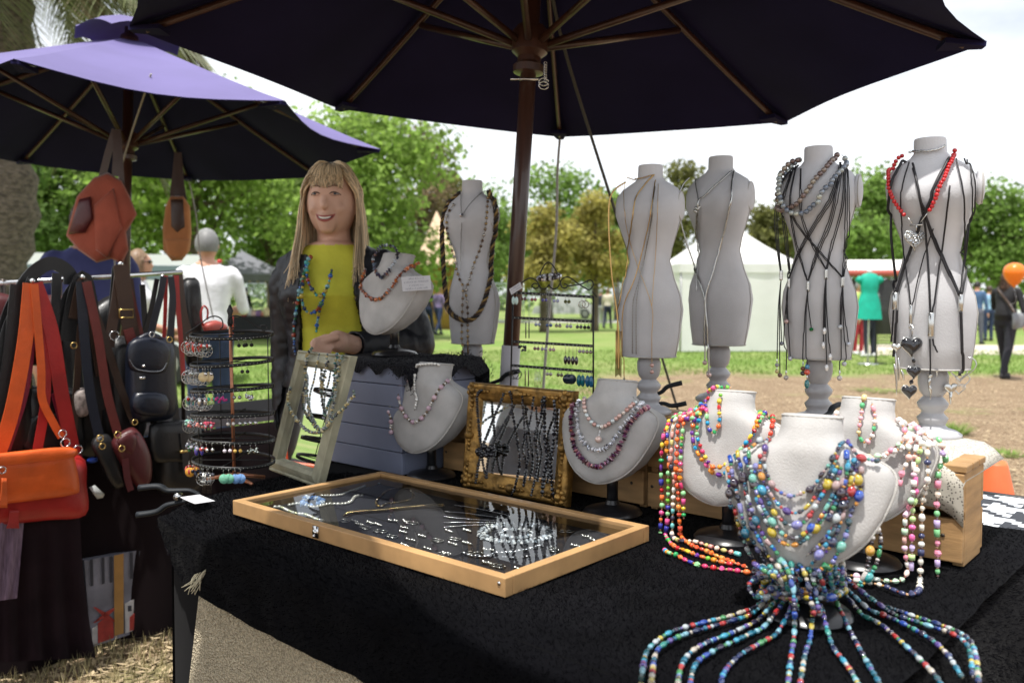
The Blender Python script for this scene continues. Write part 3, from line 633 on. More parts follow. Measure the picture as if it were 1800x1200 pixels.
mb.grid(rows); o = tag(obj('grip_mat', mb, mm), 'cream perforated non-slip mat draped over the right crate', 'mat'); sd = o.modifiers.new('th', 'SOLIDIFY'); sd.thickness = .002

# ---------------------------------------------------------------- busts and mannequins
linen = mat('grey_linen', (.45, .44, .43), .9, var=.16, vs=14, bump=.5, bs=420, bdist=.0015, sheen=.15, spec=.2); seam = mat('linen_piping', (.47, .455, .43), .9, bump=.6, bs=500, bdist=.002)
blk = mat('black_lacquer', (.012, .012, .014), .28, coat=.2)
BV = {}; KY = {}
def frame_axes(yaw, tilt=0):
    q = Quaternion(Z, yaw); x = q @ U; y = q @ W; q2 = Quaternion(x, tilt); return x, q2 @ y, q2 @ Z
BS = [(0, .010, .004, .030), (.006, .034, .008, .045), (.02, .060, .014, .060), (.045, .085, .021, .074), (.08, .104, .027, .082), (.112, .115, .031, .082), (.13, .116, .034, .078), (.143, .107, .037, .070), (.153, .088, .040, .060), (.161, .069, .042, .052), (.168, .055, .042, .046), (.176, .0465, .041, .042), (.19, .043, .040, .040), (.207, .0425, .040, .040), (.2095, .040, .0375, .0375)]
def bust(key, label, pos, sc=1.0, yaw=0, lift=.075, tilt=-.10, base_r=.062):
    """linen necklace bust on a black stand; pos = foot on the table"""
    root = thing('necklace_bust', label, 'bust', pos, 'linen necklace busts'); x, y, z = frame_axes(yaw, tilt); o = V(pos) + Z * lift
    mb = MB(); rows = []; edge = []; ne = 28
    for h, w_, df, db in BS:
        yo = -.058 * (1 - h / .21); row = []
        nk = min(1, max(0, (h - .15) / .025))
        for i in range(ne):
            a = 2 * pi * i / ne; cx_, sy = cos(a), sin(a)
            if sy <= 0: px_, py_ = w_ * cx_, df * sy
            else:
                e = lerp(.45, 1, nk); px_ = w_ * (abs(cx_) ** e) * (1 if cx_ > 0 else -1) * lerp(.93 + .07 * abs(cx_), 1, nk); py_ = db * abs(sy) ** lerp(.6, 1, nk)
            row.append(o + (x * px_ + y * (py_ + yo) + z * h) * sc)
        rows.append(row); edge.append((w_, yo, h))
    k = len(rows); mb.add([p for r in rows for p in r], [(i * ne + j, i * ne + (j + 1) % ne, (i + 1) * ne + (j + 1) % ne, (i + 1) * ne + j) for i in range(k - 1) for j in range(ne)] + [tuple(range(ne))[::-1], tuple((k - 1) * ne + j for j in range(ne))])
    KY[key] = pos[1] - .05; body = obj('body', mb, linen, root, auto=50); BV[key] = BVHTree.FromPolygons([V(p) for p in mb.v], mb.f)
    mb = MB(); L_ = [o + (x * -w_ + y * yo + z * h) * sc for w_, yo, h in edge[:12]]; R_ = [o + (x * w_ + y * yo + z * h) * sc for w_, yo, h in edge[:12]]
    mb.tube(cr(L_[::-1] + R_, 3), .0021 * sc, 6); obj('piping', mb, seam, body)
    mb = MB(); mb.tube([o + (x * .0425 * cos(a) + y * .040 * sin(a) + z * .207) * sc for a in [i * pi / 12 for i in range(25)]], .0016, 5); obj('neck_piping', mb, seam, body)
    mb = MB(); b0 = o + (y * .0 + z * .03) * sc; mb.tube([V((b0.x, b0.y, pos[2] + .012)), b0 + Z * .02], .0115 * sc, 12); obj('stem', mb, blk, root)
    bx, by = b0.x, b0.y; mb = MB(); mb.lathe([(base_r, 0), (base_r * 1.02, .004), (base_r * .93, .011), (base_r * .6, .017), (.016, .022), (.013, .03)], (bx, by, pos[2]), 28); obj('base', mb, blk, root, auto=40)
    return root
bust('amber', 'grey linen bust with amber chip necklace on the pale blue box', PZ(692, 625, 1.098), 1.06, -.05, .055)
bust('pink', 'grey linen bust with pink and pearl beads behind the case', PZ(757, 838, TZ), 1.08, .0, .065)
bust('purple', 'grey linen bust with pearl, crystal and purple strands', PZ(1075, 903, TZ), 1.02, .0, .07)
bust('colour', 'linen bust with candy coloured shell strands', PZ(1278, 948, TZ), 1.0, .10, .072)
bust('pastel', 'sunlit linen bust with pastel shell strands', PZ(1515, 990, TZ), 1.0, .05, .075)
bust('front', 'nearest linen bust layered with millefiori glass strands', PZ(1418, 1082, TZ), .98, .22, .082)
grey = mat('grey_painted_wood', (.40, .40, .42), .42, var=.12, vs=9, coat=.15); gl2 = mat('grey_form_cloth', (.56, .56, .58), .85, var=.15, vs=6, bump=.35, bs=300, bdist=.0015, sheen=.12, spec=.25)
MS = [(0, .064, .050), (.003, .0665, .053), (.05, .0745, .060), (.115, .0815, .064), (.15, .077, .059), (.19, .062, .048), (.235, .0505, .040), (.265, .056, .043), (.31, .0705, .054), (.345, .081, .062), (.372, .0835, .058), (.392, .080, .050), (.408, .070, .043), (.419, .053, .036), (.428, .038, .031), (.438, .0305, .028), (.463, .030, .028), (.467, .0285, .0265)]
ST = [(.052, 0), (.056, .004), (.056, .010), (.046, .017), (.030, .022), (.024, .028), (.028, .036), (.030, .042), (.022, .050), (.0205, .055), (.028, .064), (.030, .072), (.022, .082), (.018, .086), (.0255, .096), (.029, .112), (.029, .128), (.024, .142)]
def mannequin(key, label, px, by, ty, yaw, lean=0):
    pos = PZ(px, by, CT); top = P(px, ty, pos.y).z; sc = (top - CT) / .609
    root = thing('dress_form', label, 'mannequin', pos, 'grey dress form mannequins on the crates'); x, y, z = frame_axes(yaw); o = pos + Z * .142 * sc
    mb = MB(); ne = 28; rows = []
    for h, a, b in MS:
        yo = -.012 * math.exp(-((h - .345) / .05) ** 2) + .008 * math.exp(-((h - .10) / .06) ** 2); row = []
        for i in range(ne):
            q = 2 * pi * i / ne; bm = 1 + (.20 * math.exp(-((h - .345) / .035) ** 2) * max(0, -sin(q)) * (abs(cos(q)) ** .7) * 1.3 if .27 < h < .42 else 0)
            row.append(o + (x * a * cos(q) + y * (b * sin(q) * bm + yo) + z * h + x * lean * h) * sc)
        rows.append(row)
    k = len(rows); mb.add([p for r in rows for p in r], [(i * ne + j, i * ne + (j + 1) % ne, (i + 1) * ne + (j + 1) % ne, (i + 1) * ne + j) for i in range(k - 1) for j in range(ne)] + [tuple(range(ne))[::-1], tuple((k - 1) * ne + j for j in range(ne))])
    KY[key] = pos[1] - .05; body = obj('torso', mb, gl2, root, auto=55); BV[key] = BVHTree.FromPolygons([V(p) for p in mb.v], mb.f)
    for s in (-1, 1):
        mb = MB(); c = o + (x * s * .0745 + z * .366) * sc; mb.ball(c, 1.0, 14, 10, (.010 * sc, .026 * sc, .036 * sc), Matrix((x, y, z)).transposed()); obj('armhole_cap', mb, gl2, root)
        mb = MB(); mb.tube([c + x * s * .004 * sc + (y * cos(t) * .0245 + z * sin(t) * .034) * sc for t in [i * pi / 12 for i in range(25)]], .0013, 5); obj('armhole_piping', mb, seam, root)
        mb = MB(); mb.tube([o + (x * s * a + z * h + x * lean * h) * sc for h, a, b in MS[1:12]], .0013, 5); obj('side_seam', mb, seam, root)
    mb = MB(); mb.tube([o + (x * .067 * cos(t) + y * .0535 * sin(t) + z * .002) * sc for t in [i * pi / 16 for i in range(33)]], .0016, 5); obj('hem_piping', mb, seam, root)
    mb = MB(); mb.lathe([(r * sc, h * sc) for r, h in ST], pos + Z * .001, 24); obj('turned_stand', mb, grey, root, auto=75)
mannequin('m1', 'grey dress form with twisted rope necklace, leftmost of the mannequins', 831, 690, 318, .12)
mannequin('m2', 'grey dress form draped with fine gold chains', 1140, 728, 291, .22)
mannequin('m3', 'grey dress form with a knotted silver lariat chain', 1262, 706, 276, .10)
mannequin('m4', 'grey dress form with big grey pearls over black cords', 1438, 742, 258, .15, -.02)
mannequin('m5', 'sunlit dress form with red beads, tallest at the right', 1638, 770, 243, .30, -.035)

# ---------------------------------------------------------------- display case
case_w = mat('oak_frame', (.46, .27, .115), .5, var=.22, vs=10, stretch=(1.2, 1.2, 1.2), bump=.2, bs=60, bdist=.0012, coat=.08)
zc = TZ + .031; Lc, Fc, Rc, Bc = PZ(416, 883, zc), PZ(902, 1021, zc), PZ(1129, 923, zc), PZ(663, 827, zc)
cu = ((Fc - Lc) + (Rc - Bc)).normalized(); cw = V((-cu.y, cu.x, 0)); cc = (Lc + Fc + Rc + Bc) / 4; hl = ((Fc - Lc).length + (Rc - Bc).length) / 4; hw = ((Rc - Fc).length + (Bc - Lc).length) / 4
root = thing('display_case', 'flat glass-topped oak case of silver jewellery on the fur', 'display case', (cc.x, cc.y, TZ)); b0 = V((cc.x, cc.y, TZ + .003)); t = .0185; hh = .015
def cbar(name, c, a, b): mb = MB(); mb.box(c, a, b, Z * hh); return obj(name, mb, case_w, root, False, bevel=.0015)
cb = b0 + Z * hh
f_ = cbar('front_rail', cb - cw * (hw - t / 2), cu * hl, cw * t / 2); cbar('back_rail', cb + cw * (hw - t / 2), cu * hl, cw * t / 2); cbar('left_rail', cb - cu * (hl - t / 2), cu * t / 2, cw * (hw - t - .0004)); cbar('right_rail', cb + cu * (hl - t / 2), cu * t / 2, cw * (hw - t - .0004))
mb = MB(); mb.box(b0 + Z * .002, cu * (hl - t), cw * (hw - t), Z * .0015); obj('velvet_floor', mb, mat('case_velvet', (.010, .010, .016), .85), root, False)
gm = bpy.data.materials.new('case_glass'); gm.use_nodes = True; q = gm.node_tree; q.nodes.remove(q.nodes['Principled BSDF']); tr_ = q.nodes.new('ShaderNodeBsdfTransparent'); tr_.inputs[0].default_value = (.93, .95, .94, 1); go = q.nodes.new('ShaderNodeBsdfGlossy'); go.inputs['Roughness'].default_value = .015; fr2 = q.nodes.new('ShaderNodeFresnel'); fr2.inputs[0].default_value = 1.5; ms_ = q.nodes.new('ShaderNodeMixShader')
q.links.new(fr2.outputs[0], ms_.inputs[0]); q.links.new(tr_.outputs[0], ms_.inputs[1]); q.links.new(go.outputs[0], ms_.inputs[2]); q.links.new(ms_.outputs[0], q.nodes['Material Output'].inputs[0])
mb = MB(); zg = TZ + .026; mb.grid([[V((cc.x, cc.y, zg)) + cu * a * (hl - t + .002) + cw * b * (hw - t + .002) for a in (-1, 1)] for b in (-1, 1)]); obj('glass_lid', mb, gm, root, False, fix=False)
mb = MB(); lp = b0 - cw * (hw + .0015) - cu * .09 + Z * .016; mb.box(lp, cu * .008, cw * .0015, Z * .011); mb.box(lp - cw * .002, cu * .005, cw * .0022, Z * .004); mb.ball(lp - cw * .004 - Z * .007, .003, 8, 6); obj('latch', mb, steel, root)
mb = MB(); mb.lathe([(.0035, 0), (.003, .001), (.001, .0015)], b0 - cw * (hw + .0002) + cu * (hl - .012) + Z * .02, 10, -cw); obj('screw', mb, steel, root)

# ---------------------------------------------------------------- framed mirrors
def mirror(name, label, o, ex, ey, w_, h, bw, m, prof, glassm, ornate=False):
    """o bottom-left corner, ex along the bottom, ey up; prof: list of (inset fraction, height)"""
    ex = ex.normalized(); ey = ey.normalized(); nz_ = ex.cross(ey).normalized(); nz_ = nz_ if nz_.dot(EYE - o) > 0 else -nz_
    root = thing(name, label, 'mirror', o); cs = [(0, 0), (w_, 0), (w_, h), (0, h)]
    def pt(i, ins, z):
        sx = 1 if cs[i][0] == 0 else -1; sy = 1 if cs[i][1] == 0 else -1; return o + ex * (cs[i][0] + sx * ins * bw) + ey * (cs[i][1] + sy * ins * bw) + nz_ * z
    for i, nm in enumerate(('bottom_rail', 'right_rail', 'top_rail', 'left_rail')):
        j = (i + 1) % 4; mb = MB(); n = 26 if ornate else 6; rows = []
        for ins, z in prof:
            a, b = pt(i, ins, z), pt(j, ins, z); row = []
            for k in range(n + 1):
                p = a.lerp(b, k / n)
                if ornate and .1 < ins < .8: p = p + nz_ * .0035 * mnoise.noise(p * 95) 
                row.append(p)
            rows.append(row)
        mb.grid(rows); rail = obj(nm, mb, m, root, auto=None if ornate else 30)
        if ornate:
            for tt in (.5,) if i % 2 else (.5,):
                c = pt(i, .42, .016).lerp(pt(j, .42, .016), tt); mb = MB(); ax = (pt(j, 0, 0) - pt(i, 0, 0)).normalized()
                for k in range(-3, 4): mb.ball(c + ax * k * .011 + nz_ * (.002 - abs(k) * .001), .0075 - abs(k) * .0008, 8, 6)
                mb.ball(c + nz_ * .003, .011, 10, 6); obj('carved_ornament', mb, m, rail)
            c = pt(i, .45, .016); mb = MB()
            for k in range(7): a = k * 2 * pi / 7; mb.ball(c + (ex * cos(a) + ey * sin(a)) * .013, .0075, 8, 6)
            mb.ball(c + nz_ * .004, .010, 10, 6)
            for s in (1, 2, 3):
                for e in ((ex if cs[i][0] == 0 else -ex), (ey if cs[i][1] == 0 else -ey)): mb.ball(c + e * (.014 + .011 * s) + nz_ * .001, .0075 - s * .001, 8, 6)
            obj('corner_ornament', mb, m, rail)
    mb = MB(); mb.grid([[pt(0, .98, .004), pt(1, .98, .004)], [pt(3, .98, .004), pt(2, .98, .004)]]); obj('mirror_glass', mb, glassm, root, False, fix=False)
    mb = MB(); mb.grid([[pt(0, .02, -.002), pt(1, .02, -.002)], [pt(3, .02, -.002), pt(2, .02, -.002)]]); obj('backing', mb, mat('backing_board', (.12, .08, .05), .9), root, False, fix=False)
    return root, nz_
mg = mat('mirror_silver', (.86, .88, .88), .015, 1)
gold = mat('antique_gilt', (.30, .17, .045), .38, .65, var=.55, vs=45, bump=.5, bs=120, bdist=.003)
GM0 = T(-1.425, 1.45, TZ + .004); GMU = (W * .03 + Z * .27)
gmr, gmn = mirror('gilt_mirror', 'ornate gilt framed mirror draped with black bead necklaces', GM0, U, GMU, .315, .25, .042, gold, [(0, -.004), (0, .010), (.06, .016), (.22, .020), (.40, .014), (.58, .018), (.72, .012), (.82, .013), (1, .004)], mg, True)
cream = mat('distressed_cream', (.36, .35, .25), .6, var=.3, vs=22, stretch=(1, 1, .5), bump=.3, bs=90, bdist=.001)
WM0 = PZ(481, 828, TZ) + Z * .004; WMX = (PZ(586, 851, TZ) - PZ(481, 828, TZ)); WMX.z = 0; WMX = Quaternion(Z, -radians(11)) @ WMX; WMU = (P(532, 616, WM0.y - .035) - WM0)
wmr, wmn = mirror('cream_mirror', 'tall distressed cream framed mirror under the seller hand', WM0, WMX, WMU, WMX.length * 1.12, WMU.length, .041, cream, [(0, -.006), (0, .012), (.10, .015), (.2, .012), (.34, .017), (.62, .021), (.86, .015), (.9, .009), (1, .004)], mg)

# ---------------------------------------------------------------- pale blue box with crochet cloth
bxm = mat('pale_blue_paint', (.21, .235, .33), .6, var=.08, vs=8)
u0, u1, v0, v1 = -1.94, -1.63, 1.43, 1.70; zb1 = 1.09
root = thing('painted_box', 'pale blue planked box behind the cream mirror', 'box', T((u0 + u1) / 2, (v0 + v1) / 2, TZ + .004))
for k in range(5):
    z0_, z1_ = lerp(TZ + .004, zb1, k / 5) + .001, lerp(TZ + .004, zb1, (k + 1) / 5) - .001
    for nm, c, a, b in (('front_plank', T((u0 + u1) / 2, v0 + .006, 0), U * (u1 - u0) / 2, W * .006), ('side_plank', T(u1 - .006, (v0 + v1) / 2 + .006, 0), U * .006, W * ((v1 - v0) / 2 - .0065)), ('side_plank', T(u0 + .006, (v0 + v1) / 2 + .006, 0), U * .006, W * ((v1 - v0) / 2 - .0065))):
        mb = MB(); mb.box(c + Z * (z0_ + z1_) / 2, a, b, Z * (z1_ - z0_) / 2); obj(nm, mb, bxm, root, False, bevel=.0015)
mb = MB(); mb.box(T((u0 + u1) / 2, (v0 + v1) / 2, zb1 - .004), U * ((u1 - u0) / 2 - .013), W * ((v1 - v0) / 2 - .013), Z * .004); obj('lid', mb, bxm, root, False)
lace = mat('black_crochet', (.008, .008, .012), .9, bump=1, bs=260, bdist=.006, voro=True, sheen=.1, spec=.1)
root = thing('crochet_cloth', 'black crochet shawl draped over the pale blue box', 'shawl', T((u0 + u1) / 2, v0, zb1)); mb = MB(); rows = []
for j in range(22):
    row = []
    for i in range(36):
        a = lerp(u0 - .20, u1 + .075, i / 35); b = lerp(v0 - .035, v1 + .1, j / 21); z_ = zb1 + .006; uu, v_ = a, b
        if a < u0 - .008: z_ -= (u0 - .008 - a); uu = u0 - .010 - .03 * (u0 - a)
        if a > u1 + .008: z_ -= (a - u1 - .008) * (.55 + .25 * sin(j)); uu = u1 + .010 + (a - u1) * .45
        if b < v0 - .006: z_ -= (v0 - .006 - b) * (1 + .4 * sin(i * 1.3)); v_ = v0 - .008
        if b > v1: z_ -= (b - v1); v_ = v1 + .01
        z_ = max(z_, CT - .16); row.append(T(uu, v_, z_ + .004 * mnoise.noise(V((i * .5, j * .5, 0)))))
    rows.append(row)
mb.grid(rows); obj('shawl_cloth', mb, lace, root)
mb = MB(); rr = random.Random(9)
for i in range(900):
    j = rr.randint(0, 20); k = rr.choice([rr.randint(0, 9), rr.randint(27, 35)]); p = rows[j][k] + V((rr.gauss(0, .006), rr.gauss(0, .006), rr.gauss(0, .006))); e = V((rr.gauss(0, 1), rr.gauss(0, 1), rr.gauss(0, 1))).normalized(); f = e.orthogonal() * .004
    mb.tube([p - e * .006, p + f, p + e * .006], .0009, 3, False)
o = obj('lace_loops', mb, lace, root, False, fix=False); o['kind'] = 'stuff'

# ---------------------------------------------------------------- clamps, cards
plas = mat('dark_grey_plastic', (.012, .015, .019), .55, spec=.3)
def clamp(label, c, dirv, up, s=1.0):
    dirv = V(dirv).normalized(); up = V(up).normalized(); root = thing('spring_clamp', label, 'clamp', c, 'plastic spring clamps holding the cloths')
    for sg, nm in ((1, 'upper_arm'), (-1, 'lower_arm')):
        mb = MB(); pts = [c + (dirv * x + up * y * sg) * s for x, y in ((-.055, -.002), (-.03, .012), (0, .016), (.03, .020), (.055, .034), (.105, .036))]
        pp = cr(pts, 4); n = len(pp); mb.tube(pp, [lerp(.007, .0125, i / n) * s for i in range(n)], 8, ell=(.7, 1.2)); obj(nm, mb, plas, root)
    mb = MB(); sd_ = dirv.cross(up); mb.tube([c + (sd_ * -.014) * s, c + sd_ * .014 * s], .010 * s, 10); obj('spring_pivot', mb, steel, root)
clamp('grey spring clamp gripping the fur at the table left end', PZ(325, 872, TZ) + V((-.015, 0, .0)), V((-1, -.12, -.10)), V((.05, .1, 1)), .85)
clamp('dark spring clamp right of the leftmost mannequin base', PV(868, 680, 1.80), V((1, -.3, .25)), V((-.2, .1, 1)), .8)
clamp('dark spring clamp beside the gold-chain mannequin base', PV(1150, 702, 1.78), V((1, -.2, .25)), V((-.2, .1, 1)), .7)
clamp('dark spring clamp behind the pearl mannequin base', PV(1452, 738, 1.80), V((.6, .5, .1)), V((-.1, .1, 1)), .6)
card = mat('white_card', (.62, .62, .65), .6); ink = mat('grey_ink', (.16, .17, .24), .8)
def text_lines(root, o, ex, ey, nz_, lines, size, gap):
    """rows of ink strokes: the writing on the cards is too small to read in the photo; lines = width of each row"""
    rr = random.Random(len(lines) * 13 + int(size * 1e5))
    for i, wd in enumerate(lines):
        x = -wd / 2; mb = MB()
        while x < wd / 2:
            l = size * rr.uniform(.18, .55); h = size * rr.uniform(.45, .8); p = o - ey * gap * i + ex * x + nz_ * .0007
            mb.add([p, p + ex * l * .35, p + ex * l * .5 + ey * h, p + ex * l * .15 + ey * h], [(0, 1, 2, 3)])
            x += l + size * (.12 if rr.random() < .8 else .5)
        obj('ink_line', mb, ink, root, False, fix=False)['kind'] = 'stuff'
def card_thing(label, c, ex, ey, w_, h, lines, size, gap, bend=.002):
    ex = ex.normalized(); ey = (ey - ex * ey.dot(ex)).normalized(); n_ = ex.cross(ey); root = thing('price_card', label, 'card', c); mb = MB()
    mb.grid([[c + ex * a * w_ / 2 + ey * b * h / 2 + n_ * bend * (abs(a) ** 2) * .3 for a in (-1, -.5, 0, .5, 1)] for b in (-1, 0, 1)]); o = obj('paper', mb, card, root, False, fix=False); sd = o.modifiers.new('t', 'SOLIDIFY'); sd.thickness = .0004; sd.offset = -1
    text_lines(root, c + ey * (gap * (len(lines) - 1) / 2 - size * .35), ex, ey, n_, lines, size, gap)
ca, cb_, cd_ = PZ(318, 875, TZ + .014), PZ(361, 894, TZ + .012), PZ(334, 859, TZ + .014)
card_thing('white handwritten card lying on the fur beside the clamp', (PZ(347, 877, TZ + .014)), cb_ - ca, cd_ - ca, .078, .045, [.042, .060, .028], .0075, .011)
# ---------------------------------------------------------------- beads and strands
def unit(kind):
    mb = MB()
    if kind == 'round': mb.ball((0, 0, 0), .5, 10, 7)
    elif kind == 'oval': mb.ball((0, 0, 0), .5, 8, 6)
    elif kind == 'facet': mb.ball((0, 0, 0), .52, 6, 4)
    elif kind == 'tube': mb.lathe([(.30, -.5), (.42, -.46), (.45, 0), (.42, .46), (.30, .5)], (0, 0, 0), 9)
    elif kind == 'disc': mb.lathe([(.3, -.5), (.5, -.25), (.5, .25), (.3, .5)], (0, 0, 0), 9)
    elif kind == 'chip':
        rr = random.Random(4); mb.ball((0, 0, 0), .5, 6, 4); mb.v = [tuple(c * rr.uniform(.7, 1.25) for c in v) for v in mb.v]
    elif kind == 'cube': mb.box((0, 0, 0), (.42, 0, 0), (0, .42, 0), (0, 0, .46))
    return mb
bead_m = {'gloss': mat('glazed_bead', (.5, .5, .5), .18, objcol=True, coat=.5, var=.18, vs=90), 'glass': mat('glass_bead', (.5, .5, .5), .06, objcol=True, coat=1.0, spec=1.0, var=.75, vs=330, detail=1), 'pearl': mat('pearl_bead', (.6, .6, .6), .16, .35, objcol=True, coat=.6), 'shell': mat('shell_bead', (.6, .6, .6), .28, objcol=True, coat=.35, var=.12, vs=120), 'metal': mat('silver_bead', (.7, .7, .7), .16, 1, objcol=True), 'jet': mat('jet_bead', (.01, .01, .014), .12, coat=.6)}
UM = {}
def unit_mesh(kind, mk):
    if (kind, mk) not in UM:
        me = mesh('bead_' + kind, unit(kind), bead_m[mk], kind not in ('facet', 'chip', 'cube')); fixn(me); UM[(kind, mk)] = me
    return UM[(kind, mk)]
ALLB = [0]
def bead(parent, org, p, tan, ln, wd, kind, mk, col, name='bead', roll=None):
    o = bpy.data.objects.new(name, unit_mesh(kind, mk)); C.objects.link(o); o.parent = parent; o.location = p - org
    o.rotation_mode = 'QUATERNION'; o.rotation_quaternion = tan.to_track_quat('Z', 'Y') @ Quaternion((0, 0, 1), R.uniform(0, 6.28) if roll is None else roll); o.scale = (wd, wd, ln); o.color = (*col, 1); ALLB[0] += 1; return o
thr_m = mat('bead_thread', (.25, .22, .2), .7)
def strand(name, label, cat, path, gen, group=None, seed=0, thread=True, jit=0):
    rr = random.Random(seed * 7 + 1); pts = rsl([V(p) for p in path], .0015); root = thing(name, label, cat, pts[0], group); org = pts[0].copy(); n = len(pts)
    if thread: mb = MB(); mb.tube(pts[::3] + [pts[-1]], .0007, 4); obj('thread', mb, thr_m, root)
    s = 0.0; i = 0
    while True:
        kind, mk, ln, wd, col = gen(i, rr); c = s + ln / 2; k = int(c / .0015)
        if k >= n - 1: break
        tan = (pts[min(n - 1, k + 2)] - pts[max(0, k - 2)]); tan = tan.normalized() if tan.length > 1e-6 else Z
        bead(root, org, pts[k] + V((rr.uniform(-jit, jit), rr.uniform(-jit, jit), rr.uniform(0, jit))), tan, ln, wd, kind, mk, col); s += ln * .97; i += 1
    return root
def onb(key, pp, off=.005, n=10, dy=0.0):
    """pixel polyline laid on the surface of a bust or dress form; where it leaves the surface it hangs at the same distance"""
    q = cr([V((a, b, 0)) for a, b in pp], n); res = []
    bv = BV[key]
    for a in q:
        r = ray(a.x, a.y).normalized(); h, nn, i, dd = bv.ray_cast(EYE, r)
        if h is None: res.append(None)
        else:
            if nn.dot(r) > 0: nn = -nn
            res.append(h + nn * off)
    hits = [k for k, p in enumerate(res) if p is not None]
    if not hits: return [P(a.x, a.y, KY[key] + dy) for a in q]
    for k in range(len(res)):
        if res[k] is None:
            j = min(hits, key=lambda h: abs(h - k)); res[k] = P(q[k].x, q[k].y, res[j].y - .004 + dy)
    for _ in range(4):      # ease jumps in depth only where the line leaves the surface
        res = [res[0]] + [((a + b * 2 + c) / 4 if abs(a.y - 2 * b.y + c.y) > .006 else b) for a, b, c in zip(res, res[1:], res[2:])] + [res[-1]]
    return res
S = srgb
CANDY = [S(214, 60, 110), S(240, 150, 40), S(120, 190, 60), S(60, 60, 160), S(20, 150, 200), S(230, 200, 60), S(200, 40, 50), S(40, 160, 90), S(110, 50, 150), S(240, 120, 60), S(150, 215, 150), S(230, 90, 150)]
MILLE = [S(40, 90, 200), S(60, 170, 210), S(200, 45, 50), S(215, 190, 50), S(50, 150, 95), S(90, 60, 150), S(205, 215, 220), S(40, 50, 90), S(130, 205, 190), S(70, 60, 70), S(235, 160, 60), S(150, 150, 215), S(200, 170, 170), S(30, 110, 140)]
COOL = [S(70, 180, 215), S(150, 210, 230), S(50, 90, 190), S(215, 225, 230), S(60, 160, 150), S(40, 60, 120), S(110, 90, 170), S(205, 60, 60), S(90, 170, 110), S(220, 200, 90), S(225, 215, 200), S(30, 120, 150)]
MILLE = [tuple(c * .62 for c in q) for q in MILLE] + [S(25, 30, 50), S(40, 25, 45), S(20, 60, 70)]; COOL = [tuple(c * .58 for c in q) for q in COOL] + [S(25, 35, 70), S(30, 25, 50), S(20, 70, 80)]
PAST = [S(240, 215, 205), S(240, 190, 180), S(225, 235, 225), S(235, 150, 170), S(250, 225, 170), S(240, 235, 230), S(190, 220, 190), S(235, 200, 220)]
def g_shell(pal, ln=.010, wd=.009):
    def f(i, r):
        if i % 2: return 'facet', 'glass', .0042, .0042, r.choice([S(205, 160, 120), S(120, 60, 50), S(190, 140, 80)])
        l = ln * r.uniform(.7, 1.2); return r.choice(['chip', 'oval', 'tube', 'round']), 'shell', l, wd * r.uniform(.75, 1.15), r.choice(pal)
    return f
def g_mille(pal, s=1.0, big=1.0):
    def f(i, r):
        k = i % 5
        if i % 10 == 5: return r.choice(['round', 'oval']), 'glass', .0175 * s, .0145 * s * big, r.choice(pal)
        if k == 0: return r.choice(['round', 'tube', 'oval', 'tube']), 'glass', .0125 * s * r.uniform(.8, 1.25), .0100 * s * r.uniform(.8, 1.1), r.choice(pal)
        if k == 3: return r.choice(['tube', 'disc', 'oval']), 'glass', .0085 * s, .0085 * s, r.choice(pal)
        return r.choice(['facet', 'facet', 'disc', 'round']), 'glass', .0058 * s * r.uniform(.8, 1.1), .0064 * s * r.uniform(.85, 1.1), r.choice(pal)
    return f
def g_plain(kind, mk, ln, wd, cols, v=.1): return lambda i, r: (kind, mk, ln * r.uniform(1 - v, 1 + v), wd * r.uniform(1 - v, 1 + v), cols[r.randrange(len(cols))])
# --- amber bust
strand('amber_necklace', 'orange amber chip necklace on the bust beside the seller', 'necklace', onb('amber', [(643, 472), (635, 500), (647, 520), (665, 528), (683, 515), (700, 492), (713, 477), (726, 468), (738, 462)], .005), lambda i, r: ('chip', 'glass', .0052, .0115 * r.uniform(.6, 1.1), r.choice([S(175, 85, 30), S(140, 60, 20), S(205, 115, 45), S(90, 45, 25)])), 'necklaces on the busts', 1, jit=.002)
strand('chip_bracelet', 'dark blue and grey stone chip loop over the amber bust neck', 'bracelet', onb('amber', [(664, 440), (673, 433), (687, 433), (698, 440), (697, 457), (692, 470), (684, 480), (673, 489), (664, 480), (657, 466), (656, 455), (664, 440)], .006), lambda i, r: ('chip', 'gloss', .0055, .0115 * r.uniform(.6, 1.1), r.choice([S(35, 45, 70), S(90, 105, 125), S(30, 30, 45), S(180, 190, 200), S(60, 50, 80), S(120, 80, 70)])), None, 2, jit=.003)
pc = onb('amber', [(709, 489), (757, 488)], .010); card_thing('white lettered card propped on the amber bust shoulder', P(732, 498, pc[0].y - .035), P(757, 485, pc[0].y - .02) - P(709, 488, pc[0].y - .05), Z * 1 + W * .25, .078, .037, [.040, .066, .038, .060], .0062, .0085)
# --- pink bust
PK = [S(225, 195, 205), S(205, 175, 190), S(190, 160, 175)]
def g_pink(i, r):
    k = i % 4
    if k == 0: return 'round', 'shell', .0125, .0125, r.choice(PK)
    if k == 2: return 'round', 'pearl', .0065, .0068, S(235, 230, 225)
    return 'chip', 'gloss', .0065, .0085, r.choice([S(95, 80, 60), S(200, 195, 185), S(130, 110, 90)])
strand('pearl_drop_necklace', 'white freshwater pearl strand with a drop on the pink bust', 'necklace', onb('pink', [(727, 652), (733, 644), (747, 641), (762, 640), (773, 642)], .005), g_plain('round', 'pearl', .0085, .0085, [S(240, 238, 232)], .15), None, 3)
strand('pearl_drop', 'short line of white pearls dangling down the pink bust front', 'pendant', onb('pink', [(733, 650), (731, 672), (732, 690), (735, 700), (731, 722)], .005), lambda i, r: ('round', 'pearl', .0085 if i % 2 else .0055, .0095 if i % 5 == 3 else .0065, S(240, 240, 235)), None, 4)
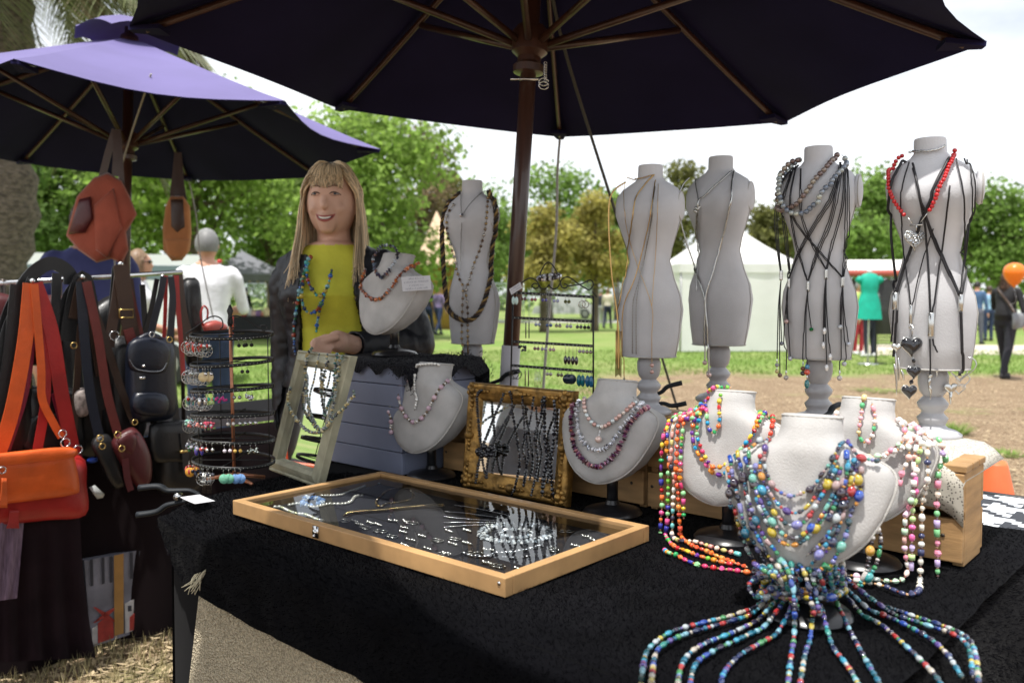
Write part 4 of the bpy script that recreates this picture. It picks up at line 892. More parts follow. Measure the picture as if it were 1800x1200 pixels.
strand('rose_bead_strand', 'long strand of pink and pearl beads along the pink bust left edge', 'necklace', onb('pink', [(725, 662), (707, 673), (700, 683), (693, 697), (691, 710), (688, 723), (691, 737), (690, 753), (685, 763)], .006), g_pink, None, 5)
strand('rose_bead_necklace', 'looped pink, pearl and olive bead necklace on the pink bust', 'necklace', onb('pink', [(720, 665), (708, 680), (705, 692), (707, 713), (717, 733), (732, 742), (749, 730), (761, 708), (772, 688), (782, 677), (789, 669)], .006), g_pink, None, 6)
# --- purple bust
strand('blush_pearl_necklace', 'blush and white pearl necklace on the purple-strand bust', 'necklace', onb('purple', [(1029, 700), (1030, 716), (1036, 734), (1047, 746), (1061, 750), (1074, 744), (1091, 731), (1107, 718), (1117, 709)], .005), g_plain('round', 'pearl', .0098, .0098, [S(225, 190, 180), S(235, 225, 215), S(205, 160, 150), S(215, 225, 225)]), None, 7)
pr = onb('purple', [(1060, 752), (1056, 773)], .009); rt = strand('pearl_pendant', 'single large blush pearl hanging below the blush pearl necklace', 'pendant', pr, g_plain('facet', 'metal', .0032, .003, [(.7, .7, .7)]), None, 8); bead(rt, origin(rt), pr[-1], Z, .0145, .0145, 'round', 'pearl', S(230, 205, 195), 'pearl')
strand('crystal_necklace', 'clear crystal cluster necklace on the purple-strand bust', 'necklace', onb('purple', [(1019, 708), (1016, 738), (1022, 767), (1036, 787), (1056, 793), (1076, 780), (1096, 753), (1114, 727), (1128, 712)], .005), lambda i, r: ('facet', 'metal' if r.random() < .35 else 'glass', .0036, .0105 * r.uniform(.6, 1.1), r.choice([S(225, 228, 235), S(190, 195, 205), S(245, 245, 250)])), None, 9, jit=.003)
strand('purple_necklace', 'thick mauve crystal rope necklace on the bust behind the case', 'necklace', onb('purple', [(1010, 713), (1007, 749), (1013, 785), (1027, 807), (1049, 820), (1074, 809), (1094, 780), (1107, 749), (1122, 731), (1138, 721)], .006), lambda i, r: ('facet', 'glass' if i % 3 else 'metal', .0042, .0125 * r.uniform(.75, 1.1), r.choice([S(130, 75, 110), S(165, 110, 130), S(100, 55, 95), S(190, 140, 140), S(110, 70, 80)])), None, 10, jit=.002)
# --- gold mirror black necklaces
def PM(px, py, off=.026):
    r = ray(px, py); o = GM0 + gmn * off; return EYE + r * ((o - EYE).dot(gmn) / r.dot(gmn))
JET = [(.008, .008, .012), (.015, .015, .02), (.02, .02, .03)]
for k, (nm, lab, pp, s) in enumerate([('bead_rope', 'leftmost knotted black bead rope on the gilt mirror', [(848, 685), (840, 692), (839, 716), (844, 771), (847, 791), (841, 816), (836, 851)], .0085), ('bead_rope', 'black bead rope slanting to the first knot on the gilt mirror', [(885, 690), (884, 697), (871, 727), (858, 760), (847, 791), (850, 820), (856, 842)], .008), ('bead_rope', 'black bead rope slanting to the second knot on the gilt mirror', [(901, 716), (898, 724), (878, 758), (862, 791), (857, 815), (855, 842)], .008),
        ('jet_strand', 'faceted jet strand, first to the right of the knotted ropes', [(896, 688), (899, 697), (902, 731), (911, 785), (913, 816), (905, 856), (898, 871)], .0072), ('jet_strand', 'faceted jet strand, second to the right of the knotted ropes', [(918, 696), (920, 724), (922, 760), (919, 789), (925, 820), (920, 856)], .0066), ('jet_strand', 'faceted jet strand, third to the right of the knotted ropes', [(938, 697), (937, 708), (933, 733), (925, 771), (929, 798), (922, 838), (920, 856)], .0066), ('jet_strand', 'faceted jet strand, fourth to the right of the knotted ropes', [(953, 700), (951, 731), (940, 765), (945, 802), (941, 838), (933, 873)], .0072), ('jet_strand', 'large bead jet strand, fifth to the right of the knotted ropes', [(957, 696), (957, 733), (958, 771), (962, 805), (956, 838), (953, 873)], .0095), ('jet_strand', 'large bead jet strand nearest the gilt mirror right rail', [(974, 702), (976, 736), (972, 785), (968, 820), (971, 860), (976, 880)], .009)]):
    pth = [PM(a.x, a.y, .030 if k < 3 else .027) for a in cr([V((a, b, 0)) for a, b in pp], 8)]
    strand(nm, lab, 'necklace', pth, g_plain('facet' if k > 2 else 'round', 'jet', s * .8 if k < 3 else s, s, JET, .2), 'black necklaces on the gilt mirror', 20 + k)
for px in (847, 862): 
    mb = MB(); c = PM(px, 792, .03); [mb.ball(c + V((R.uniform(-.011, .011), R.uniform(-.006, .006), R.uniform(-.011, .011))), .006, 7, 5) for _ in range(16)]; tag(obj('bead_knot', mb, bead_m['jet']), 'black bead knot on the gilt mirror, ' + ('left' if px == 847 else 'right') + ' of two', 'bead knot')
# --- cream mirror necklaces
def PW(px, py, off=.024):
    r = ray(px, py); o = WM0 + wmn * off; return EYE + r * ((o - EYE).dot(wmn) / r.dot(wmn))
HEM = [S(60, 75, 80), S(150, 155, 150), S(95, 115, 105), S(185, 165, 110), S(50, 55, 65), S(120, 140, 130)]
wz = lambda L_: [PW(480 + a.x / 4.615, 600 + a.y / 4.615) for a in cr([V((x, y, 0)) for x, y in L_], 8)]
strand('grey_bead_strand', 'grey green bead strand hanging left inside the cream mirror', 'necklace', wz([(320, 55), (280, 110), (268, 180), (270, 330), (285, 520), (330, 680), (400, 715), (450, 650), (485, 520), (520, 300), (535, 180), (575, 105)]), lambda i, r: ('chip', 'glass', .0055, .009, r.choice(HEM)), None, 31, jit=.002)
strand('green_bead_necklace', 'wide green and pearl loop around the cream mirror frame', 'necklace', wz([(140, 370), (122, 480), (150, 580), (210, 660), (300, 735), (400, 730), (490, 620), (600, 515), (650, 440), (655, 390)]), lambda i, r: ('chip' if i % 3 else 'round', 'glass', .006, .0085, r.choice(HEM + [S(210, 195, 140)])), None, 32, jit=.002)
strand('hematite_strand', 'thin dark bead strand at the cream mirror centre', 'necklace', wz([(375, 100), (352, 200), (330, 320), (300, 430), (300, 560), (350, 670)]), g_plain('round', 'glass', .0058, .0058, HEM), None, 33)
strand('smoky_cluster', 'smoky crystal cluster hanging high in the cream mirror', 'necklace', wz([(450, 100), (430, 200), (415, 290), (390, 370), (385, 430)]), lambda i, r: ('chip', 'glass', .006, .006 + .009 * min(1, i / 14), r.choice(HEM)), None, 34, jit=.003)
strand('teal_bead_strand', 'teal bead strand hanging right inside the cream mirror', 'necklace', wz([(520, 90), (500, 250), (490, 380), (470, 470), (430, 560), (400, 640)]), lambda i, r: ('chip', 'glass', .006, .009, r.choice([S(50, 110, 110), S(90, 130, 100), S(160, 150, 100), S(60, 70, 80)])), None, 35, jit=.002)
# --- mannequins: chains and cords
gch = mat('gold_chain', (.62, .40, .16), .3, 1); sch = mat('silver_chain', (.62, .62, .60), .25, 1); och = mat('oxidised_chain', (.30, .29, .28), .35, 1); cord_m = mat('black_cord', (.008, .007, .010), .5)
def chain(name, label, key, pp, r, m, cat='necklace', group=None, off=.003, link_=.004, root=None, part='chain'):
    pts = rsl(onb(key, pp, off + .002, 16), link_ / 2) if key else rsl([V(p) for p in pp], link_ / 2)
    mb = MB(); mb.tube(pts, [r * (1.15 if i % 2 else .55) for i in range(len(pts))], 6)
    if root is None: root = thing(name, label, cat, pts[0], group)
    obj(part, mb, m, root); return root, pts
def cord(root, key, pp, r=.0013, m=None, off=.0025, name='cord'):
    pts = onb(key, pp, off + .0025, 14); mb = MB(); mb.tube(pts, r, 6); obj(name, mb, m or cord_m, root); return pts
def drop(root, p, items, top=None):         # beads hanging down from p
    o = origin(root)
    for kind, mk, l, w_, col in items: bead(root, o, p - Z * l / 2, Z, l, w_, kind, mk, col, 'bead'); p = p - Z * l * .98
    return p
# M1
rt = thing('rope_necklace', 'thick twisted black and gold rope necklace on the leftmost mannequin', 'necklace', P(820, 340, 2.4)); base = rsl(onb('m1', [(810, 338), (795, 352), (782, 373), (777, 404), (779, 458), (784, 518), (797, 551), (822, 563), (841, 550), (855, 515), (863, 465), (867, 411), (868, 363), (858, 334)], .007), .003)
for k, m in enumerate((cord_m, mat('gold_cord', (.30, .20, .07), .4, .4), mat('brown_cord', (.06, .035, .02), .6))):
    mb = MB(); pts = []
    for i, p in enumerate(base):
        t_ = (base[min(i + 1, len(base) - 1)] - base[max(0, i - 1)]).normalized(); a = t_.orthogonal().normalized(); a = (a - t_ * a.dot(t_)).normalized(); ref = V((0, -1, 0)); a = (ref - t_ * ref.dot(t_)).normalized(); b = t_.cross(a); q = i * .55 + k * 2.094; pts.append(p + (a * cos(q) + b * sin(q)) * .0042)
    mb.tube(pts, .0036, 6); obj('cord', mb, m, rt)
for p in (base[len(base) // 16], base[-len(base) // 14]): bead(rt, origin(rt), p, Z, .013, .013, 'round', 'metal', S(200, 195, 185), 'end_cap')
BR_ = [S(150, 130, 110), S(110, 90, 75), S(195, 190, 180), S(175, 150, 110)]
strand('beaded_chain', 'fine bronze bead chain hanging down the left side of leftmost mannequin', 'necklace', onb('m1', [(800, 360), (787, 382), (790, 420), (798, 452), (809, 490), (815, 506), (814, 540), (813, 585), (813, 622)], .004), lambda i, r: ('round', 'metal', .009 if i % 5 == 0 else .0028, .0085 if i % 5 == 0 else .002, r.choice(BR_)), None, 41)
strand('crystal_chain', 'fine bronze crystal chain crossing the right side of leftmost mannequin', 'necklace', onb('m1', [(858, 338), (857, 350), (852, 401), (844, 434), (833, 466), (825, 496), (820, 510), (823, 545), (823, 575), (823, 612)], .004), lambda i, r: ('round', 'metal', .009 if i % 4 == 0 else .0028, .0085 if i % 4 == 0 else .002, r.choice(BR_)), None, 42)
rt, pts = chain('ball_pendant', 'thin cord with crystal ball pendant on the leftmost mannequin', 'm1', [(812, 336), (812, 360), (813, 380)], .0012, och); bead(rt, origin(rt), pts[-1], Z, .013, .013, 'facet', 'metal', S(230, 230, 230), 'crystal_ball'); chain('', '', 'm1', [(853, 335), (830, 357), (815, 378)], .0012, och, root=rt); chain('', '', 'm1', [(813, 390), (812, 430), (812, 477)], .0011, och, root=rt)
for px, y0, y1 in ((813, 610, 628), (823, 585, 622)):
    mb = MB(); p = onb('m1', [(px, y0), (px, y0 + 1)], .004)[0]; [mb.tube([p, p + V((R.uniform(-.003, .003), R.uniform(-.003, .003), -(y1 - y0) * 2.5 / 1500))], .0006, 3) for _ in range(12)]; tag(obj('gold_tassel', mb, gch), 'small gold tassel at the hem of the leftmost mannequin, ' + ('left' if px == 813 else 'right') + ' one', 'tassel')
# M2 gold chains
for k, (lab, pp, r, l) in enumerate([('thick gold chain falling outside the left edge of the gold-chain mannequin', [(1100, 320), (1075, 341), (1070, 388), (1075, 480), (1084, 546), (1087, 590), (1087, 650)], .0021, .006), ('gold chain from right shoulder to left hip of the gold-chain mannequin', [(1150, 308), (1132, 330), (1117, 355), (1110, 407), (1095, 517), (1086, 560), (1084, 640)], .0018, .005), ('gold chain falling from the right shoulder in the middle of the gold-chain mannequin', [(1152, 319), (1143, 381), (1121, 480), (1099, 539), (1097, 600), (1097, 663)], .0014, .005), ('hair-thin gold cord crossing to the right hip of the gold-chain mannequin', [(1098, 322), (1102, 388), (1121, 462), (1146, 539), (1146, 590), (1146, 638)], .0008, .003), ('hair-thin gold cord straight down the right of the gold-chain mannequin', [(1157, 326), (1154, 407), (1150, 480), (1146, 539)], .0008, .003), ('dotted bronze bead chain at the centre of the gold-chain mannequin', [(1148, 360), (1146, 385), (1128, 480), (1116, 524), (1114, 560), (1114, 622)], .0013, .007), ('second dotted bronze chain beside the centre one', [(1152, 330), (1140, 420), (1125, 500), (1120, 540), (1120, 622)], .0012, .007), ('gold choker chain round the neck of the gold-chain mannequin', [(1102, 312), (1116, 316), (1132, 314), (1148, 308)], .0013, .004)]):
    rt, pts = chain('gold_chain', lab, 'm2', pp, r, gch if k not in (5, 6) else och, group='gold chains on one mannequin', link_=l)
    if k == 3: drop(rt, pts[-1], [('round', 'pearl', .010, .010, S(205, 165, 155)), ('facet', 'metal', .006, .002, (.6, .5, .4)), ('round', 'pearl', .010, .010, S(205, 165, 155))])
    if k == 2: drop(rt, pts[-1], [('facet', 'glass', .009, .006, S(150, 130, 90))])
    if k == 0:
        mb = MB(); [mb.tube([pts[-1] + V((x, 0, .09)), pts[-1] + V((x, 0, -.012 - abs(x)))], .0012, 4) for x in (-.006, -.003, 0, .003, .006)]; obj('tassel', mb, gch, rt)
# M3 lariat
rt, p1 = chain('silver_lariat', 'silver mesh lariat chain knotted at the hip of a mannequin', 'm3', [(1212, 312), (1200, 326), (1192, 355), (1201, 407), (1220, 465), (1240, 524), (1240, 580), (1239, 634)], .0026, sch, link_=.004); chain('', '', 'm3', [(1289, 304), (1286, 330), (1284, 352), (1271, 414), (1256, 473), (1242, 524), (1245, 580), (1246, 655)], .0026, sch, root=rt, link_=.004)
drop(rt, p1[-1], [('round', 'pearl', .013, .013, S(220, 190, 185))]); drop(rt, onb('m3', [(1246, 654), (1246, 656)], .004)[0], [('round', 'pearl', .014, .014, S(220, 190, 185))])
rt, p1 = chain('knotted_chain', 'twisted silver chain knotted at the throat of the lariat mannequin', 'm3', [(1286, 303), (1262, 325), (1240, 345), (1229, 357), (1226, 400), (1226, 443)], .0024, sch, link_=.005); chain('', '', 'm3', [(1223, 308), (1226, 335), (1229, 357), (1228, 440), (1227, 512)], .0016, sch, root=rt); mb = MB(); [mb.ball(p1[len(p1) // 2 + 4] + V((R.uniform(-.008, .008), -.003, R.uniform(-.008, .008))), .0038, 6, 4) for _ in range(10)]; obj('knot', mb, sch, rt)
# M4 pearls and cords
GP = [S(120, 100, 95), S(150, 135, 125), S(165, 155, 140), S(130, 110, 105)]; SP = [S(150, 158, 168), S(175, 182, 180), S(120, 130, 145), S(190, 192, 180)]
cds = [([(1404, 290), (1375, 330), (1366, 380), (1368, 430), (1373, 478)], 3), ([(1400, 292), (1380, 360), (1383, 420), (1390, 490)], 3), ([(1402, 296), (1395, 370), (1440, 440), (1478, 488)], 2), ([(1478, 285), (1465, 340), (1420, 420), (1391, 492)], 3), ([(1410, 300), (1412, 375), (1435, 440), (1452, 474)], 2), ([(1480, 290), (1462, 380), (1440, 440), (1423, 494)], 3), ([(1484, 290), (1480, 360), (1462, 430), (1453, 474)], 2), ([(1487, 292), (1487, 380), (1484, 440), (1479, 488)], 3), ([(1392, 370), (1405, 430), (1421, 494)], 2)]
rt = thing('cord_necklaces', 'bundle of black cord lariats with silver coil slides on the pearl mannequin', 'necklace', P(1440, 290, 1.9))
for pp, n in cds:
    for j in range(n): cord(rt, 'm4', [(x + (j - n / 2) * 3.0 * sin(pi * (i + .6) / len(pp)), y) for i, (x, y) in enumerate(pp)], .0011, off=.003 + .001 * j)
for k, (x, y, ends) in enumerate([(1373, 484, [(1366, 630, 0), (1371, 655, 1), (1374, 600, 2)]), (1390, 499, [(1382, 650, 3), (1388, 560, 4), (1394, 625, 5)]), (1422, 504, [(1414, 630, 6), (1428, 575, 7), (1419, 640, 8)]), (1452, 483, [(1449, 575, 9), (1453, 640, 9), (1458, 620, 10), (1447, 600, 9)]), (1479, 497, [(1476, 650, 3), (1484, 635, 5), (1474, 570, 5), (1487, 600, 11)])]):
    p = onb('m4', [(x, y), (x, y + 1)], .005)[0]; mb = MB(); mb.lathe([(.0030, -.011)] + [(.0042 if i % 2 else .0033, -.010 + i * .0022) for i in range(10)] + [(.003, .011)], p, 10); obj('coil_slide', mb, sch, rt)
    for ex, ey, kd in ends:
        pts = cord(rt, 'm4', [(x, y + 6), (lerp(x, ex, .4) - 2, lerp(y, ey, .4)), (ex, ey)], .0012, off=.005); e = pts[-1]
        it = {0: [('facet', 'metal', .010, .003, (.6, .6, .6)), ('round', 'pearl', .009, .009, S(150, 150, 150)), ('facet', 'metal', .005, .003, (.6, .6, .6)), ('round', 'pearl', .009, .009, S(200, 185, 130))], 1: [('round', 'pearl', .010, .010, S(120, 90, 80))], 2: [('round', 'pearl', .009, .009, S(110, 115, 125))], 3: [('facet', 'metal', .012, .004, (.6, .6, .6)), ('round', 'pearl', .0115, .0115, S(210, 200, 195))], 4: [('round', 'pearl', .0115, .0115, S(200, 170, 165))], 5: [('round', 'pearl', .0105, .0105, S(200, 205, 210))], 6: [('facet', 'metal', .012, .003, (.6, .6, .6)), ('round', 'gloss', .010, .011, S(120, 70, 40)), ('round', 'glass', .011, .012, S(30, 25, 25))], 7: [('facet', 'glass', .009, .010, S(20, 110, 60))], 8: [('round', 'glass', .011, .011, S(40, 130, 170)), ('round', 'glass', .013, .014, S(215, 70, 40)), ('facet', 'metal', .01, .003, (.6, .6, .6)), ('oval', 'glass', .020, .012, S(20, 120, 125))], 9: [('oval', 'pearl', .016, .009, S(235, 235, 235))], 10: [('oval', 'pearl', .016, .009, S(235, 235, 235))], 11: [('round', 'pearl', .010, .010, S(205, 210, 220))]}[kd]; drop(rt, e, it)
strand('brown_pearl_necklace', 'large bronze pearl necklace around the corded mannequin neck', 'necklace', onb('m4', [(1407, 281), (1391, 285), (1377, 299), (1370, 318), (1367, 337), (1367, 353), (1377, 366), (1393, 362), (1407, 353), (1417, 341), (1430, 325), (1442, 311), (1454, 297), (1465, 281), (1475, 268)], .009), g_plain('round', 'pearl', .0125, .0125, GP, .04), None, 51)
strand('silver_pearl_necklace', 'large silver grey pearl necklace around the corded mannequin neck', 'necklace', onb('m4', [(1409, 279), (1393, 290), (1382, 309), (1379, 330), (1381, 346), (1388, 361), (1401, 370), (1415, 370), (1431, 360), (1445, 344), (1457, 330), (1471, 313), (1483, 297), (1488, 284), (1479, 271)], .016), g_plain('round', 'pearl', .0122, .0122, SP, .06), None, 52)
# M5
rt = thing('cord_pendants', 'black cords with silver slides and pendants on the sunlit mannequin', 'necklace', P(1640, 290, 1.7))
for pp, r in (([(1592, 283), (1572, 325), (1566, 400), (1572, 470), (1579, 515)], .0028), ([(1600, 290), (1588, 340), (1592, 420), (1604, 538)], .0014), ([(1666, 283), (1628, 365), (1604, 440), (1581, 515)], .0030), ([(1606, 292), (1624, 380), (1632, 470), (1636, 552)], .0020), ([(1668, 330), (1655, 430), (1639, 552)], .0018), ([(1640, 400), (1618, 480), (1606, 538)], .0013), ([(1678, 285), (1690, 350), (1688, 450), (1684, 518)], .0016), ([(1695, 278), (1708, 330), (1700, 430), (1687, 518)], .0016), ([(1618, 350), (1655, 450), (1683, 518)], .0016), ([(1606, 300), (1640, 420), (1682, 520)], .0022), ([(1700, 280), (1703, 360), (1694, 460), (1686, 518)], .0014)): cord(rt, 'm5', pp, r, off=.005)
for x, y, w_, h in ((1579, 529, .0062, .017), (1604, 552, .0032, .018), (1637, 570, .0062, .023), (1685, 533, .0045, .016)):
    p = onb('m5', [(x, y), (x, y + 1)], .007)[0]; mb = MB(); mb.lathe([(w_ * .8, -h), (w_, -h * .95), (w_ * .93, 0), (w_, h * .95), (w_ * .8, h)], p, 12); obj('silver_slide', mb, sch, rt)
def heart2(root, c, w_, m, name, th=.35, rim=None, wirer=None, ax=V((1, 0, 0))):
    c = V(c); ax = V((ax.x, ax.y, 0)).normalized(); nr = V((ax.y, -ax.x, 0)); nr = nr if nr.y < 0 else -nr; out = []
    for i in range(28):
        t = 2 * pi * i / 28; out.append(c + ax * (16 * sin(t) ** 3) / 32 * w_ + Z * (13 * cos(t) - 5 * cos(2 * t) - 2 * cos(3 * t) - cos(4 * t)) / 32 * w_)
    if wirer: mb = MB(); mb.tube(out + [out[0], out[1]], wirer, 6); return obj(name, mb, m, root)
    mb = MB(); cc_ = sum(out, V()) / 28; vs_ = []
    prof = [(.3, -.8), (.8, -.55), (1, 0), (.93, .5), (.65, .9), (.25, 1.08)]
    for k, h in prof: vs_ += [cc_ + (p - cc_) * k + nr * th * w_ * .5 * h for p in out]
    mb.add(vs_, [(i * 28 + j, i * 28 + (j + 1) % 28, (i + 1) * 28 + (j + 1) % 28, (i + 1) * 28 + j) for i in range(5) for j in range(28)] + [tuple(range(28))[::-1], tuple(5 * 28 + j for j in range(28))]); o = obj(name, mb, m, root)
    if rim: mb = MB(); mb.tube(out + [out[0], out[1]], rim, 6); obj('rim', mb, sch, o)
    return o
def m5p(x, y, off=.012): return onb('m5', [(x, y), (x, y + 1)], off)[0]
hd = m5p(1602, 600, .016).y
def H5(x, y): return P(x, y, hd)
cord(rt, 'm5', [(1577, 545), (1574, 600)], .0018, off=.006); cord(rt, 'm5', [(1582, 545), (1580, 590), (1578, 625)], .0026, off=.006); cord(rt, 'm5', [(1635, 595), (1636, 640), (1635, 655)], .0016, off=.006); cord(rt, 'm5', [(1640, 595), (1643, 610), (1647, 618)], .0018, off=.006); cord(rt, 'm5', [(1684, 548), (1686, 600), (1687, 660)], .0030, off=.007)
jet = bead_m['jet']
rt2 = thing('heart_pendant', 'three glossy black heart pendants in a line on the sunlit mannequin', 'pendant', H5(1602, 590)); 
for L_ in ([H5(1604, 570), H5(1603, 592)], [H5(1602, 574) + V((.0045 * cos(a), 0, .0045 * sin(a))) for a in [i * pi / 5 for i in range(11)]], [H5(1604, 625), H5(1607, 642)], [H5(1605, 665), H5(1600, 676)]): mb = MB(); mb.tube(L_, .0012, 5); obj('wire_link', mb, sch, rt2)
for x, y, w_ in ((1602, 607, .042), (1606, 653, .028), (1598, 687, .030)): heart2(rt2, H5(x, y), w_, jet, 'heart', .45, .0011)
for x, y in ((1606, 634), (1602, 671)): bead(rt2, origin(rt2), H5(x, y), Z, .009, .008, 'facet', 'jet', (.01, .01, .01), 'spacer_bead')
rt2 = thing('wire_heart_pendant', 'cluster of open silver wire hearts at right of the sunlit mannequin', 'pendant', H5(1684, 600))
for x, y, w_ in ((1681, 608, .046), (1683, 618, .026), (1686, 645, .054), (1684, 655, .030), (1690, 668, .028), (1688, 683, .022)): heart2(rt2, H5(x, y) + V((0, R.uniform(-.006, .006), 0)), w_, sch, 'wire_heart', wirer=.0011, ax=V((1, R.uniform(-.5, .5), 0)))
heart2(rt2, H5(1671, 682), .026, sch, 'leaf_heart', .2); mb = MB(); mb.tube([H5(1671, 688), H5(1671, 710)], [.004, .0008], 6); mb.tube([H5(1650, 693), H5(1665, 686)], .0008, 4); obj('spike', mb, sch, rt2)
rt2 = thing('silver_drop_pendant', 'small silver heart with long leaf drops at left of the sunlit mannequin', 'pendant', H5(1576, 613)); heart2(rt2, H5(1576, 610), .020, sch, 'heart', .4)
for x0, y0, x1, y1 in ((1574, 620, 1576, 694), (1579, 630, 1580, 670), (1584, 650, 1589, 668), (1572, 640, 1573, 660)): mb = MB(); mb.tube(cr([H5(x0, y0), H5((x0 + x1) / 2 + 1, (y0 + y1) / 2), H5(x1, y1)], 4), [.0012, .0018, .0024, .0026, .0026, .0022, .0018, .0012, .0006], 6); obj('leaf_drop', mb, sch, rt2)
rt2 = thing('silver_tree_pendant', 'silver branching tree pendants at centre of the sunlit mannequin', 'pendant', H5(1647, 620)); mb = MB(); mb.ball(H5(1647, 620), .0045, 8, 6); mb.ball(H5(1635, 660), .005, 8, 6)
for k in range(7): a = (k - 3) * .3; mb.tube(cr([H5(1647, 655), H5(1647 + 8 * sin(a), 645), H5(1647 + 18 * sin(a), 632 + 5 * abs(a))], 3), .0009, 4)
mb.tube([H5(1647, 622), H5(1647, 662)], .0013, 5); mb.tube(cr([H5(1635, 662), H5(1633, 675), H5(1636, 688), H5(1635, 702)], 4), [.001, .002, .003, .003, .0022, .002, .003, .0028, .002, .0016, .001, .0008, .0006], 6); obj('silver_branches', mb, sch, rt2)
RED = [S(205, 35, 40), S(190, 25, 32)]
redp = onb('m5', [(1588, 273), (1577, 280), (1569, 299), (1568, 323), (1574, 344), (1584, 361), (1598, 379)], .009); strand('red_bead_strand', 'red coral bead strand, left half, on the sunlit mannequin', 'necklace', redp, g_plain('round', 'gloss', .0082, .0088, RED, .04), 'red coral bead necklace halves', 61)
strand('red_bead_strand', 'red coral bead strand, right half, on the sunlit mannequin', 'necklace', onb('m5', [(1679, 262), (1673, 281), (1666, 297), (1659, 316), (1652, 332), (1643, 351), (1629, 372)], .009), g_plain('round', 'gloss', .0082, .0088, RED, .04), 'red coral bead necklace halves', 62)
rt2 = thing('silver_heart_pendant', 'hammered silver heart on a toggle below the red beads', 'pendant', m5p(1613, 395)); mb = MB(); a_, b_2 = m5p(1603, 393, .01), m5p(1624, 392, .01); mb.tube([a_, b_2], .0015, 6); mb.tube([m5p(1600, 380, .01), m5p(1608, 390, .01)], .0012, 5); mb.tube([m5p(1628, 373, .01), m5p(1620, 388, .01)], .0012, 5); mb.tube([m5p(1613, 393, .01), m5p(1613, 403, .011)], .0012, 5); obj('toggle', mb, sch, rt2); heart2(rt2, m5p(1613, 414, .014), .040, mat('hammered_silver', (.6, .62, .64), .22, 1, bump=1, bs=260, bdist=.004, voro=True), 'heart', .3, .0012); mb = MB(); mb.tube([m5p(1613, 428, .012), m5p(1613, 441, .012)], .0011, 5); obj('tail_chain', mb, sch, rt2)
chain('neck_chain', 'silver chain wrapped around the neck of the sunlit mannequin', 'm5', [(1597, 268), (1610, 266), (1630, 268), (1650, 262), (1658, 256)], .0022, sch, link_=.007)
# --- colour bust: candy shells
cg = 'candy coloured shell strands'
strand('shell_loop', 'short candy shell loop around the neck of the candy bust', 'necklace', onb('colour', [(1245, 697), (1245, 722), (1247, 748), (1255, 761), (1264, 752), (1267, 737), (1266, 712), (1270, 692)], .006), g_shell(CANDY, .009, .0085), None, 71)
strand('shell_neck_ring', 'candy shell beads resting on top of the candy bust neck', 'necklace', [p + Z * .003 for p in onb('colour', [(1246, 692), (1255, 686), (1270, 683), (1288, 684)], .003)], g_shell(CANDY, .008, .008), None, 72)
strand('shell_necklace', 'candy shell necklace, outer of two loops on the candy bust chest', 'necklace', onb('colour', [(1238, 714), (1222, 745), (1221, 775), (1229, 796), (1240, 812), (1253, 828), (1266, 834), (1280, 828), (1300, 800), (1318, 775), (1330, 745), (1337, 725)], .006), g_shell(CANDY, .010, .010), None, 73)
strand('shell_necklace', 'candy shell necklace, inner of two loops on the candy bust chest', 'necklace', onb('colour', [(1242, 716), (1230, 757), (1236, 785), (1249, 812), (1262, 822), (1285, 812), (1312, 780), (1335, 745), (1345, 722)], .011), g_shell(CANDY, .009, .009), None, 74)
strand('shell_necklace', 'orange and candy shell strand over the candy bust right shoulder', 'necklace', onb('colour', [(1343, 722), (1355, 742), (1352, 768), (1338, 790), (1318, 806)], .009), g_shell([S(225, 70, 40), S(240, 140, 60), S(200, 40, 50), S(60, 150, 90), S(110, 50, 140)], .010, .010), None, 75)
OR = [S(235, 115, 45), S(225, 90, 50), S(240, 150, 70), S(215, 80, 60)]
def PT(px, py, h=.006):
    p = PZ(px, py, TZ + h)
    if (p - FL).dot(FN) > -.005: p = PF(px, py, .055)
    return p
tb = lambda L_, h=.006: [PT(a.x, a.y, h) for a in cr([V((x, y, 0)) for x, y in L_], 6)]
hs = [([(1238, 714), (1210, 730), (1180, 742), (1171, 752), (1164, 780), (1162, 835), (1164, 885), (1161, 925), (1163, 957)], [(1160, 966), (1185, 973), (1210, 986), (1245, 996), (1285, 1001), (1320, 1006)], CANDY, 'outermost candy shell strand hanging left of the candy bust'), ([(1240, 716), (1205, 735), (1182, 745), (1179, 780), (1175, 832), (1174, 900), (1170, 940)], [(1170, 952), (1200, 965), (1240, 980), (1290, 992)], CANDY, 'second candy shell strand hanging left of the candy bust'), ([(1242, 718), (1212, 735), (1191, 745), (1186, 800), (1184, 860), (1182, 922), (1181, 944)], [(1180, 950), (1215, 950), (1255, 962), (1300, 974)], [S(235, 215, 195), S(225, 160, 150), S(60, 60, 80), S(240, 235, 225), S(200, 190, 120), S(120, 200, 200)], 'pale shell strand hanging left of the candy bust'), ([(1243, 719), (1215, 738), (1198, 748), (1195, 800), (1192, 860), (1194, 910), (1197, 942)], [(1198, 951), (1235, 965), (1275, 983), (1315, 997)], OR, 'orange shell strand hanging left of the candy bust'), ([(1244, 720), (1222, 738), (1207, 746), (1202, 800), (1201, 867), (1202, 912)], None, CANDY, 'innermost short candy shell strand hanging left of the candy bust')]
for k, (a, b, pal, lab) in enumerate(hs):
    pth = onb('colour', a, .009); pth = pth + (tb(b) if b else [])
    strand('shell_strand', lab, 'necklace', cr(pth[::4] + [pth[-1]], 4), g_shell(pal, .0105, .0095), cg, 80 + k)
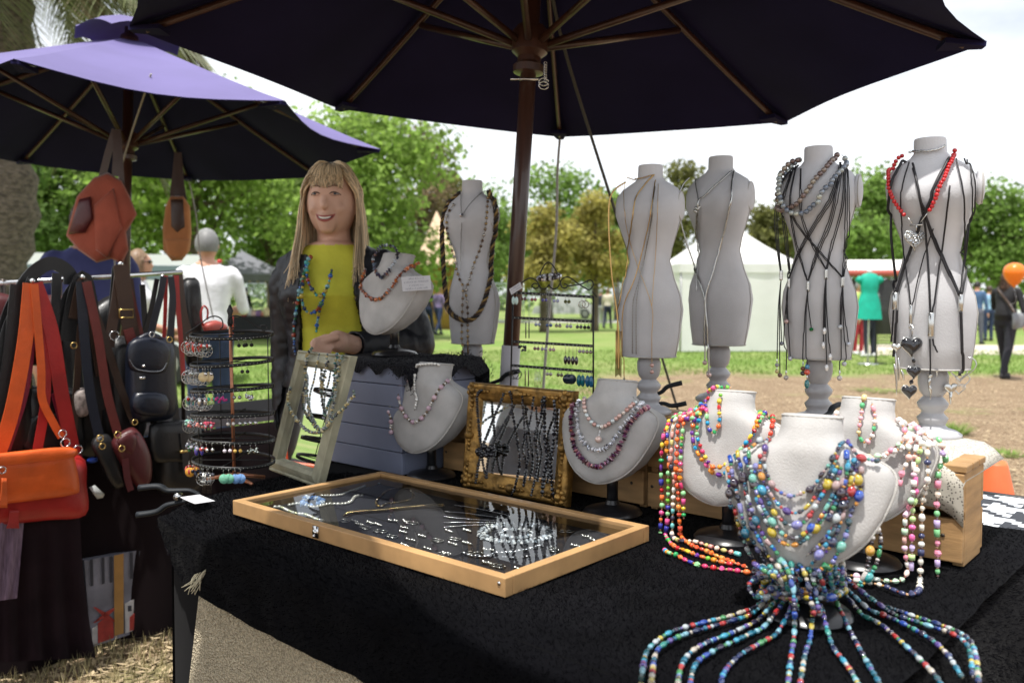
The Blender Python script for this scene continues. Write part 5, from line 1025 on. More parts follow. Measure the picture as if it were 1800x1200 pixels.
# --- pastel bust
strand('pastel_loop', 'short pastel shell loop around the neck of the sunlit bust', 'necklace', onb('pastel', [(1520, 700), (1517, 712), (1515, 732), (1511, 760), (1518, 776), (1528, 775), (1536, 760), (1536, 732), (1532, 708)], .006), g_shell([S(235, 160, 170), S(240, 210, 150), S(90, 180, 120), S(240, 235, 230), S(230, 180, 190)], .009, .009), None, 90)
strand('pastel_strand', 'pastel shell strand on the left shoulder of the sunlit bust', 'necklace', onb('pastel', [(1478, 725), (1470, 740), (1468, 758), (1474, 770)], .006), g_shell(PAST, .010, .009), None, 91)
for k, (pp, lab) in enumerate([([(1575, 735), (1600, 755), (1612, 768), (1590, 785), (1560, 798), (1530, 804), (1505, 800)], 'pastel shell strand crossing the sunlit bust chest, upper one'), ([(1572, 742), (1590, 770), (1570, 790), (1545, 808), (1515, 812), (1495, 806)], 'pastel shell strand crossing the sunlit bust chest, lower one'), ([(1585, 738), (1612, 765), (1634, 780), (1630, 790)], 'pastel shell strand over the right shoulder of the sunlit bust')]):
    strand('pastel_strand', lab, 'necklace', onb('pastel', pp, .010), g_shell(PAST, .012, .010), None, 92 + k)
NV = [S(240, 238, 230), S(235, 230, 215), S(60, 65, 100)]
for k, (pp, tbp, pal, lab) in enumerate([([(1590, 770), (1598, 800), (1586, 830), (1582, 850)], None, PAST, 'short pastel strand on the right of the sunlit bust chest'), ([(1612, 775), (1606, 810), (1603, 860), (1593, 885), (1591, 922), (1590, 960), (1596, 1000)], [(1598, 1015), (1570, 1021), (1530, 1016), (1490, 1010)], PAST, 'pink and mint shell strand hanging before the right crate, leftmost'), ([(1618, 778), (1608, 830), (1605, 892), (1603, 940), (1602, 1000)], None, [S(210, 190, 230), S(190, 220, 150), S(235, 110, 170), S(240, 235, 225)], 'lilac and lime shell strand hanging before the right crate'), ([(1628, 780), (1625, 835), (1621, 885), (1620, 935), (1618, 1000), (1617, 1025)], [(1617, 1038), (1590, 1044), (1560, 1031), (1520, 1022), (1480, 1016)], NV, 'white and navy shell strand hanging before the right crate'), ([(1640, 778), (1648, 800), (1649, 835), (1647, 885), (1647, 947), (1648, 1000), (1649, 1032)], None, [S(235, 150, 175), S(130, 200, 140), S(240, 225, 210), S(200, 180, 225)], 'pink and green shell strand hanging farthest right before the crate')]):
    pth = onb('pastel', pp, .011, dy=-.01) + (tb(tbp) if tbp else [])
    strand('pastel_strand', lab, 'necklace', cr(pth[::4] + [pth[-1]], 4), g_shell(pal, .0115, .0105), None, 96 + k)
# --- front bust: millefiori
fg = None
for k, (pp, s, off, lab) in enumerate([([(1353, 772), (1347, 800), (1348, 822), (1357, 848), (1370, 863), (1392, 872), (1413, 866), (1431, 855), (1444, 835), (1459, 814), (1470, 794), (1480, 779)], .85, .006, 'dark mixed bead choker on the nearest bust'), ([(1333, 815), (1331, 844), (1346, 866), (1361, 896), (1372, 909), (1389, 922), (1411, 920), (1424, 907), (1437, 885), (1450, 862), (1474, 816)], 1.08, .008, 'millefiori strand, second loop down on the nearest bust'), ([(1314, 805), (1324, 831), (1335, 879), (1346, 905), (1361, 935), (1379, 952), (1400, 955), (1424, 940), (1446, 913), (1460, 888), (1474, 866), (1489, 835), (1500, 811)], 1.08, .008, 'millefiori strand, third loop down on the nearest bust'), ([(1298, 803), (1307, 827), (1315, 861), (1320, 887), (1327, 920), (1340, 946), (1353, 967), (1372, 985), (1400, 1000)], 1.05, .008, 'millefiori strand, third from the left edge of the nearest bust'), ([(1290, 807), (1294, 837), (1305, 881), (1314, 922), (1325, 950), (1345, 985), (1370, 1005)], 1.08, .008, 'millefiori strand, second from the left edge of the nearest bust'), ([(1287, 822), (1290, 861), (1294, 902), (1303, 935), (1315, 968), (1335, 1000)], 1.08, .008, 'millefiori strand along the left edge of the nearest bust'), ([(1511, 822), (1512, 850), (1506, 879), (1496, 900), (1489, 928), (1480, 952), (1460, 985), (1430, 1010)], 1.12, .009, 'millefiori strand along the right edge of the nearest bust'), ([(1498, 838), (1488, 870), (1478, 895), (1470, 920), (1457, 945), (1441, 972), (1424, 990)], 1.1, .010, 'millefiori strand, second from the right edge of the nearest bust'), ([(1485, 860), (1474, 900), (1459, 935), (1440, 957), (1418, 975)], 1.05, .009, 'millefiori strand, third from the right edge of the nearest bust'), ([(1482, 780), (1500, 803), (1522, 814), (1545, 818)], 1.0, .009, 'bead cluster on the right shoulder of the nearest bust'), ([(1312, 800), (1330, 790), (1345, 778), (1352, 770)], .9, .008, 'bead cluster on the left shoulder of the nearest bust'), ([(1484, 800), (1496, 828), (1508, 842), (1500, 862)], 1.1, .010, 'large flower bead cluster right of centre on the nearest bust'), ([(1303, 800), (1312, 840), (1322, 880), (1334, 915), (1350, 945), (1372, 970)], 1.0, .009, 'blue millefiori strand inside the left edge of the nearest bust'), ([(1322, 800), (1330, 850), (1345, 888), (1362, 918), (1385, 940), (1405, 942), (1430, 925), (1452, 895), (1468, 860), (1480, 815)], 1.0, .010, 'millefiori strand between the second and third loops of the nearest bust'), ([(1505, 815), (1500, 850), (1488, 885), (1478, 915), (1466, 945), (1450, 970)], 1.05, .010, 'green millefiori strand inside the right edge of the nearest bust'), ([(1490, 815), (1484, 850), (1470, 885), (1455, 915)], 1.1, .011, 'short millefiori strand right of centre on the nearest bust'), ([(1340, 800), (1340, 830), (1350, 855), (1365, 880), (1385, 898), (1405, 900), (1425, 885), (1445, 855), (1462, 825), (1472, 800)], .9, .007, 'fine bead strand between choker and second loop of the nearest bust')]):
    strand('millefiori_strand', lab, 'necklace', onb('front', pp, off), g_mille(MILLE, s * .84), fg, 110 + k)
fans = [[(1395, 1030), (1340, 1060), (1290, 1080), (1230, 1095), (1180, 1110), (1150, 1130), (1135, 1150), (1128, 1190), (1125, 1235)], [(1390, 1045), (1330, 1075), (1270, 1095), (1210, 1112), (1170, 1130), (1152, 1150), (1145, 1200)], [(1385, 1060), (1340, 1085), (1290, 1110), (1240, 1130), (1210, 1150), (1195, 1180), (1190, 1220)], [(1392, 1067), (1350, 1097), (1300, 1122), (1255, 1143), (1222, 1168), (1212, 1212)], [(1400, 1080), (1370, 1110), (1330, 1133), (1298, 1153), (1272, 1183), (1267, 1212)], [(1397, 1090), (1396, 1120), (1391, 1150), (1385, 1205)], [(1430, 1085), (1425, 1120), (1415, 1150), (1406, 1205)], [(1440, 1085), (1460, 1130), (1490, 1170), (1512, 1208)], [(1455, 1062), (1485, 1092), (1512, 1142), (1540, 1190), (1552, 1212)], [(1470, 1057), (1510, 1077), (1550, 1098), (1600, 1142), (1640, 1182), (1660, 1212)], [(1465, 1043), (1520, 1067), (1570, 1087), (1620, 1113), (1660, 1143), (1690, 1188)], [(1470, 1030), (1530, 1055), (1600, 1080), (1660, 1100), (1700, 1120), (1715, 1150), (1720, 1200)], [(1480, 1045), (1560, 1075), (1620, 1095), (1680, 1116), (1704, 1142), (1710, 1190)]]
nm = ['first', 'second', 'third', 'fourth', 'fifth', 'sixth', 'seventh', 'eighth', 'ninth', 'tenth', 'eleventh', 'twelfth', 'last']
fy0 = KY['front'] - .028
for k, f in enumerate(fans):
    x0 = 1325 + k * 13; head_ = [P(x0, 990 + 5 * sin(k), fy0 + .03), P(lerp(x0, f[0][0], .5), 1012, fy0 + .008 + .006 * (k % 2))] + [PT(f[0][0], f[0][1] - 8, .034)]
    body_ = tb(f, .007); n_ = len(body_); body_ = [p + Z * .026 * max(0, 1 - i / 7) for i, p in enumerate(body_)]
    strand('fanned_strand', 'glass bead strand fanned over the fur, %s counted from the left' % nm[k], 'necklace', cr(head_ + body_[1::3] + [body_[-1]], 6), g_mille(COOL, .9, .62), 'glass strands fanned on the fur', 130 + k)
rr = random.Random(77)
for k in range(8):
    a = PT(1350 + k * 16, 1000 + rr.uniform(-4, 6)); pts = [a]
    for j in range(6): pts.append(PT(rr.uniform(1322, 1490), rr.uniform(998, 1050), .026 + .016 * rr.random() + .012 * (j % 2)))
    strand('tangled_strand', 'glass bead strand in the tangle heaped before the nearest bust', 'necklace', cr(pts, 7), g_mille(COOL if k % 2 else MILLE, .85), 'tangled glass strands', 150 + k)
for k, pp in enumerate([[(1488, 940), (1540, 930), (1548, 950), (1542, 985), (1530, 1010), (1512, 1030)], [(1540, 915), (1535, 940), (1528, 975), (1522, 1005), (1505, 1035)]]): strand('hanging_strand', 'amber and teal glass strand hanging behind the nearest bust, %s' % ('right one' if k == 0 else 'left one'), 'necklace', [P(a.x, a.y, 1.33 - .0001 * (a.y - 900)) for a in cr([V((x, y, 0)) for x, y in pp], 6)], g_mille([S(60, 150, 150), S(200, 150, 60), S(190, 185, 180), S(50, 40, 45), S(50, 130, 80)], 1.05), None, 160 + k)

# ---------------------------------------------------------------- jewellery inside the case
ZC = TZ + .0095
def cz(L_, n=5): return [PZ(a.x, a.y, ZC) for a in cr([V((400 + x / 4.495, 800 + y / 4.495, 0)) for x, y in L_], n)]
def cz2(L_, n=5): return [PZ(a.x, a.y, ZC) for a in cr([V((780 + x / 4.495, 800 + y / 4.495, 0)) for x, y in L_], n)]
PL = [S(235, 235, 228), S(215, 215, 208)]; SV = [S(215, 215, 220), S(185, 188, 195)]
strand('pearl_strand', 'white pearl strand lying at the back left of the case', 'necklace', cz([(690, 315), (800, 318), (900, 312), (960, 285), (1000, 275), (1080, 245), (1150, 215), (1200, 225)]), g_plain('round', 'pearl', .0070, .0070, PL), None, 170)
strand('pearl_strand', 'white pearl strand curving across the left half of the case', 'necklace', cz([(480, 395), (580, 380), (680, 410), (800, 385), (900, 385), (970, 370), (1010, 325), (1070, 318)]), g_plain('round', 'pearl', .0088, .0088, PL), None, 171)
strand('pearl_strand', 'pearl strand along the case front left inside edge', 'necklace', cz([(365, 410), (420, 410), (520, 455), (620, 470), (700, 505), (760, 520)]), g_plain('round', 'pearl', .0085, .0085, [S(200, 205, 175), S(230, 230, 225)]), None, 172)
strand('blue_cluster', 'pale blue crystal cluster bracelet in the case left corner', 'bracelet', cz([(590, 360), (640, 340), (700, 345), (750, 370), (700, 400), (620, 400), (590, 375)]), lambda i, r: ('facet', 'glass', .006, .013, r.choice([S(150, 185, 235), S(215, 230, 245), S(110, 150, 210)])), None, 173, jit=.004)
strand('gold_bracelet', 'gold and crystal bracelet ring at the back of the case', 'bracelet', cz([(1200, 330), (1250, 285), (1330, 260), (1420, 265), (1470, 310), (1440, 350), (1350, 370), (1270, 380), (1200, 405), (1175, 370), (1200, 330)]), g_plain('chip', 'metal', .0045, .006, [S(190, 160, 90), S(210, 205, 195), S(160, 130, 70)]), None, 174)
strand('gold_mesh_bracelet', 'wide champagne mesh bracelet laid straight across the case', 'bracelet', cz([(930, 480), (1000, 455), (1200, 440), (1400, 420), (1600, 402), (1720, 395)]), g_plain('disc', 'metal', .0042, .0125, [S(190, 170, 130), S(160, 140, 105)]), None, 175)
for k, pp in enumerate([[(85, 395), (200, 410), (400, 450), (530, 480)], [(10, 445), (150, 455), (300, 475), (480, 500)], [(0, 485), (150, 500), (300, 510), (460, 520)], [(0, 530), (150, 530), (300, 532), (440, 530)], [(0, 570), (120, 560), (280, 550), (400, 548)]]): strand('silver_chain', 'fine silver chain in the fan of chains, number %s from the back of the case' % ('one', 'two', 'three', 'four', 'five')[k], 'necklace', cz2(pp), g_plain('round', 'metal', .0045, .0045, SV), 'fan of silver chains in the case', 176 + k, thread=False)
ov = [(570 + 290 * cos(a) * q, 620 + 75 * sin(a) * q) for q in (1.0, .88, .74) for a in [i * pi / 10 for i in range(21)]]
for q, lab in ((1.0, 'outer row of the oval crystal collar in the case'), (.86, 'middle row of the oval crystal collar in the case'), (.42, 'inner crystal cluster of the oval collar in the case')): strand('crystal_collar', lab, 'necklace', cz2([(570 + 290 * cos(a) * q, 622 + 78 * sin(a) * q) for a in [i * pi / 8 for i in range(17)]]), lambda i, r: ('facet', 'metal' if i % 2 else 'glass', .006, .010, r.choice([S(235, 240, 245), S(200, 210, 220)])), 'rows of the crystal collar', 182 + int(q * 10), thread=False, jit=.002)
strand('crystal_bracelet', 'crystal line bracelet before the oval collar in the case', 'bracelet', cz2([(460, 800), (560, 808), (700, 795), (900, 788)]), g_plain('facet', 'metal', .0045, .005, SV), None, 195)
strand('flower_bracelet', 'silver flower link bracelet in the case front right', 'bracelet', cz2([(140, 770), (200, 790), (280, 800), (360, 795), (420, 770), (530, 770), (640, 750), (780, 710)]), g_plain('disc', 'metal', .009, .008, SV, .3), None, 196)
ep = [(1550, 445, 0), (560, 575, 1), (885, 430, 0)]
esp = [(930, 515), (1000, 520), (1040, 545), (1075, 570), (1130, 530), (1190, 545), (1205, 600), (1300, 515), (1390, 520), (1450, 530), (1390, 570), (1370, 605), (1290, 640), (1540, 635), (1440, 665), (1650, 670), (1580, 735), (1390, 710), (1700, 780), (1730, 600)]
esp2 = [(180, 590), (90, 655), (50, 700), (175, 690), (240, 770), (350, 745), (330, 850), (435, 870), (580, 900), (20, 770), (860, 740), (1130, 640), (1040, 710), (970, 600), (1180, 670)]
for k, (x, y, f) in enumerate([(a, b, cz) for a, b in esp] + [(a, b, cz2) for a, b in esp2]):
    p = f([(x, y), (x + 1, y)])[0]; rt = thing('earring_pair', 'tiny silver earring or charm lying loose in the display case', 'earring', p, 'small silver pieces in the case')
    for s in (-1, 1):
        q = p + cu * s * R.uniform(.004, .007) + cw * R.uniform(-.004, .004); mb = MB()
        if k % 3 == 0: mb.tube([q + V((.008 * cos(a), .008 * sin(a), 0)) for a in [i * pi / 5 for i in range(11)]], .0014, 4)
        else: mb.ball(q, .0042, 7, 5); mb.ball(q + cu * .006, .0032, 6, 4); mb.tube([q, q + cu * .009 + cw * .003], .0006, 4)
        obj('earring', mb, sch, rt)

# ---------------------------------------------------------------- earring ladder and spinner
def earring_pair(name, label, p, kind, col, mk='gloss', s=1.0, sep=.012, ax=U, group=None, hang=.016):
    rt = thing(name, label, 'earrings', p, group); o = origin(rt)
    for sg in (-1, 1):
        q = p + ax * sg * sep / 2; mb = MB(); mb.tube([q, q + V((0, -.002, .002)), q + V((0, -.004, -.002)), q - Z * hang], .0005, 4); obj('hook', mb, sch, rt); b = q - Z * hang
        if kind == 'ball': bead(rt, o, b - Z * .004 * s, Z, .009 * s, .009 * s, 'round', mk, col, 'drop')
        elif kind == 'drop': bead(rt, o, b - Z * .010 * s, Z, .022 * s, .010 * s, 'oval', mk, col, 'drop')
        elif kind == 'stick': bead(rt, o, b - Z * .02 * s, Z, .042 * s, .0035 * s, 'tube', mk, col, 'drop')
        elif kind == 'disc': mb = MB(); mb.lathe([(.002, -.0012), (.0125 * s, -.001), (.013 * s, 0), (.0125 * s, .001), (.002, .0012)], b - Z * .012 * s, 16, V((0, -1, 0))); o2 = obj('drop', mb, bead_m[mk], rt); o2.color = (*col, 1)
        elif kind == 'filigree':
            mb = MB(); c = b - Z * .013 * s
            for k in range(10): a = k * pi / 5; mb.tube([c + V((cos(a), 0, sin(a))) * .004 * s, c + V((cos(a + .25), 0, sin(a + .25))) * .012 * s, c + V((cos(a + .5), 0, sin(a + .5))) * .004 * s], .0007, 3)
            mb.tube([c + V((cos(a), 0, sin(a))) * .0125 * s for a in [i * pi / 8 for i in range(17)]], .0008, 4); o2 = obj('drop', mb, sch, rt)
        elif kind == 'hoop': mb = MB(); mb.tube([b - Z * .012 * s + V((.012 * s * cos(a), .003 * cos(a), .012 * s * sin(a))) for a in [i * pi / 8 for i in range(17)]], .0011, 5); obj('drop', mb, bead_m[mk], rt).color = (*col, 1)
        elif kind == 'tassel': mb = MB(); [mb.tube([b + V((x, 0, 0)), b + V((x * 1.6, 0, -.05 * s))], .0005, 3) for x in (-.003, -.001, .001, .003)]; obj('drop', mb, sch, rt)
        elif kind == 'cluster': [bead(rt, o, b + V((R.uniform(-.006, .006), R.uniform(-.004, .004), -.006 + R.uniform(-.006, .006))) * s, Z, .006 * s, .006 * s, 'facet', mk, col, 'drop') for _ in range(7)]
    return rt
blkw = mat('black_wire', (.008, .008, .009), .45)
LV = 1.70
root = thing('earring_ladder', 'black wire earring ladder with scroll top standing on the crate', 'earring stand', PV(970, 690, LV)); Lp = lambda x, y: PV(x, y, LV)
for xa, ya, xb, yb in ((902, 512, 897, 700), (1043, 520, 1043, 700)): mb = MB(); mb.tube([Lp(xa, ya), V((*Lp(xb, yb).xy, CT + .002))], .0022, 6); obj('post', mb, blkw, root)
bars = [((900, 514), (1043, 522)), ((902, 558), (1041, 565)), ((902, 600), (1041, 608)), ((900, 642), (1041, 653))]
for (a, b) in bars:
    p, q = Lp(*a), Lp(*b); mb = MB(); mb.box((p + q) / 2, (q - p) / 2, W * .0008, Z * .0034); bo_ = obj('crossbar', mb, blkw, root, False)
    mb = MB(); [mb.lathe([(.0012, 0), (.0012, .0003)], p.lerp(q, (i + .5) / 20) - W * .0010, 6, -W) for i in range(20)]; obj('hole', mb, mat('light_hole', (.5, .52, .45), .8), bo_)
cz_ = lambda L_: cr([Lp(860 + x / 4.617, 440 + y / 4.617) for x, y in L_], 5)
for L_ in ([(250, 270), (330, 225), (385, 250), (400, 290), (375, 310), (345, 290), (365, 268), (390, 275)], [(400, 250), (425, 160), (480, 95), (540, 160), (575, 250)], [(400, 270), (420, 305), (455, 310), (485, 280)], [(485, 280), (510, 310), (550, 305), (572, 270)], [(575, 260), (600, 225), (650, 220), (720, 270), (770, 300), (810, 320), (845, 280), (830, 245), (800, 245), (795, 265)], [(575, 260), (590, 300), (620, 305), (635, 285), (610, 270)], [(635, 290), (740, 275), (790, 250)], [(835, 335), (875, 380)]): mb = MB(); mb.tube(cz_(L_), .0017, 6); obj('scroll', mb, blkw, root)
rt = thing('crystal_bangle', 'sparkling crystal stretch bangle on top of the earring ladder', 'bracelet', Lp(965, 487)); o = origin(rt)
for k in range(26): a = 2 * pi * k / 26; bead(rt, o, Lp(965, 487) + U * .032 * cos(a) + W * .02 * sin(a) + Z * .006 * sin(a), U, .009, .012, 'facet', 'metal' if k % 2 else 'glass', S(200, 200, 205) if k % 3 else S(70, 65, 65), 'crystal')
card_thing('small tilted white label on the top left of the earring ladder', Lp(912, 507) - W * .012, Lp(925, 496) - Lp(900, 512), Z, .042, .017, [.030, .034], .005, .0068)
ER = [[(906, 'drop', (.55, .75, .72), 'glass'), (921, 'ball', S(90, 30, 40), 'glass'), (939, 'ball', S(150, 80, 80), 'glass'), (958, 'ball', S(60, 50, 130), 'glass'), (978, 'ball', S(160, 165, 200), 'glass'), (998, 'ball', S(110, 115, 80), 'metal'), (1027, 'hoop', S(190, 185, 180), 'metal')], [(928, 'stick', S(80, 80, 85), 'metal'), (946, 'ball', S(150, 160, 185), 'glass'), (966, 'ball', S(20, 70, 130), 'glass'), (982, 'ball', S(160, 155, 150), 'metal'), (1001, 'ball', S(150, 150, 165), 'glass'), (1019, 'ball', S(30, 40, 40), 'glass'), (1032, 'ball', S(60, 60, 60), 'metal')], [(919, 'cluster', S(35, 35, 45), 'gloss'), (944, 'ball', S(120, 70, 80), 'glass'), (957, 'ball', S(170, 165, 185), 'pearl'), (971, 'ball', S(190, 160, 165), 'pearl'), (998, 'drop', S(25, 25, 25), 'glass'), (1011, 'drop', S(25, 25, 25), 'glass'), (1023, 'ball', S(170, 160, 165), 'pearl'), (1036, 'ball', S(170, 160, 150), 'metal')], [(907, 'hoop', S(30, 30, 35), 'jet'), (927, 'stick', S(120, 115, 105), 'metal'), (946, 'tassel', S(150, 150, 150), 'metal'), (966, 'ball', S(180, 170, 165), 'pearl'), (985, 'ball', S(80, 70, 20), 'glass'), (1002, 'disc', S(25, 45, 60), 'gloss'), (1022, 'drop', S(20, 110, 120), 'gloss'), (1037, 'drop', S(30, 100, 140), 'gloss')]]
nmr = ['top', 'second', 'third', 'bottom']; cn = {}
for r_, row in enumerate(ER):
    a, b = bars[r_]
    for j, (px, kd, col, mk) in enumerate(row):
        t = (px - a[0]) / (b[0] - a[0]); p = Lp(px, lerp(a[1], b[1], t)) - W * .002 + Z * .001
        earring_pair('earring_pair', '%s earrings, %s from the left on the %s bar of the ladder' % ({'ball': 'small bead', 'drop': 'drop', 'stick': 'slim stick', 'hoop': 'hoop', 'tassel': 'chain tassel', 'cluster': 'dark cluster', 'disc': 'dark disc'}[kd], ['first', 'second', 'third', 'fourth', 'fifth', 'sixth', 'seventh', 'eighth'][j], nmr[r_]), p, kd, col, mk, 1.35 if (r_ == 3 and kd == 'drop') else (1.0 if kd != 'hoop' or r_ else .7), .011, group='earrings on the ladder', hang=.012 + .006 * (kd == 'drop' and r_ == 2) * 3)
# spinner
SC = PZ(412, 848, TZ); SD = SC.y; copper = mat('copper_tube', (.50, .22, .13), .35, .8, var=.2, vs=30)
root = thing('earring_spinner', 'black tiered earring spinner on a copper tripod at the table left', 'earring stand', SC); SX = SC.x
def sz(y): return P(405, y, SD).z
tiers = [588, 636, 682, 727, 770, 808]; r0 = .097
mb = MB(); mb.tube([SC + Z * .02, V((SX - .004, SD, sz(560)))], .0042, 8); obj('column', mb, copper, root)
for a in (2.9, 5.6, .55): mb = MB(); mb.tube([SC + Z * .022, SC + V((cos(a) * .075, sin(a) * .075, .006))], .0045, 8); obj('tripod_leg', mb, copper, root)
for k, y in enumerate(tiers):
    z_ = sz(y); mb = MB(); n = 48; rows = []
    for hgt_ in (.0042, -.0042): rows.append([V((SX + r0 * cos(2 * pi * i / n), SD + r0 * sin(2 * pi * i / n), z_ + hgt_ + .006 * sin(2 * pi * i / n + k))) for i in range(n + 1)])
    mb.grid(rows); o_ = obj('tier_ring', mb, blkw, root, fix=False); sd = o_.modifiers.new('t', 'SOLIDIFY'); sd.thickness = .0015
    mb = MB(); mb.tube([V((SX - r0, SD, z_)), V((SX + r0, SD, z_))], .0014, 5); mb.tube([V((SX, SD - r0, z_)), V((SX, SD + r0, z_))], .0014, 5); obj('spoke', mb, blkw, o_)
    mb = MB(); [mb.lathe([(.0011, 0), (.0011, .0004)], V((SX + (r0 + .0012) * cos(a), SD + (r0 + .0012) * sin(a), z_ + .006 * sin(a + k))), 5, V((cos(a), sin(a), 0))) for a in [pi + .1 + i * .1 for i in range(30)]]; obj('hole', mb, mat('light_hole', (.5, .52, .45), .8), o_)
for a in (-.25, 2.2, 4.1): mb = MB(); mb.tube([V((SX + r0 * cos(a), SD + r0 * sin(a), sz(588))), V((SX + r0 * cos(a), SD + r0 * sin(a), sz(808)))], .0014, 5); obj('upright_wire', mb, blkw, root)
SPx = lambda x, y: P(280 + x / 6, 540 + y / 6, SD - .01)
for L_ in ([(280, 280), (400, 200), (520, 110), (600, 95), (660, 130), (670, 200), (640, 230)], [(730, 200), (730, 120), (790, 90), (880, 110), (1060, 220), (1110, 255)], [(730, 180), (760, 215), (800, 210), (800, 175)], [(1060, 220), (1080, 190), (1130, 195), (1130, 235), (1090, 240)]): mb = MB(); mb.tube(cr([SPx(*q) for q in L_], 5), .0016, 6); obj('scroll', mb, blkw, root)
mb = MB(); mb.lathe([(.003, 0), (.007, .01), (.005, .03), (.008, .04), (.002, .055)], V((SX - .004, SD - .0, sz(575))), 10); obj('finial', mb, blkw, root)
SE = [(0, 329, 'ball', S(205, 205, 205), 'metal'), (0, 336, 'drop', S(190, 190, 190), 'metal'), (0, 343, 'ball', S(190, 190, 195), 'metal'), (0, 355, 'drop', S(200, 60, 40), 'glass'), (0, 370, 'drop', S(210, 45, 35), 'gloss'), (0, 387, 'ball', S(220, 70, 60), 'gloss'), (0, 448, 'ball', S(50, 50, 50), 'metal'), (0, 458, 'ball', S(40, 40, 40), 'metal'), (1, 335, 'filigree', 0, 'metal'), (1, 349, 'filigree', 0, 'metal'), (1, 365, 'ball', S(200, 210, 205), 'metal'), (1, 389, 'disc', S(215, 195, 150), 'shell'), (1, 452, 'ball', S(60, 60, 60), 'metal'), (2, 338, 'drop', S(40, 170, 170), 'gloss'), (2, 353, 'filigree', 0, 'metal'), (2, 383, 'filigree', 0, 'metal'), (2, 398, 'ball', S(30, 170, 140), 'gloss'), (2, 415, 'cluster', S(190, 50, 130), 'gloss'), (2, 440, 'ball', S(150, 150, 150), 'metal'), (2, 458, 'cluster', S(200, 200, 205), 'metal'), (3, 338, 'cluster', S(140, 200, 210), 'glass'), (3, 346, 'cluster', S(170, 220, 200), 'glass'), (3, 357, 'cluster', S(230, 120, 110), 'glass'), (3, 378, 'cluster', S(230, 150, 140), 'glass'), (3, 393, 'cluster', S(200, 60, 90), 'glass'), (3, 430, 'ball', S(220, 215, 210), 'pearl'), (3, 448, 'ball', S(205, 210, 210), 'metal'), (3, 462, 'ball', S(230, 230, 230), 'metal'), (4, 340, 'drop', S(60, 160, 90), 'glass'), (4, 372, 'drop', S(70, 60, 160), 'glass'), (4, 424, 'ball', S(215, 205, 215), 'shell'), (4, 440, 'ball', S(220, 180, 90), 'shell'), (4, 462, 'cluster', S(215, 220, 210), 'metal'), (5, 344, 'disc', S(200, 90, 80), 'shell'), (5, 352, 'disc', S(225, 160, 60), 'shell'), (5, 387, 'tassel', 0, 'metal'), (5, 422, 'disc', S(120, 190, 160), 'shell'), (5, 440, 'disc', S(120, 160, 210), 'shell')]
for ti in range(6):
    for px in range(328, 405, 11): SE.append((ti, px + R.randint(-3, 3), R.choice(['ball', 'drop', 'filigree', 'cluster', 'ball']), R.choice([S(200, 200, 205), S(170, 170, 175), S(190, 60, 50), S(215, 215, 215), S(60, 60, 70)]), R.choice(['metal', 'metal', 'glass'])))
SE.sort(key=lambda q: (q[0], q[1])); cnt = {}
for k, (ti, px, kd, col, mk) in enumerate(SE):
    xx = (px - 412) / 1500 * SD * 1.0; xx = max(-r0 * .97, min(r0 * .97, xx)); yy = -sqrt(max(0, r0 * r0 - xx * xx)); cnt[ti] = cnt.get(ti, 0) + 1
    a = atan2(yy, xx); p = V((SX + xx, SD + yy - .002, sz(tiers[ti]) + .006 * sin(a + ti) - .003))
    earring_pair('earring_pair', '%s earrings, %s from the left on spinner tier %s' % ({'ball': 'bead', 'drop': 'drop', 'filigree': 'silver filigree', 'disc': 'round disc', 'cluster': 'bead cluster', 'tassel': 'long chain tassel'}[kd], ['first', 'second', 'third', 'fourth', 'fifth', 'sixth', 'seventh', 'eighth', 'ninth', 'tenth', 'eleventh', 'twelfth', 'thirteenth', 'fourteenth', 'fifteenth', 'sixteenth', 'seventeenth', 'eighteenth'][cnt[ti] - 1], ['one at the top', 'two', 'three', 'four', 'five', 'six at the bottom'][ti]), p, kd, col or (.6, .6, .6), mk, (.9 if kd == 'disc' else 1.2 if kd == 'filigree' else 1.0), .012, ax=V((1, .3, 0)).normalized(), group='earrings on the spinner', hang=.010)
# ---------------------------------------------------------------- handbag stall
BU = -3.11
def PB(px, py, off=0.0): return PU(px, py, BU + off)
def leather(name, c, r=.42, b=.35): return mat(name, c, r, var=.15, vs=14, bump=b, bs=160, bdist=.002, coat=.08)
blkL = leather('black_leather', (.010, .010, .011)); navyL = leather('navy_leather', (.006, .009, .020)); brnL = leather('brown_leather', (.035, .018, .011)); burgL = leather('burgundy_leather', (.075, .012, .014)); redL = leather('red_leather', (.36, .018, .016)); orgL = leather('orange_leather', (.66, .105, .016)); rustS = mat('rust_suede', (.30, .065, .035), .9, var=.15, vs=9, bump=.3, bs=90, sheen=.2); tanS = mat('tan_suede', (.48, .20, .075), .9, var=.15, vs=9, bump=.3, bs=90, sheen=.2); brass = mat('brass_fitting', (.62, .44, .16), .28, 1); choc = leather('chocolate_leather', (.055, .028, .018)); maroonS = leather('dark_red_strap', (.13, .022, .018))
dcl = mat('dark_stall_cloth', (.010, .006, .007), .95, sheen=.06, spec=.1)
root = thing('handbag_table', 'dark cloth covered table of the handbag stall', 'table', T(BU - .3, 1.7)); mb = MB()
c0, c1 = T(BU, .55), T(BU, 2.62); d0, d1 = T(BU - .7, .55), T(BU - .7, 2.62)
rows = []
for z, o in ((.74, .0), (.72, .012), (.6, .02), (.4, .03), (.2, .04), (.02, .045)): rows.append([c0.lerp(c1, i / 40) + U * (o + o * .9 * sin(i * .8) * (0 if z > .7 else 1)) + Z * z for i in range(41)])
mb.grid(rows); mb.grid([[c0 + Z * .745, c1 + Z * .745], [d0 + Z * .745, d1 + Z * .745]]); mb.grid([[c0 + Z * .74, d0 + Z * .74], [c0 + Z * .02, d0 + Z * .02]]); mb.grid([[c1 + Z * .74, d1 + Z * .74], [c1 + Z * .02, d1 + Z * .02]]); obj('cloth', mb, dcl, root, fix=False)
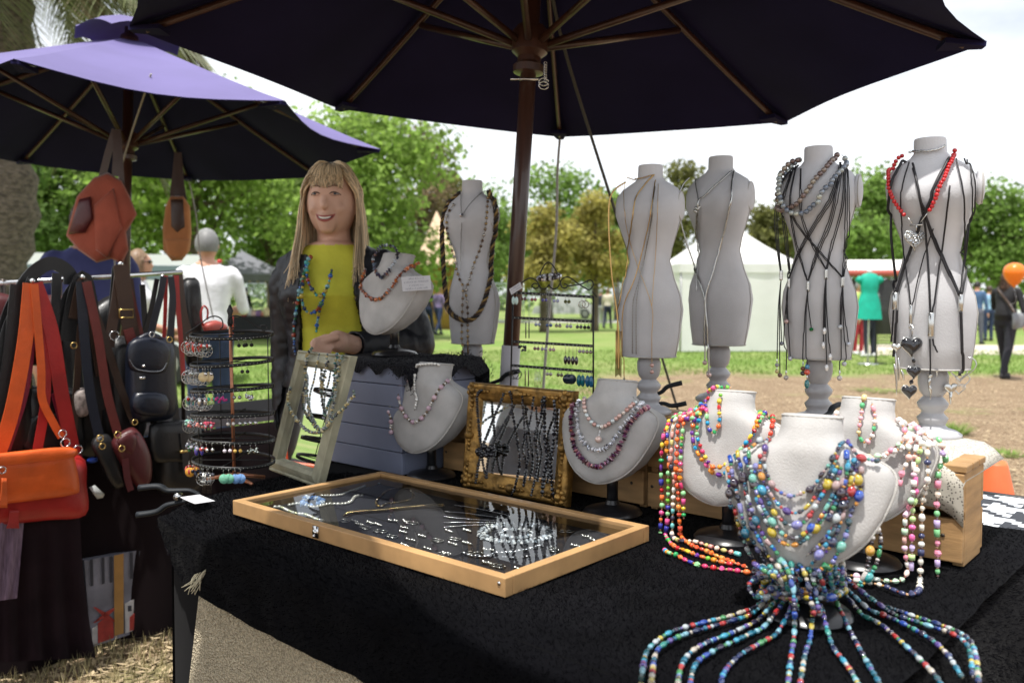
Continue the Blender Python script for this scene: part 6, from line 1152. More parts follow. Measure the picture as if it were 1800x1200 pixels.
# side skirt hanging nearer the camera
root = thing('dark_drape', 'long dark plum drape hanging to the ground at far left', 'drape', PB(80, 1150, .10)); mb = MB(); rows = []
for k in range(9):
    y = lerp(868, 1165, k / 8); xl = lerp(-30, -40, k / 8); xr = lerp(140, 168, (k / 8) ** 2); rows.append([PB(lerp(xl, xr, i / 26), y - 10 * (i / 26) * k / 8, .10 + .02 * sin(i * 1.1) * k / 8) for i in range(27)])
mb.grid(rows); obj('drape_cloth', mb, mat('plum_black_cloth', (.016, .009, .012), .95, var=.3, vs=8, sheen=.06, spec=.1), root)
mb = MB(); mb.grid([[PB(lerp(-50, lerp(44, 30, k / 7), i / 14), lerp(895, 1062 - i * .8, k / 7), .16 + .012 * sin(i * 1.7 + k * .3)) for i in range(15)] for k in range(8)]); tag(obj('mauve_scarf', mb, mat('mauve_gauze', (.17, .115, .17), .9, var=.35, vs=30, stretch=(6, 6, .6), sheen=.2)), 'crinkled mauve scarf hanging under the red bag', 'scarf')
# printed tote leaning under the table
root = thing('printed_tote', 'shopping tote printed with a red windmill and pale houses, under the bag table', 'tote bag', PB(225, 1110, .05)); q = lambda x, y, o=.05: PB(x, y, o)
mb = MB(); mb.prism([q(148, 985), q(303, 955), q(303, 1090), q(160, 1137)], U * -.03); obj('body', mb, mat('print_ground', (.17, .17, .21), .7, var=.35, vs=9), root, False)
def flat(name, pts, m, o=.053): mb = MB(); mb.prism([q(x, y, o) for x, y in pts], U * .0015); obj(name, mb, m, root, False)
red_p = mat('print_red', (.30, .030, .022), .7, var=.2, vs=40); wh_p = mat('print_white', (.42, .41, .42), .7, var=.15, vs=30); dk_p = mat('print_dark', (.03, .03, .04), .8); oc_p = mat('print_ochre', (.30, .155, .04), .7, var=.15, vs=20)
flat('printed_strip', [(200, 976), (217, 972), (217, 1112), (201, 1117)], oc_p, .055)
flat('printed_mill', [(172, 1130), (172, 1095), (186, 1083), (199, 1093), (200, 1120)], red_p); flat('printed_house', [(220, 1112), (219, 1060), (240, 1050), (262, 1048), (266, 1098)], wh_p); flat('printed_arch', [(228, 1108), (228, 1084), (238, 1075), (246, 1082), (246, 1103)], red_p, .0548); flat('printed_wall', [(162, 1132), (162, 1104), (171, 1098), (171, 1130)], wh_p)
for a in (35, 145, 215, 325): flat('printed_sail', [(185 + 4 * cos(radians(a + 90)), 1080 - 4 * sin(radians(a + 90))), (185 + 4 * cos(radians(a - 90)), 1080 - 4 * sin(radians(a - 90))), (185 + 24 * cos(radians(a)) + 2, 1080 - 24 * sin(radians(a))), (185 + 24 * cos(radians(a)) - 2, 1080 - 24 * sin(radians(a)))], red_p, .0546)
for x in (158, 178, 192, 228, 244, 262, 277, 290): flat('printed_tree', [(x, 985 - (x - 150) * .18), (x + 5, 984 - (x - 150) * .18), (x + 6, 1030 - (x - 150) * .18), (x + 1, 1031 - (x - 150) * .18)], dk_p)
for x, y in ((225, 1064), (238, 1060), (252, 1070), (254, 1088)): flat('printed_window', [(x, y), (x + 6, y - 1), (x + 6, y + 9), (x, y + 10)], dk_p, .0549)
flat('printed_pyramid', [(253, 1050), (262, 1018), (285, 1012), (288, 1046)], mat('print_brown', (.06, .05, .045), .8)); flat('printed_tower', [(285, 1080), (292, 1030), (297, 1000), (302, 1030), (303, 1076)], dk_p, .0545)
# rack
root = thing('bag_rack', 'steel hook rack holding the handbag straps', 'rack', PB(150, 800, .03)); mb = MB()
HK = [(57, 494), (145, 487), (212, 464), (286, 486)]
for x, y in HK:
    a = PB(x, y, .10); mb = MB(); mb.tube([PB(x + 6, y + 6, -.06), a], .0055, 8); mb.ball(a, .009, 8, 6); obj('hook', mb, steel, root)
mb = MB(); mb.tube([PB(-30, 500, -.06), PB(320, 478, -.06)], .009, 8); obj('rail', mb, steel, root)
for x in (5, 105, 225, 318): mb = MB(); p = PB(x, 490, -.06); mb.tube([p, V((p.x, p.y, .745))], .008, 8); obj('post', mb, mat('dark_post', (.05, .04, .035), .5, .5), root)
def bag(name, label, poly, off, th, m, parts=(), group='handbags on the bag stall'):
    c = PB(*poly[0], off); root = thing(name, label, 'handbag', c, group); pts = cr([V((x, y, 0)) for x, y in poly], 4, True); mb = MB(); mb.pillow([PB(a.x, a.y, off) for a in pts], U, th); obj('body', mb, m, root, bevel=0)
    for nm, pl, o2, t2, m2 in parts: mb = MB(); pts = cr([V((x, y, 0)) for x, y in pl], 3, True); mb.pillow([PB(a.x, a.y, off + o2) for a in pts], U, t2); obj(nm, mb, m2, root)
    return root
def strap(root, pts, w_, m, off=.11, th=.003, name='strap'):
    mb = MB(); mb.ribbon(cr([PB(x, y, off + (o[0] if o else 0)) for x, y, *o in pts], 5), w_, U, th); return obj(name, mb, m, root, auto=35)
def ring(root, x, y, r, off, m=None, name='ring'):
    c = PB(x, y, off); mb = MB(); mb.tube([c + W * r * cos(a) + Z * r * sin(a) for a in [i * pi / 7 for i in range(15)]], .0022, 6); obj(name, mb, m or steel, root)
b = bag('red_handbag', 'bright red leather handbag behind the orange one', [(-90, 815), (30, 806), (140, 800), (152, 850), (150, 905), (80, 914), (0, 922), (-90, 926)], .13, .05, redL)
strap(b, [(62, 498), (90, 580), (108, 690), (130, 800)], .045, redL, .12); strap(b, [(58, 498), (78, 610), (80, 700), (66, 790)], .03, redL, .115); strap(b, [(52, 600), (40, 690), (8, 790)], .035, leather('crimson_leather', (.18, .010, .03)), .10); strap(b, [(98, 690), (118, 760), (137, 806)], .032, leather('crimson_leather', (.18, .010, .03)), .10)
mb = MB(); [mb.tube(cr([PB(18 + k * 1.8, 895, .20), PB(16 + k * 2, 915, .20), PB(12 + k * 2.6, 928, .20)], 3), .002, 4) for k in range(9)]; obj('tassel', mb, redL, b); ring(b, 137, 790, .014, .16)
b = bag('orange_handbag', 'bright orange leather clutch bag hanging at far left', [(-90, 806), (0, 798), (70, 792), (122, 787), (130, 800), (140, 855), (128, 869), (60, 879), (0, 886), (-90, 894)], .20, .042, orgL, [('flap', [(-90, 803), (0, 796), (121, 785), (131, 803), (60, 813), (0, 819), (-90, 825)], .03, .016, orgL)])
strap(b, [(54, 498), (44, 600), (22, 720), (-4, 800)], .045, orgL, .135); strap(b, [(60, 499), (72, 640), (74, 700), (92, 740), (108, 768)], .024, orgL, .14); ring(b, 110, 762, .012, .20); ring(b, 115, 778, .014, .21)
mb = MB(); [mb.tube(cr([PB(4 + k * .8, 840, .27), PB(2 + k * 1.2, 870, .27), PB(-4 + k * 2, 892, .27)], 3), .002, 4) for k in range(9)]; obj('tassel', mb, orgL, b); ring(b, 4, 826, .010, .265)
b = bag('black_tote', 'black leather tote with arched handle at the far left of the rack', [(-60, 600), (10, 590), (48, 600), (52, 700), (46, 800), (-60, 810)], .02, .06, blkL); strap(b, [(0, 640), (14, 560), (50, 490), (88, 463), (120, 478), (124, 500)], .045, blkL, .06, .006, 'handle'); strap(b, [(4, 650), (20, 575), (56, 505), (62, 492)], .05, blkL, .09)
bag('maroon_handbag', 'dark red leather bag behind the orange straps', [(-40, 520), (40, 522), (115, 522), (118, 580), (112, 642), (30, 640), (-40, 650)], -.05, .05, burgL)
b = bag('black_satchel', 'black satchel with gold zip pull below the arched handle', [(30, 690), (90, 680), (138, 690), (145, 750), (138, 800), (30, 800)], .02, .05, blkL, [('pocket', [(45, 735), (128, 730), (130, 792), (44, 794)], .045, .012, blkL)]); mb = MB(); mb.ribbon([PB(52, 662, .09), PB(53, 672, .09), PB(52, 682, .09)], .010, U, .003); obj('zip_pull', mb, brass, b); strap(b, [(110, 660), (100, 600), (118, 520), (146, 492)], .03, blkL, .07)
b = bag('black_hobo_bag', 'slouchy black shoulder bag in the middle of the rack', [(108, 560), (150, 545), (190, 520), (215, 530), (206, 600), (205, 720), (190, 800), (120, 800), (108, 680)], -.02, .05, blkL); strap(b, [(118, 600), (130, 530), (146, 488), (158, 530), (172, 640), (180, 720)], .05, blkL, .09); strap(b, [(128, 560), (146, 490), (160, 560), (176, 660)], .028, brnL, .10); ring(b, 130, 607, .010, .13, brass)
b = bag('black_clutch', 'small black clutch with gold clasp hanging beside the burgundy one', [(160, 778), (182, 762), (198, 775), (216, 845), (212, 857), (198, 856), (178, 820)], .15, .02, blkL); strap(b, [(142, 495), (148, 590), (158, 690), (175, 770)], .032, navyL, .15); ring(b, 176, 770, .011, .18, brass); ring(b, 180, 784, .010, .185, brass)
b = bag('burgundy_clutch', 'soft burgundy leather clutch with gold clips', [(196, 776), (225, 752), (243, 758), (262, 800), (262, 845), (245, 858), (232, 845), (212, 815)], .17, .035, burgL, [('fold', [(205, 776), (226, 760), (240, 770), (230, 800)], .03, .01, burgL)]); strap(b, [(152, 495), (172, 590), (188, 690), (206, 758)], .030, maroonS, .155); strap(b, [(148, 495), (185, 600), (215, 690), (236, 742)], .026, brnL, .14); strap(b, [(220, 806), (224, 840), (230, 862)], .022, burgL, .215); ring(b, 207, 764, .011, .20, brass); ring(b, 214, 788, .010, .215, brass); ring(b, 237, 742, .009, .2, brass)
b = bag('brown_bucket_bag', 'dark brown bag with wide buckled strap on the third hook', [(186, 600), (215, 590), (246, 604), (252, 690), (246, 770), (190, 775), (182, 690)], .03, .06, blkL); strap(b, [(212, 466), (204, 530), (196, 580), (192, 610)], .035, choc, .11); strap(b, [(213, 466), (222, 540), (235, 600), (250, 640)], .055, choc, .115); strap(b, [(214, 466), (236, 540), (248, 590), (256, 620)], .02, maroonS, .10); ring(b, 201, 590, .016, .12)
mb = MB(); c = PB(222, 551, .122); mb.tube([c + W * x + Z * y for x, y in ((-.024, -.014), (.024, -.014), (.024, .014), (-.024, .014), (-.024, -.014))], .0028, 6); obj('buckle', mb, brass, b); strap(b, [(225, 578), (232, 600), (236, 612)], .035, maroonS, .125)
b = bag('navy_backpack', 'navy leather backpack with stitched flap on the bag rack', [(226, 600), (262, 590), (298, 600), (304, 660), (302, 730), (262, 742), (226, 735), (220, 660)], .12, .06, navyL, [('flap', [(226, 602), (262, 592), (298, 606), (296, 640), (283, 657), (240, 654), (224, 640)], .055, .018, navyL), ('front_pocket', [(236, 690), (290, 692), (290, 728), (236, 726)], .05, .025, navyL), ('top_handle', [(238, 596), (262, 583), (285, 592), (262, 600)], .03, .012, navyL)])
strap(b, [(288, 486), (282, 520), (272, 560), (266, 585)], .024, navyL, .16); strap(b, [(300, 486), (304, 530), (300, 580), (296, 610)], .024, navyL, .15); mb = MB(); mb.ball(PB(252, 643, .205), .005, 8, 6, (1.4, .5, .8)); mb.box(PB(250, 664, .20), W * .009, U * .002, Z * .004); obj('turn_lock', mb, steel, b); ring(b, 267, 588, .009, .19); ring(b, 298, 597, .010, .17, brass)
mb = MB(); mb.tube(cr([PB(a.x, a.y, .196) for a in cr([V((x, y, 0)) for x, y in ((228, 632), (242, 649), (281, 652), (293, 638))], 4)], 2), .0009, 4); obj('stitching', mb, mat('pale_stitch', (.25, .28, .33), .8), b)
b = bag('black_rucksack', 'black leather satchel with brass tab behind the earring spinner', [(262, 748), (290, 742), (318, 738), (345, 745), (348, 800), (345, 862), (300, 868), (274, 858), (268, 800)], .10, .07, blkL, [('flap', [(263, 750), (300, 740), (345, 745), (346, 806), (300, 812), (266, 808)], .06, .02, blkL)]); mb = MB(); mb.box(PB(323, 793, .19), W * .014, U * .003, Z * .004); obj('brass_tab', mb, brass, b); strap(b, [(322, 760), (325, 790), (328, 830)], .025, blkL, .185)
b = bag('slim_shoulder_bag', 'slim brown and black shoulder bag at the right end of the rack', [(318, 500), (338, 488), (347, 500), (352, 580), (350, 640), (328, 640), (320, 580)], .05, .04, blkL); strap(b, [(312, 482), (318, 540), (330, 590), (340, 620)], .04, choc, .10); strap(b, [(310, 484), (313, 540), (318, 600), (322, 660)], .018, redL, .11); strap(b, [(292, 484), (290, 560), (286, 640), (284, 720)], .014, redL, .12)
for k, (pp, w_, m_) in enumerate([([(100, 480), (96, 580), (88, 690), (80, 760)], .03, blkL), ([(150, 490), (140, 600), (132, 720), (128, 800)], .022, choc), ([(165, 520), (180, 620), (200, 720), (212, 760)], .02, blkL), ([(205, 470), (196, 560), (178, 660), (170, 740)], .03, blkL), ([(228, 490), (240, 570), (262, 680), (272, 760)], .024, choc), ([(250, 500), (256, 600), (250, 720), (246, 790)], .02, blkL), ([(276, 490), (262, 560), (240, 640), (226, 700)], .018, blkL), ([(30, 500), (20, 600), (6, 700), (-8, 780)], .04, blkL), ([(306, 490), (300, 600), (306, 700), (312, 760)], .026, blkL)]):
    mb = MB(); mb.ribbon(cr([PB(x, y, .075 + .004 * k) for x, y in pp], 5), w_, U, .003); tag(obj('loose_strap', mb, m_, None, auto=35), 'loose dark leather strap dangling among the handbags', 'strap', 'loose straps on the bag rack')
b = bag('coral_purse', 'small coral red purse with loop handle above the spinner', [(356, 570), (374, 563), (388, 566), (398, 576), (384, 582), (372, 586), (360, 584)], .12, .03, leather('coral_leather', (.42, .085, .07))); mb = MB(); mb.tube(cr([PB(x, y, .13) for x, y in ((357, 572), (353, 552), (358, 538), (365, 545), (364, 562))], 4), .004, 6); obj('handle', mb, redL, b)
b = bag('silver_pouch', 'small pale patterned pouch between the black bags', [(128, 690), (150, 682), (158, 700), (152, 730), (132, 728)], .07, .02, mat('pale_pattern', (.35, .30, .28), .7, var=.6, vs=60)); 
mb = MB(); mb.prism([PB(x, y, .14) for x, y in ((156, 856), (166, 852), (183, 868), (180, 874), (170, 876))], U * .004); tag(obj('swing_tag', mb, mat('clear_plastic', (.45, .47, .46), .15, coat=.5)), 'clear plastic swing tag hanging below the red bag corner', 'tag'); mb = MB(); mb.ball(PB(162, 808, .06), .02, 10, 6, (1, 1, .5)); tag(obj('blue_cap', mb, mat('blue_plastic', (.03, .09, .5), .4)), 'bright blue plastic cap between the red bag and black clutch', 'cap')  # the blue piece is a flattened plastic cap
# bags hung from the violet umbrella
def hang_bag(name, label, poly, d, th, m, straps, extra=()):
    root = thing(name, label, 'handbag', P(*poly[0], d)); mb = MB(); pts = [V((x, y, 0)).lerp(V((*poly[(i + 1) % len(poly)], 0)), q / 3) for i, (x, y) in enumerate(poly) for q in range(3)]; mb.pillow([P(a.x, a.y, d) for a in pts], V((.3, -1, 0)), th); obj('body', mb, m, root)
    for L_, w_, m2 in straps: mb = MB(); mb.ribbon(cr([P(x, y, d + .01) for x, y in L_], 4), w_, V((.2, -1, 0)), .004); obj('strap', mb, m2, root, auto=35)
    for L_, t2, m2 in extra: mb = MB(); mb.pillow([P(x, y, d - th * .8) for x, y in L_], V((.3, -1, 0)), t2); obj('fold', mb, m2, root)
hang_bag('rust_tote', 'rust red suede tote hanging from the violet umbrella', [(116, 414), (135, 345), (165, 312), (190, 303), (214, 318), (228, 345), (241, 377), (222, 408), (226, 440), (214, 464), (196, 455), (170, 462), (138, 440)], 3.75, .045, rustS, [([(178, 318), (190, 270), (203, 228)], .03, choc), ([(204, 310), (206, 270), (205, 228)], .035, choc), ([(215, 330), (212, 280), (208, 228)], .02, choc)], [([(120, 412), (140, 350), (160, 345), (165, 385), (150, 410)], .03, burgL), ([(165, 360), (200, 330), (215, 400), (190, 455), (168, 440)], .03, rustS)])
hang_bag('tan_bucket_bag', 'tan suede bucket bag hanging beside the violet umbrella pole', [(291, 362), (300, 344), (322, 344), (334, 362), (337, 410), (334, 440), (320, 458), (302, 459), (287, 440), (286, 400)], 4.35, .06, tanS, [([(303, 352), (308, 310), (312, 268)], .03, choc), ([(322, 352), (316, 310), (313, 268)], .035, choc), ([(310, 375), (312, 330), (313, 268)], .025, choc)], [([(300, 350), (322, 350), (326, 400), (312, 412), (300, 400)], .015, choc), ([(290, 420), (334, 420), (330, 446), (312, 456), (294, 446)], .03, tanS)])
# ---------------------------------------------------------------- cone, houndstooth bags
cp = P(1748, 905, 2.83); cp = V((cp.x, cp.y, 0)); root = thing('traffic_cone', 'orange traffic cone with white reflective collar on the dirt', 'traffic cone', cp); orc = mat('cone_orange', (.85, .16, .05), .55, var=.08, vs=12)
mb = MB(); mb.lathe([(.155, .03), (.148, .05), (.0955, .335), (.0725, .535), (.036, .70), (.030, .712), (.024, .705)], cp, 24); obj('cone_body', mb, orc, root); mb = MB(); mb.lathe([(.0985, .335), (.0755, .535)], cp, 24, cap=False); obj('reflective_collar', mb, mat('reflective_white', (.72, .72, .74), .3, var=.12, vs=60, voro=True, bump=.6, bs=55), root); mb = MB(); mb.box(cp + Z * .017, (.19, 0, 0), (0, .19, 0), (0, 0, .016)); obj('base', mb, orc, root, bevel=.01)
hm = bpy.data.materials.new('houndstooth'); hm.use_nodes = True; t_ = hm.node_tree; N = t_.nodes.new; K = t_.links.new
def M(op, a, b=None):
    n = N('ShaderNodeMath'); n.operation = op
    for i, q in enumerate((a, b)):
        if q is None: continue
        if isinstance(q, (int, float)): n.inputs[i].default_value = q
        else: K(q, n.inputs[i])
    return n.outputs[0]
uvn = N('ShaderNodeUVMap'); sp = N('ShaderNodeSeparateXYZ'); K(uvn.outputs[0], sp.inputs[0]); fx = M('FLOOR', M('MULTIPLY', sp.outputs[0], 64.0)); fy = M('FLOOR', M('MULTIPLY', sp.outputs[1], 64.0))
tw = M('LESS_THAN', M('FLOORED_MODULO', M('ADD', fx, fy), 4.0), 1.5); wa = M('FLOORED_MODULO', M('FLOOR', M('DIVIDE', fx, 4.0)), 2.0); we = M('FLOORED_MODULO', M('FLOOR', M('DIVIDE', fy, 4.0)), 2.0)
val = M('ADD', M('MULTIPLY', tw, wa), M('MULTIPLY', M('SUBTRACT', 1.0, tw), we)); mxn = N('ShaderNodeMix'); mxn.data_type = 'RGBA'; K(val, mxn.inputs['Factor']); mxn.inputs['A'].default_value = (.70, .74, .78, 1); mxn.inputs['B'].default_value = (.02, .022, .03, 1); b_ = t_.nodes['Principled BSDF']; K(mxn.outputs['Result'], b_.inputs['Base Color']); b_.inputs['Roughness'].default_value = .6
def uvbox(name, c, hx, hy, hz, root):
    mb = MB(); mb.box(c, U * hx, W * hy, Z * hz); o = obj(name, mb, hm, root, False); me = o.data; uv = me.uv_layers.new(); og = origin(root)
    for p in me.polygons:
        for li, vi in zip(p.loop_indices, p.vertices):
            co = me.vertices[vi].co; a = co.dot(U); bb = co.dot(W); n_ = p.normal
            uv.data[li].uv = (a, bb) if abs(n_.z) > .5 else ((a, co.z) if abs(n_.dot(W)) > .5 else (bb, co.z))
    bv = o.modifiers.new('b', 'BEVEL'); bv.width = .012; bv.segments = 3
def hbag(label, c, hx, hy, hz):
    root = thing('houndstooth_bag', label, 'bag', c - Z * hz); uvbox('body', c, hx, hy, hz, root)
    for zz in (hz * .98, -hz * .9): mb = MB(); cs = [c + U * hx * a * 1.004 + W * hy * b * 1.004 + Z * zz for a, b in ((-1, -1), (1, -1), (1, 1), (-1, 1))]; mb.tube(cr(cs, 6, True) + [cs[0]] if False else [cs[0], cs[1], cs[2], cs[3], cs[0]], .0055, 8); obj('black_piping', mb, blkL, root)
    mb = MB(); z_ = hz * .45; cs = [c + U * hx * a * 1.006 + W * hy * b * 1.006 + Z * z_ for a, b in ((-1, -1), (1, -1), (1, 1), (-1, 1))]; mb.ribbon([cs[0], cs[1]], .012, -W, .003); mb.ribbon([cs[3], cs[0]], .012, -U, .003); obj('red_zip', mb, mat('red_zip', (.40, .02, .05), .6), root)
hc = P(1835, 960, 1.95); hbag('houndstooth zip bag behind the crate at the right edge', V((hc.x, hc.y, .672)), .22, .20, .075)
hc2 = P(1860, 1010, 1.66); hbag('nearer houndstooth zip bag cut by the right edge', V((hc2.x, hc2.y, .645)), .14, .10, .075)
root = thing('folding_stool', 'low folding stool under the houndstooth bags', 'stool', V((hc.x, hc.y, 0))); mb = MB(); mb.box(V(((hc.x + hc2.x) / 2, (hc.y + hc2.y) / 2, .557)), U * .34, W * .34, Z * .012); obj('seat', mb, dcl, root)
for a, b in ((-.3, -.3), (.3, -.3), (.3, .3), (-.3, .3)): mb = MB(); p = V(((hc.x + hc2.x) / 2, (hc.y + hc2.y) / 2, 0)) + U * a + W * b; mb.tube([p, p + Z * .547], .012, 8); obj('leg', mb, steel, root)
# ---------------------------------------------------------------- teal dress display and mesh rack
D_ = 16.5; X = (1527 - 900) / 1500 * D_; s = D_ / 1500; zt = EYE.z + (527 - 480) * s; root = thing('dress_stand', 'teal green dress on a dress form beyond the corded mannequins', 'dress', (X, D_, 0)); mb = MB(); ne = 20; rows = []
for h, a, b in ((0, .255, .17), (-.02 + .12, .24, .16), (.30, .215, .145), (.46, .17, .12), (.52, .155, .11), (.60, .17, .12), (.72, .19, .125), (.80, .185, .10), (.86, .14, .07), (.89, .07, .05)): rows.append([V((X + a * cos(2 * pi * i / ne) * (1 + .06 * sin(i * 2.5) * (h < .3)), D_ + b * sin(2 * pi * i / ne), zt - .89 + h)) for i in range(ne + 1)])
mb.grid(rows); obj('dress', mb, mat('teal_fabric', (.0, .36, .25), .7, var=.15, vs=6), root)
mb = MB(); mb.tube([(X, D_, .03), (X, D_, zt + .03)], .015, 8); mb.ball((X, D_, zt + .03), .045, 10, 8); obj('neck_stand', mb, white, root); mb = MB(); mb.lathe([(.2, 0), (.2, .02), (.03, .04)], (X, D_, 0), 16); obj('base', mb, steel, root)
for sg in (-1, 1): mb = MB(); mb.tube([(X + sg * .16, D_, zt - .10), (X + sg * .235, D_, zt - .17)], [.07, .06], 10); obj('cap_sleeve', mb, MATS['teal_fabric'], root)
X2 = (1551 - 900) / 1500 * D_; root = thing('mesh_rack', 'dark wire mesh display rack standing beside the teal dress', 'rack', (X2, D_, 0)); dkm = mat('dark_iron', (.03, .03, .033), .5, .5)
for x in (-.11, .30): mb = MB(); mb.tube([(X2 + x, D_, 0), (X2 + x, D_, 1.72)], .018, 8); obj('post', mb, dkm, root)
mb = MB(); [mb.tube([(X2 - .11, D_, z_), (X2 + .3, D_, z_)], .006, 4) for z_ in [.35 + i * .06 for i in range(23)]]; [mb.tube([(X2 - .11 + i * .051, D_, .35), (X2 - .11 + i * .051, D_, 1.7)], .006, 4) for i in range(9)]; o = obj('wire_grid', mb, dkm, root); o['kind'] = 'stuff'
mb = MB(); mb.tube([(X2 - .3, D_, .015), (X2 + .1, D_, .015)], .018, 6); obj('foot', mb, dkm, root)
# ---------------------------------------------------------------- people
skin_m = mat('skin', (.50, .27, .18), .5, var=.08, vs=12, spec=.35); skin2 = mat('skin_fair', (.60, .36, .26), .5, var=.06, vs=12)
def fab(name, c, r=.85): return mat('cloth_' + name, c, r, var=.12, vs=10, bump=.4, bs=22, bdist=.01)
def voxel(mb, vox, smooth=6):
    me = mesh('tmp', mb, [], True); o = link('tmp', me); m = o.modifiers.new('r', 'REMESH'); m.mode = 'VOXEL'; m.voxel_size = vox; m2 = o.modifiers.new('s', 'SMOOTH'); m2.factor = .5; m2.iterations = smooth
    bpy.context.view_layer.update(); r = bpy.data.meshes.new_from_object(o.evaluated_get(bpy.context.evaluated_depsgraph_get())); bpy.data.objects.remove(o); bpy.data.meshes.remove(me); return r
class Body:
    def __init__(s, X, D, ang, H, z0=0):
        s.o = V((X, D, z0)); s.f = V((sin(ang), -cos(ang), 0)); s.r = V((-cos(ang), -sin(ang), 0)); s.k = H / 1.7; s.b = []; s.mb = MB()   # ang 0 faces the camera; r is the person's right
    def p(s, x, y, z): return s.o + (s.r * x + s.f * y + Z * z) * s.k
    def limb(s, key, pts, rad, ell=None, ref=None):
        P_ = [s.p(*q) for q in pts]; rad = [r * s.k for r in rad]; s.mb.capsule(P_, rad, 14, ell, ref)
        for a, b, ra, rb in zip(P_, P_[1:], rad, rad[1:]): s.b.append((key, a, b, ra, rb))
    def world(s, key, P_, rad):
        s.mb.capsule(P_, rad, 12)
        for a, b, ra, rb in zip(P_, P_[1:], rad, rad[1:]): s.b.append((key, a, b, ra, rb))
    def torso(s, key_top, key_bot, female=False, waist=.98, belly=0):
        sec = [(.84, .135, .10), (.92, .168 if female else .16, .115), (1.0, .160, .112 + belly), (1.10, .135 if female else .148, .10 + belly), (1.20, .145 if female else .162, .105 + belly * .6), (1.30, .165 if female else .182, .118 + (.022 if female else 0)), (1.38, .172 if female else .190, .10), (1.43, .135, .082), (1.47, .07, .065)]
        n = 20; vs_ = []
        for z, a, b in sec: vs_ += [s.p(a * cos(2 * pi * i / n), b * sin(2 * pi * i / n) * (1.15 if female and 1.25 < z < 1.36 and sin(2 * pi * i / n) > 0 else 1), z) for i in range(n)]
        K_ = len(sec); s.mb.add(vs_, [(i * n + j, i * n + (j + 1) % n, (i + 1) * n + (j + 1) % n, (i + 1) * n + j) for i in range(K_ - 1) for j in range(n)] + [tuple(range(n))[::-1], tuple((K_ - 1) * n + j for j in range(n))])
        s.b += [(key_bot, s.p(0, 0, .84), s.p(0, 0, waist - .03), .16 * s.k, .16 * s.k), (key_top, s.p(0, 0, waist + .03), s.p(0, 0, 1.36), .16 * s.k, .10 * s.k)]
    def head(s, turn=0, tilt=0):
        q = Quaternion(Z, turn); c = s.p(0, .015, 1.595); f = q @ s.f; r = q @ s.r; rot = Matrix((r, f, Z)).transposed(); s.mb.ball(c, .105 * s.k, 18, 14, (.74, .93, 1.08), rot); s.hc = c; s.hf = f; s.hr = r; k = s.k
        s.b.append(('skin', c - Z * .03, c + Z * .03, .085 * k, .085 * k)); s.limb('skin', [(0, -.01, 1.44), (0, .005, 1.53)], [.056, .052])
        for a, b, ra, rb in ((c + f * .07 * k - Z * .055 * k, c + f * .072 * k - Z * .075 * k, .036 * k, .030 * k), (c + f * .088 * k + Z * .012 * k, c + f * .107 * k - Z * .018 * k, .010 * k, .0135 * k), (c + f * .070 * k - r * .02 * k + Z * .03 * k, c + f * .070 * k + r * .02 * k + Z * .03 * k, .030 * k, .030 * k)): s.mb.capsule([a, b], [ra, rb], 10); s.b.append(('skin', a, b, ra, rb))
        for sg in (-1, 1): e = c + r * sg * .078 * k; s.mb.ball(e - Z * .005 * k - f * .005, .03 * k, 8, 8, (.35, .6, 1), rot)
    def legs(s, key='bottom', shoe='shoe', step=0, spread=.09, skirt=None):
        for sg in (-1, 1):
            st = step * sg; s.limb(key, [(sg * .085, 0, .90), (sg * spread, st * .45 + .02, .48), (sg * spread, st - .02 * (st < 0), .11)], [.098, .066, .050]); s.limb(shoe, [(sg * spread, st - .05, .05), (sg * (spread + .015), st + .13, .035)], [.045, .038])
    def arm(s, sg, elbow, wrist, key='top', fore=None, r0=.052, hand=None, fingers=True):
        s.limb(key, [(sg * .165, 0, 1.385), (sg * .2, 0, 1.35), elbow], [.062, r0, .042]); s.limb(fore or key, [elbow, wrist], [.041, .030])
        e, w_ = V(elbow), V(wrist); d = (w_ - e).normalized() if hand is None else V(hand).normalized(); h = w_ + d * .05; s.limb('skin', [tuple(w_ + d * .015), tuple(h)], [.028, .034]); sd = d.cross(V((1, 0, 0)) if abs(d.x) < .8 else Z).normalized()
        if fingers:
            for j in range(4): b0 = h + d * .035 + sd * (j - 1.5) * .018; s.limb('skin', [tuple(b0), tuple(b0 + d * .035), tuple(b0 + d * .055 + V((0, .018, -.008)))], [.010, .009, .007])
            b0 = w_ + d * .03 + sd * .03; s.limb('skin', [tuple(b0), tuple(b0 + d * .04 + sd * .02)], [.011, .009])
    def build(s, name, label, mats, vox=.014, cat='person', extra=None, classify=None):
        me = voxel(s.mb, vox); keys = list(mats); 
        for k in keys: me.materials.append(mats[k])
        idx = []
        for p in me.polygons:
            c = p.center; best = None; bd = 9
            for key, a, b, ra, rb in s.b:
                ab = b - a; t = max(0, min(1, (c - a).dot(ab) / max(1e-9, ab.length_squared))); d = (c - a - ab * t).length - lerp(ra, rb, t)
                if d < bd: bd = d; best = key
            if classify: best = classify(s, c, best) or best
            idx.append(keys.index(best) if best in keys else 0)
        me.polygons.foreach_set('material_index', idx); me.polygons.foreach_set('use_smooth', [True] * len(me.polygons))
        root = thing(name, label, cat, s.o); me.transform(Matrix.Translation(-s.o)); s.body = link('body', me, root); s.root = root; return root
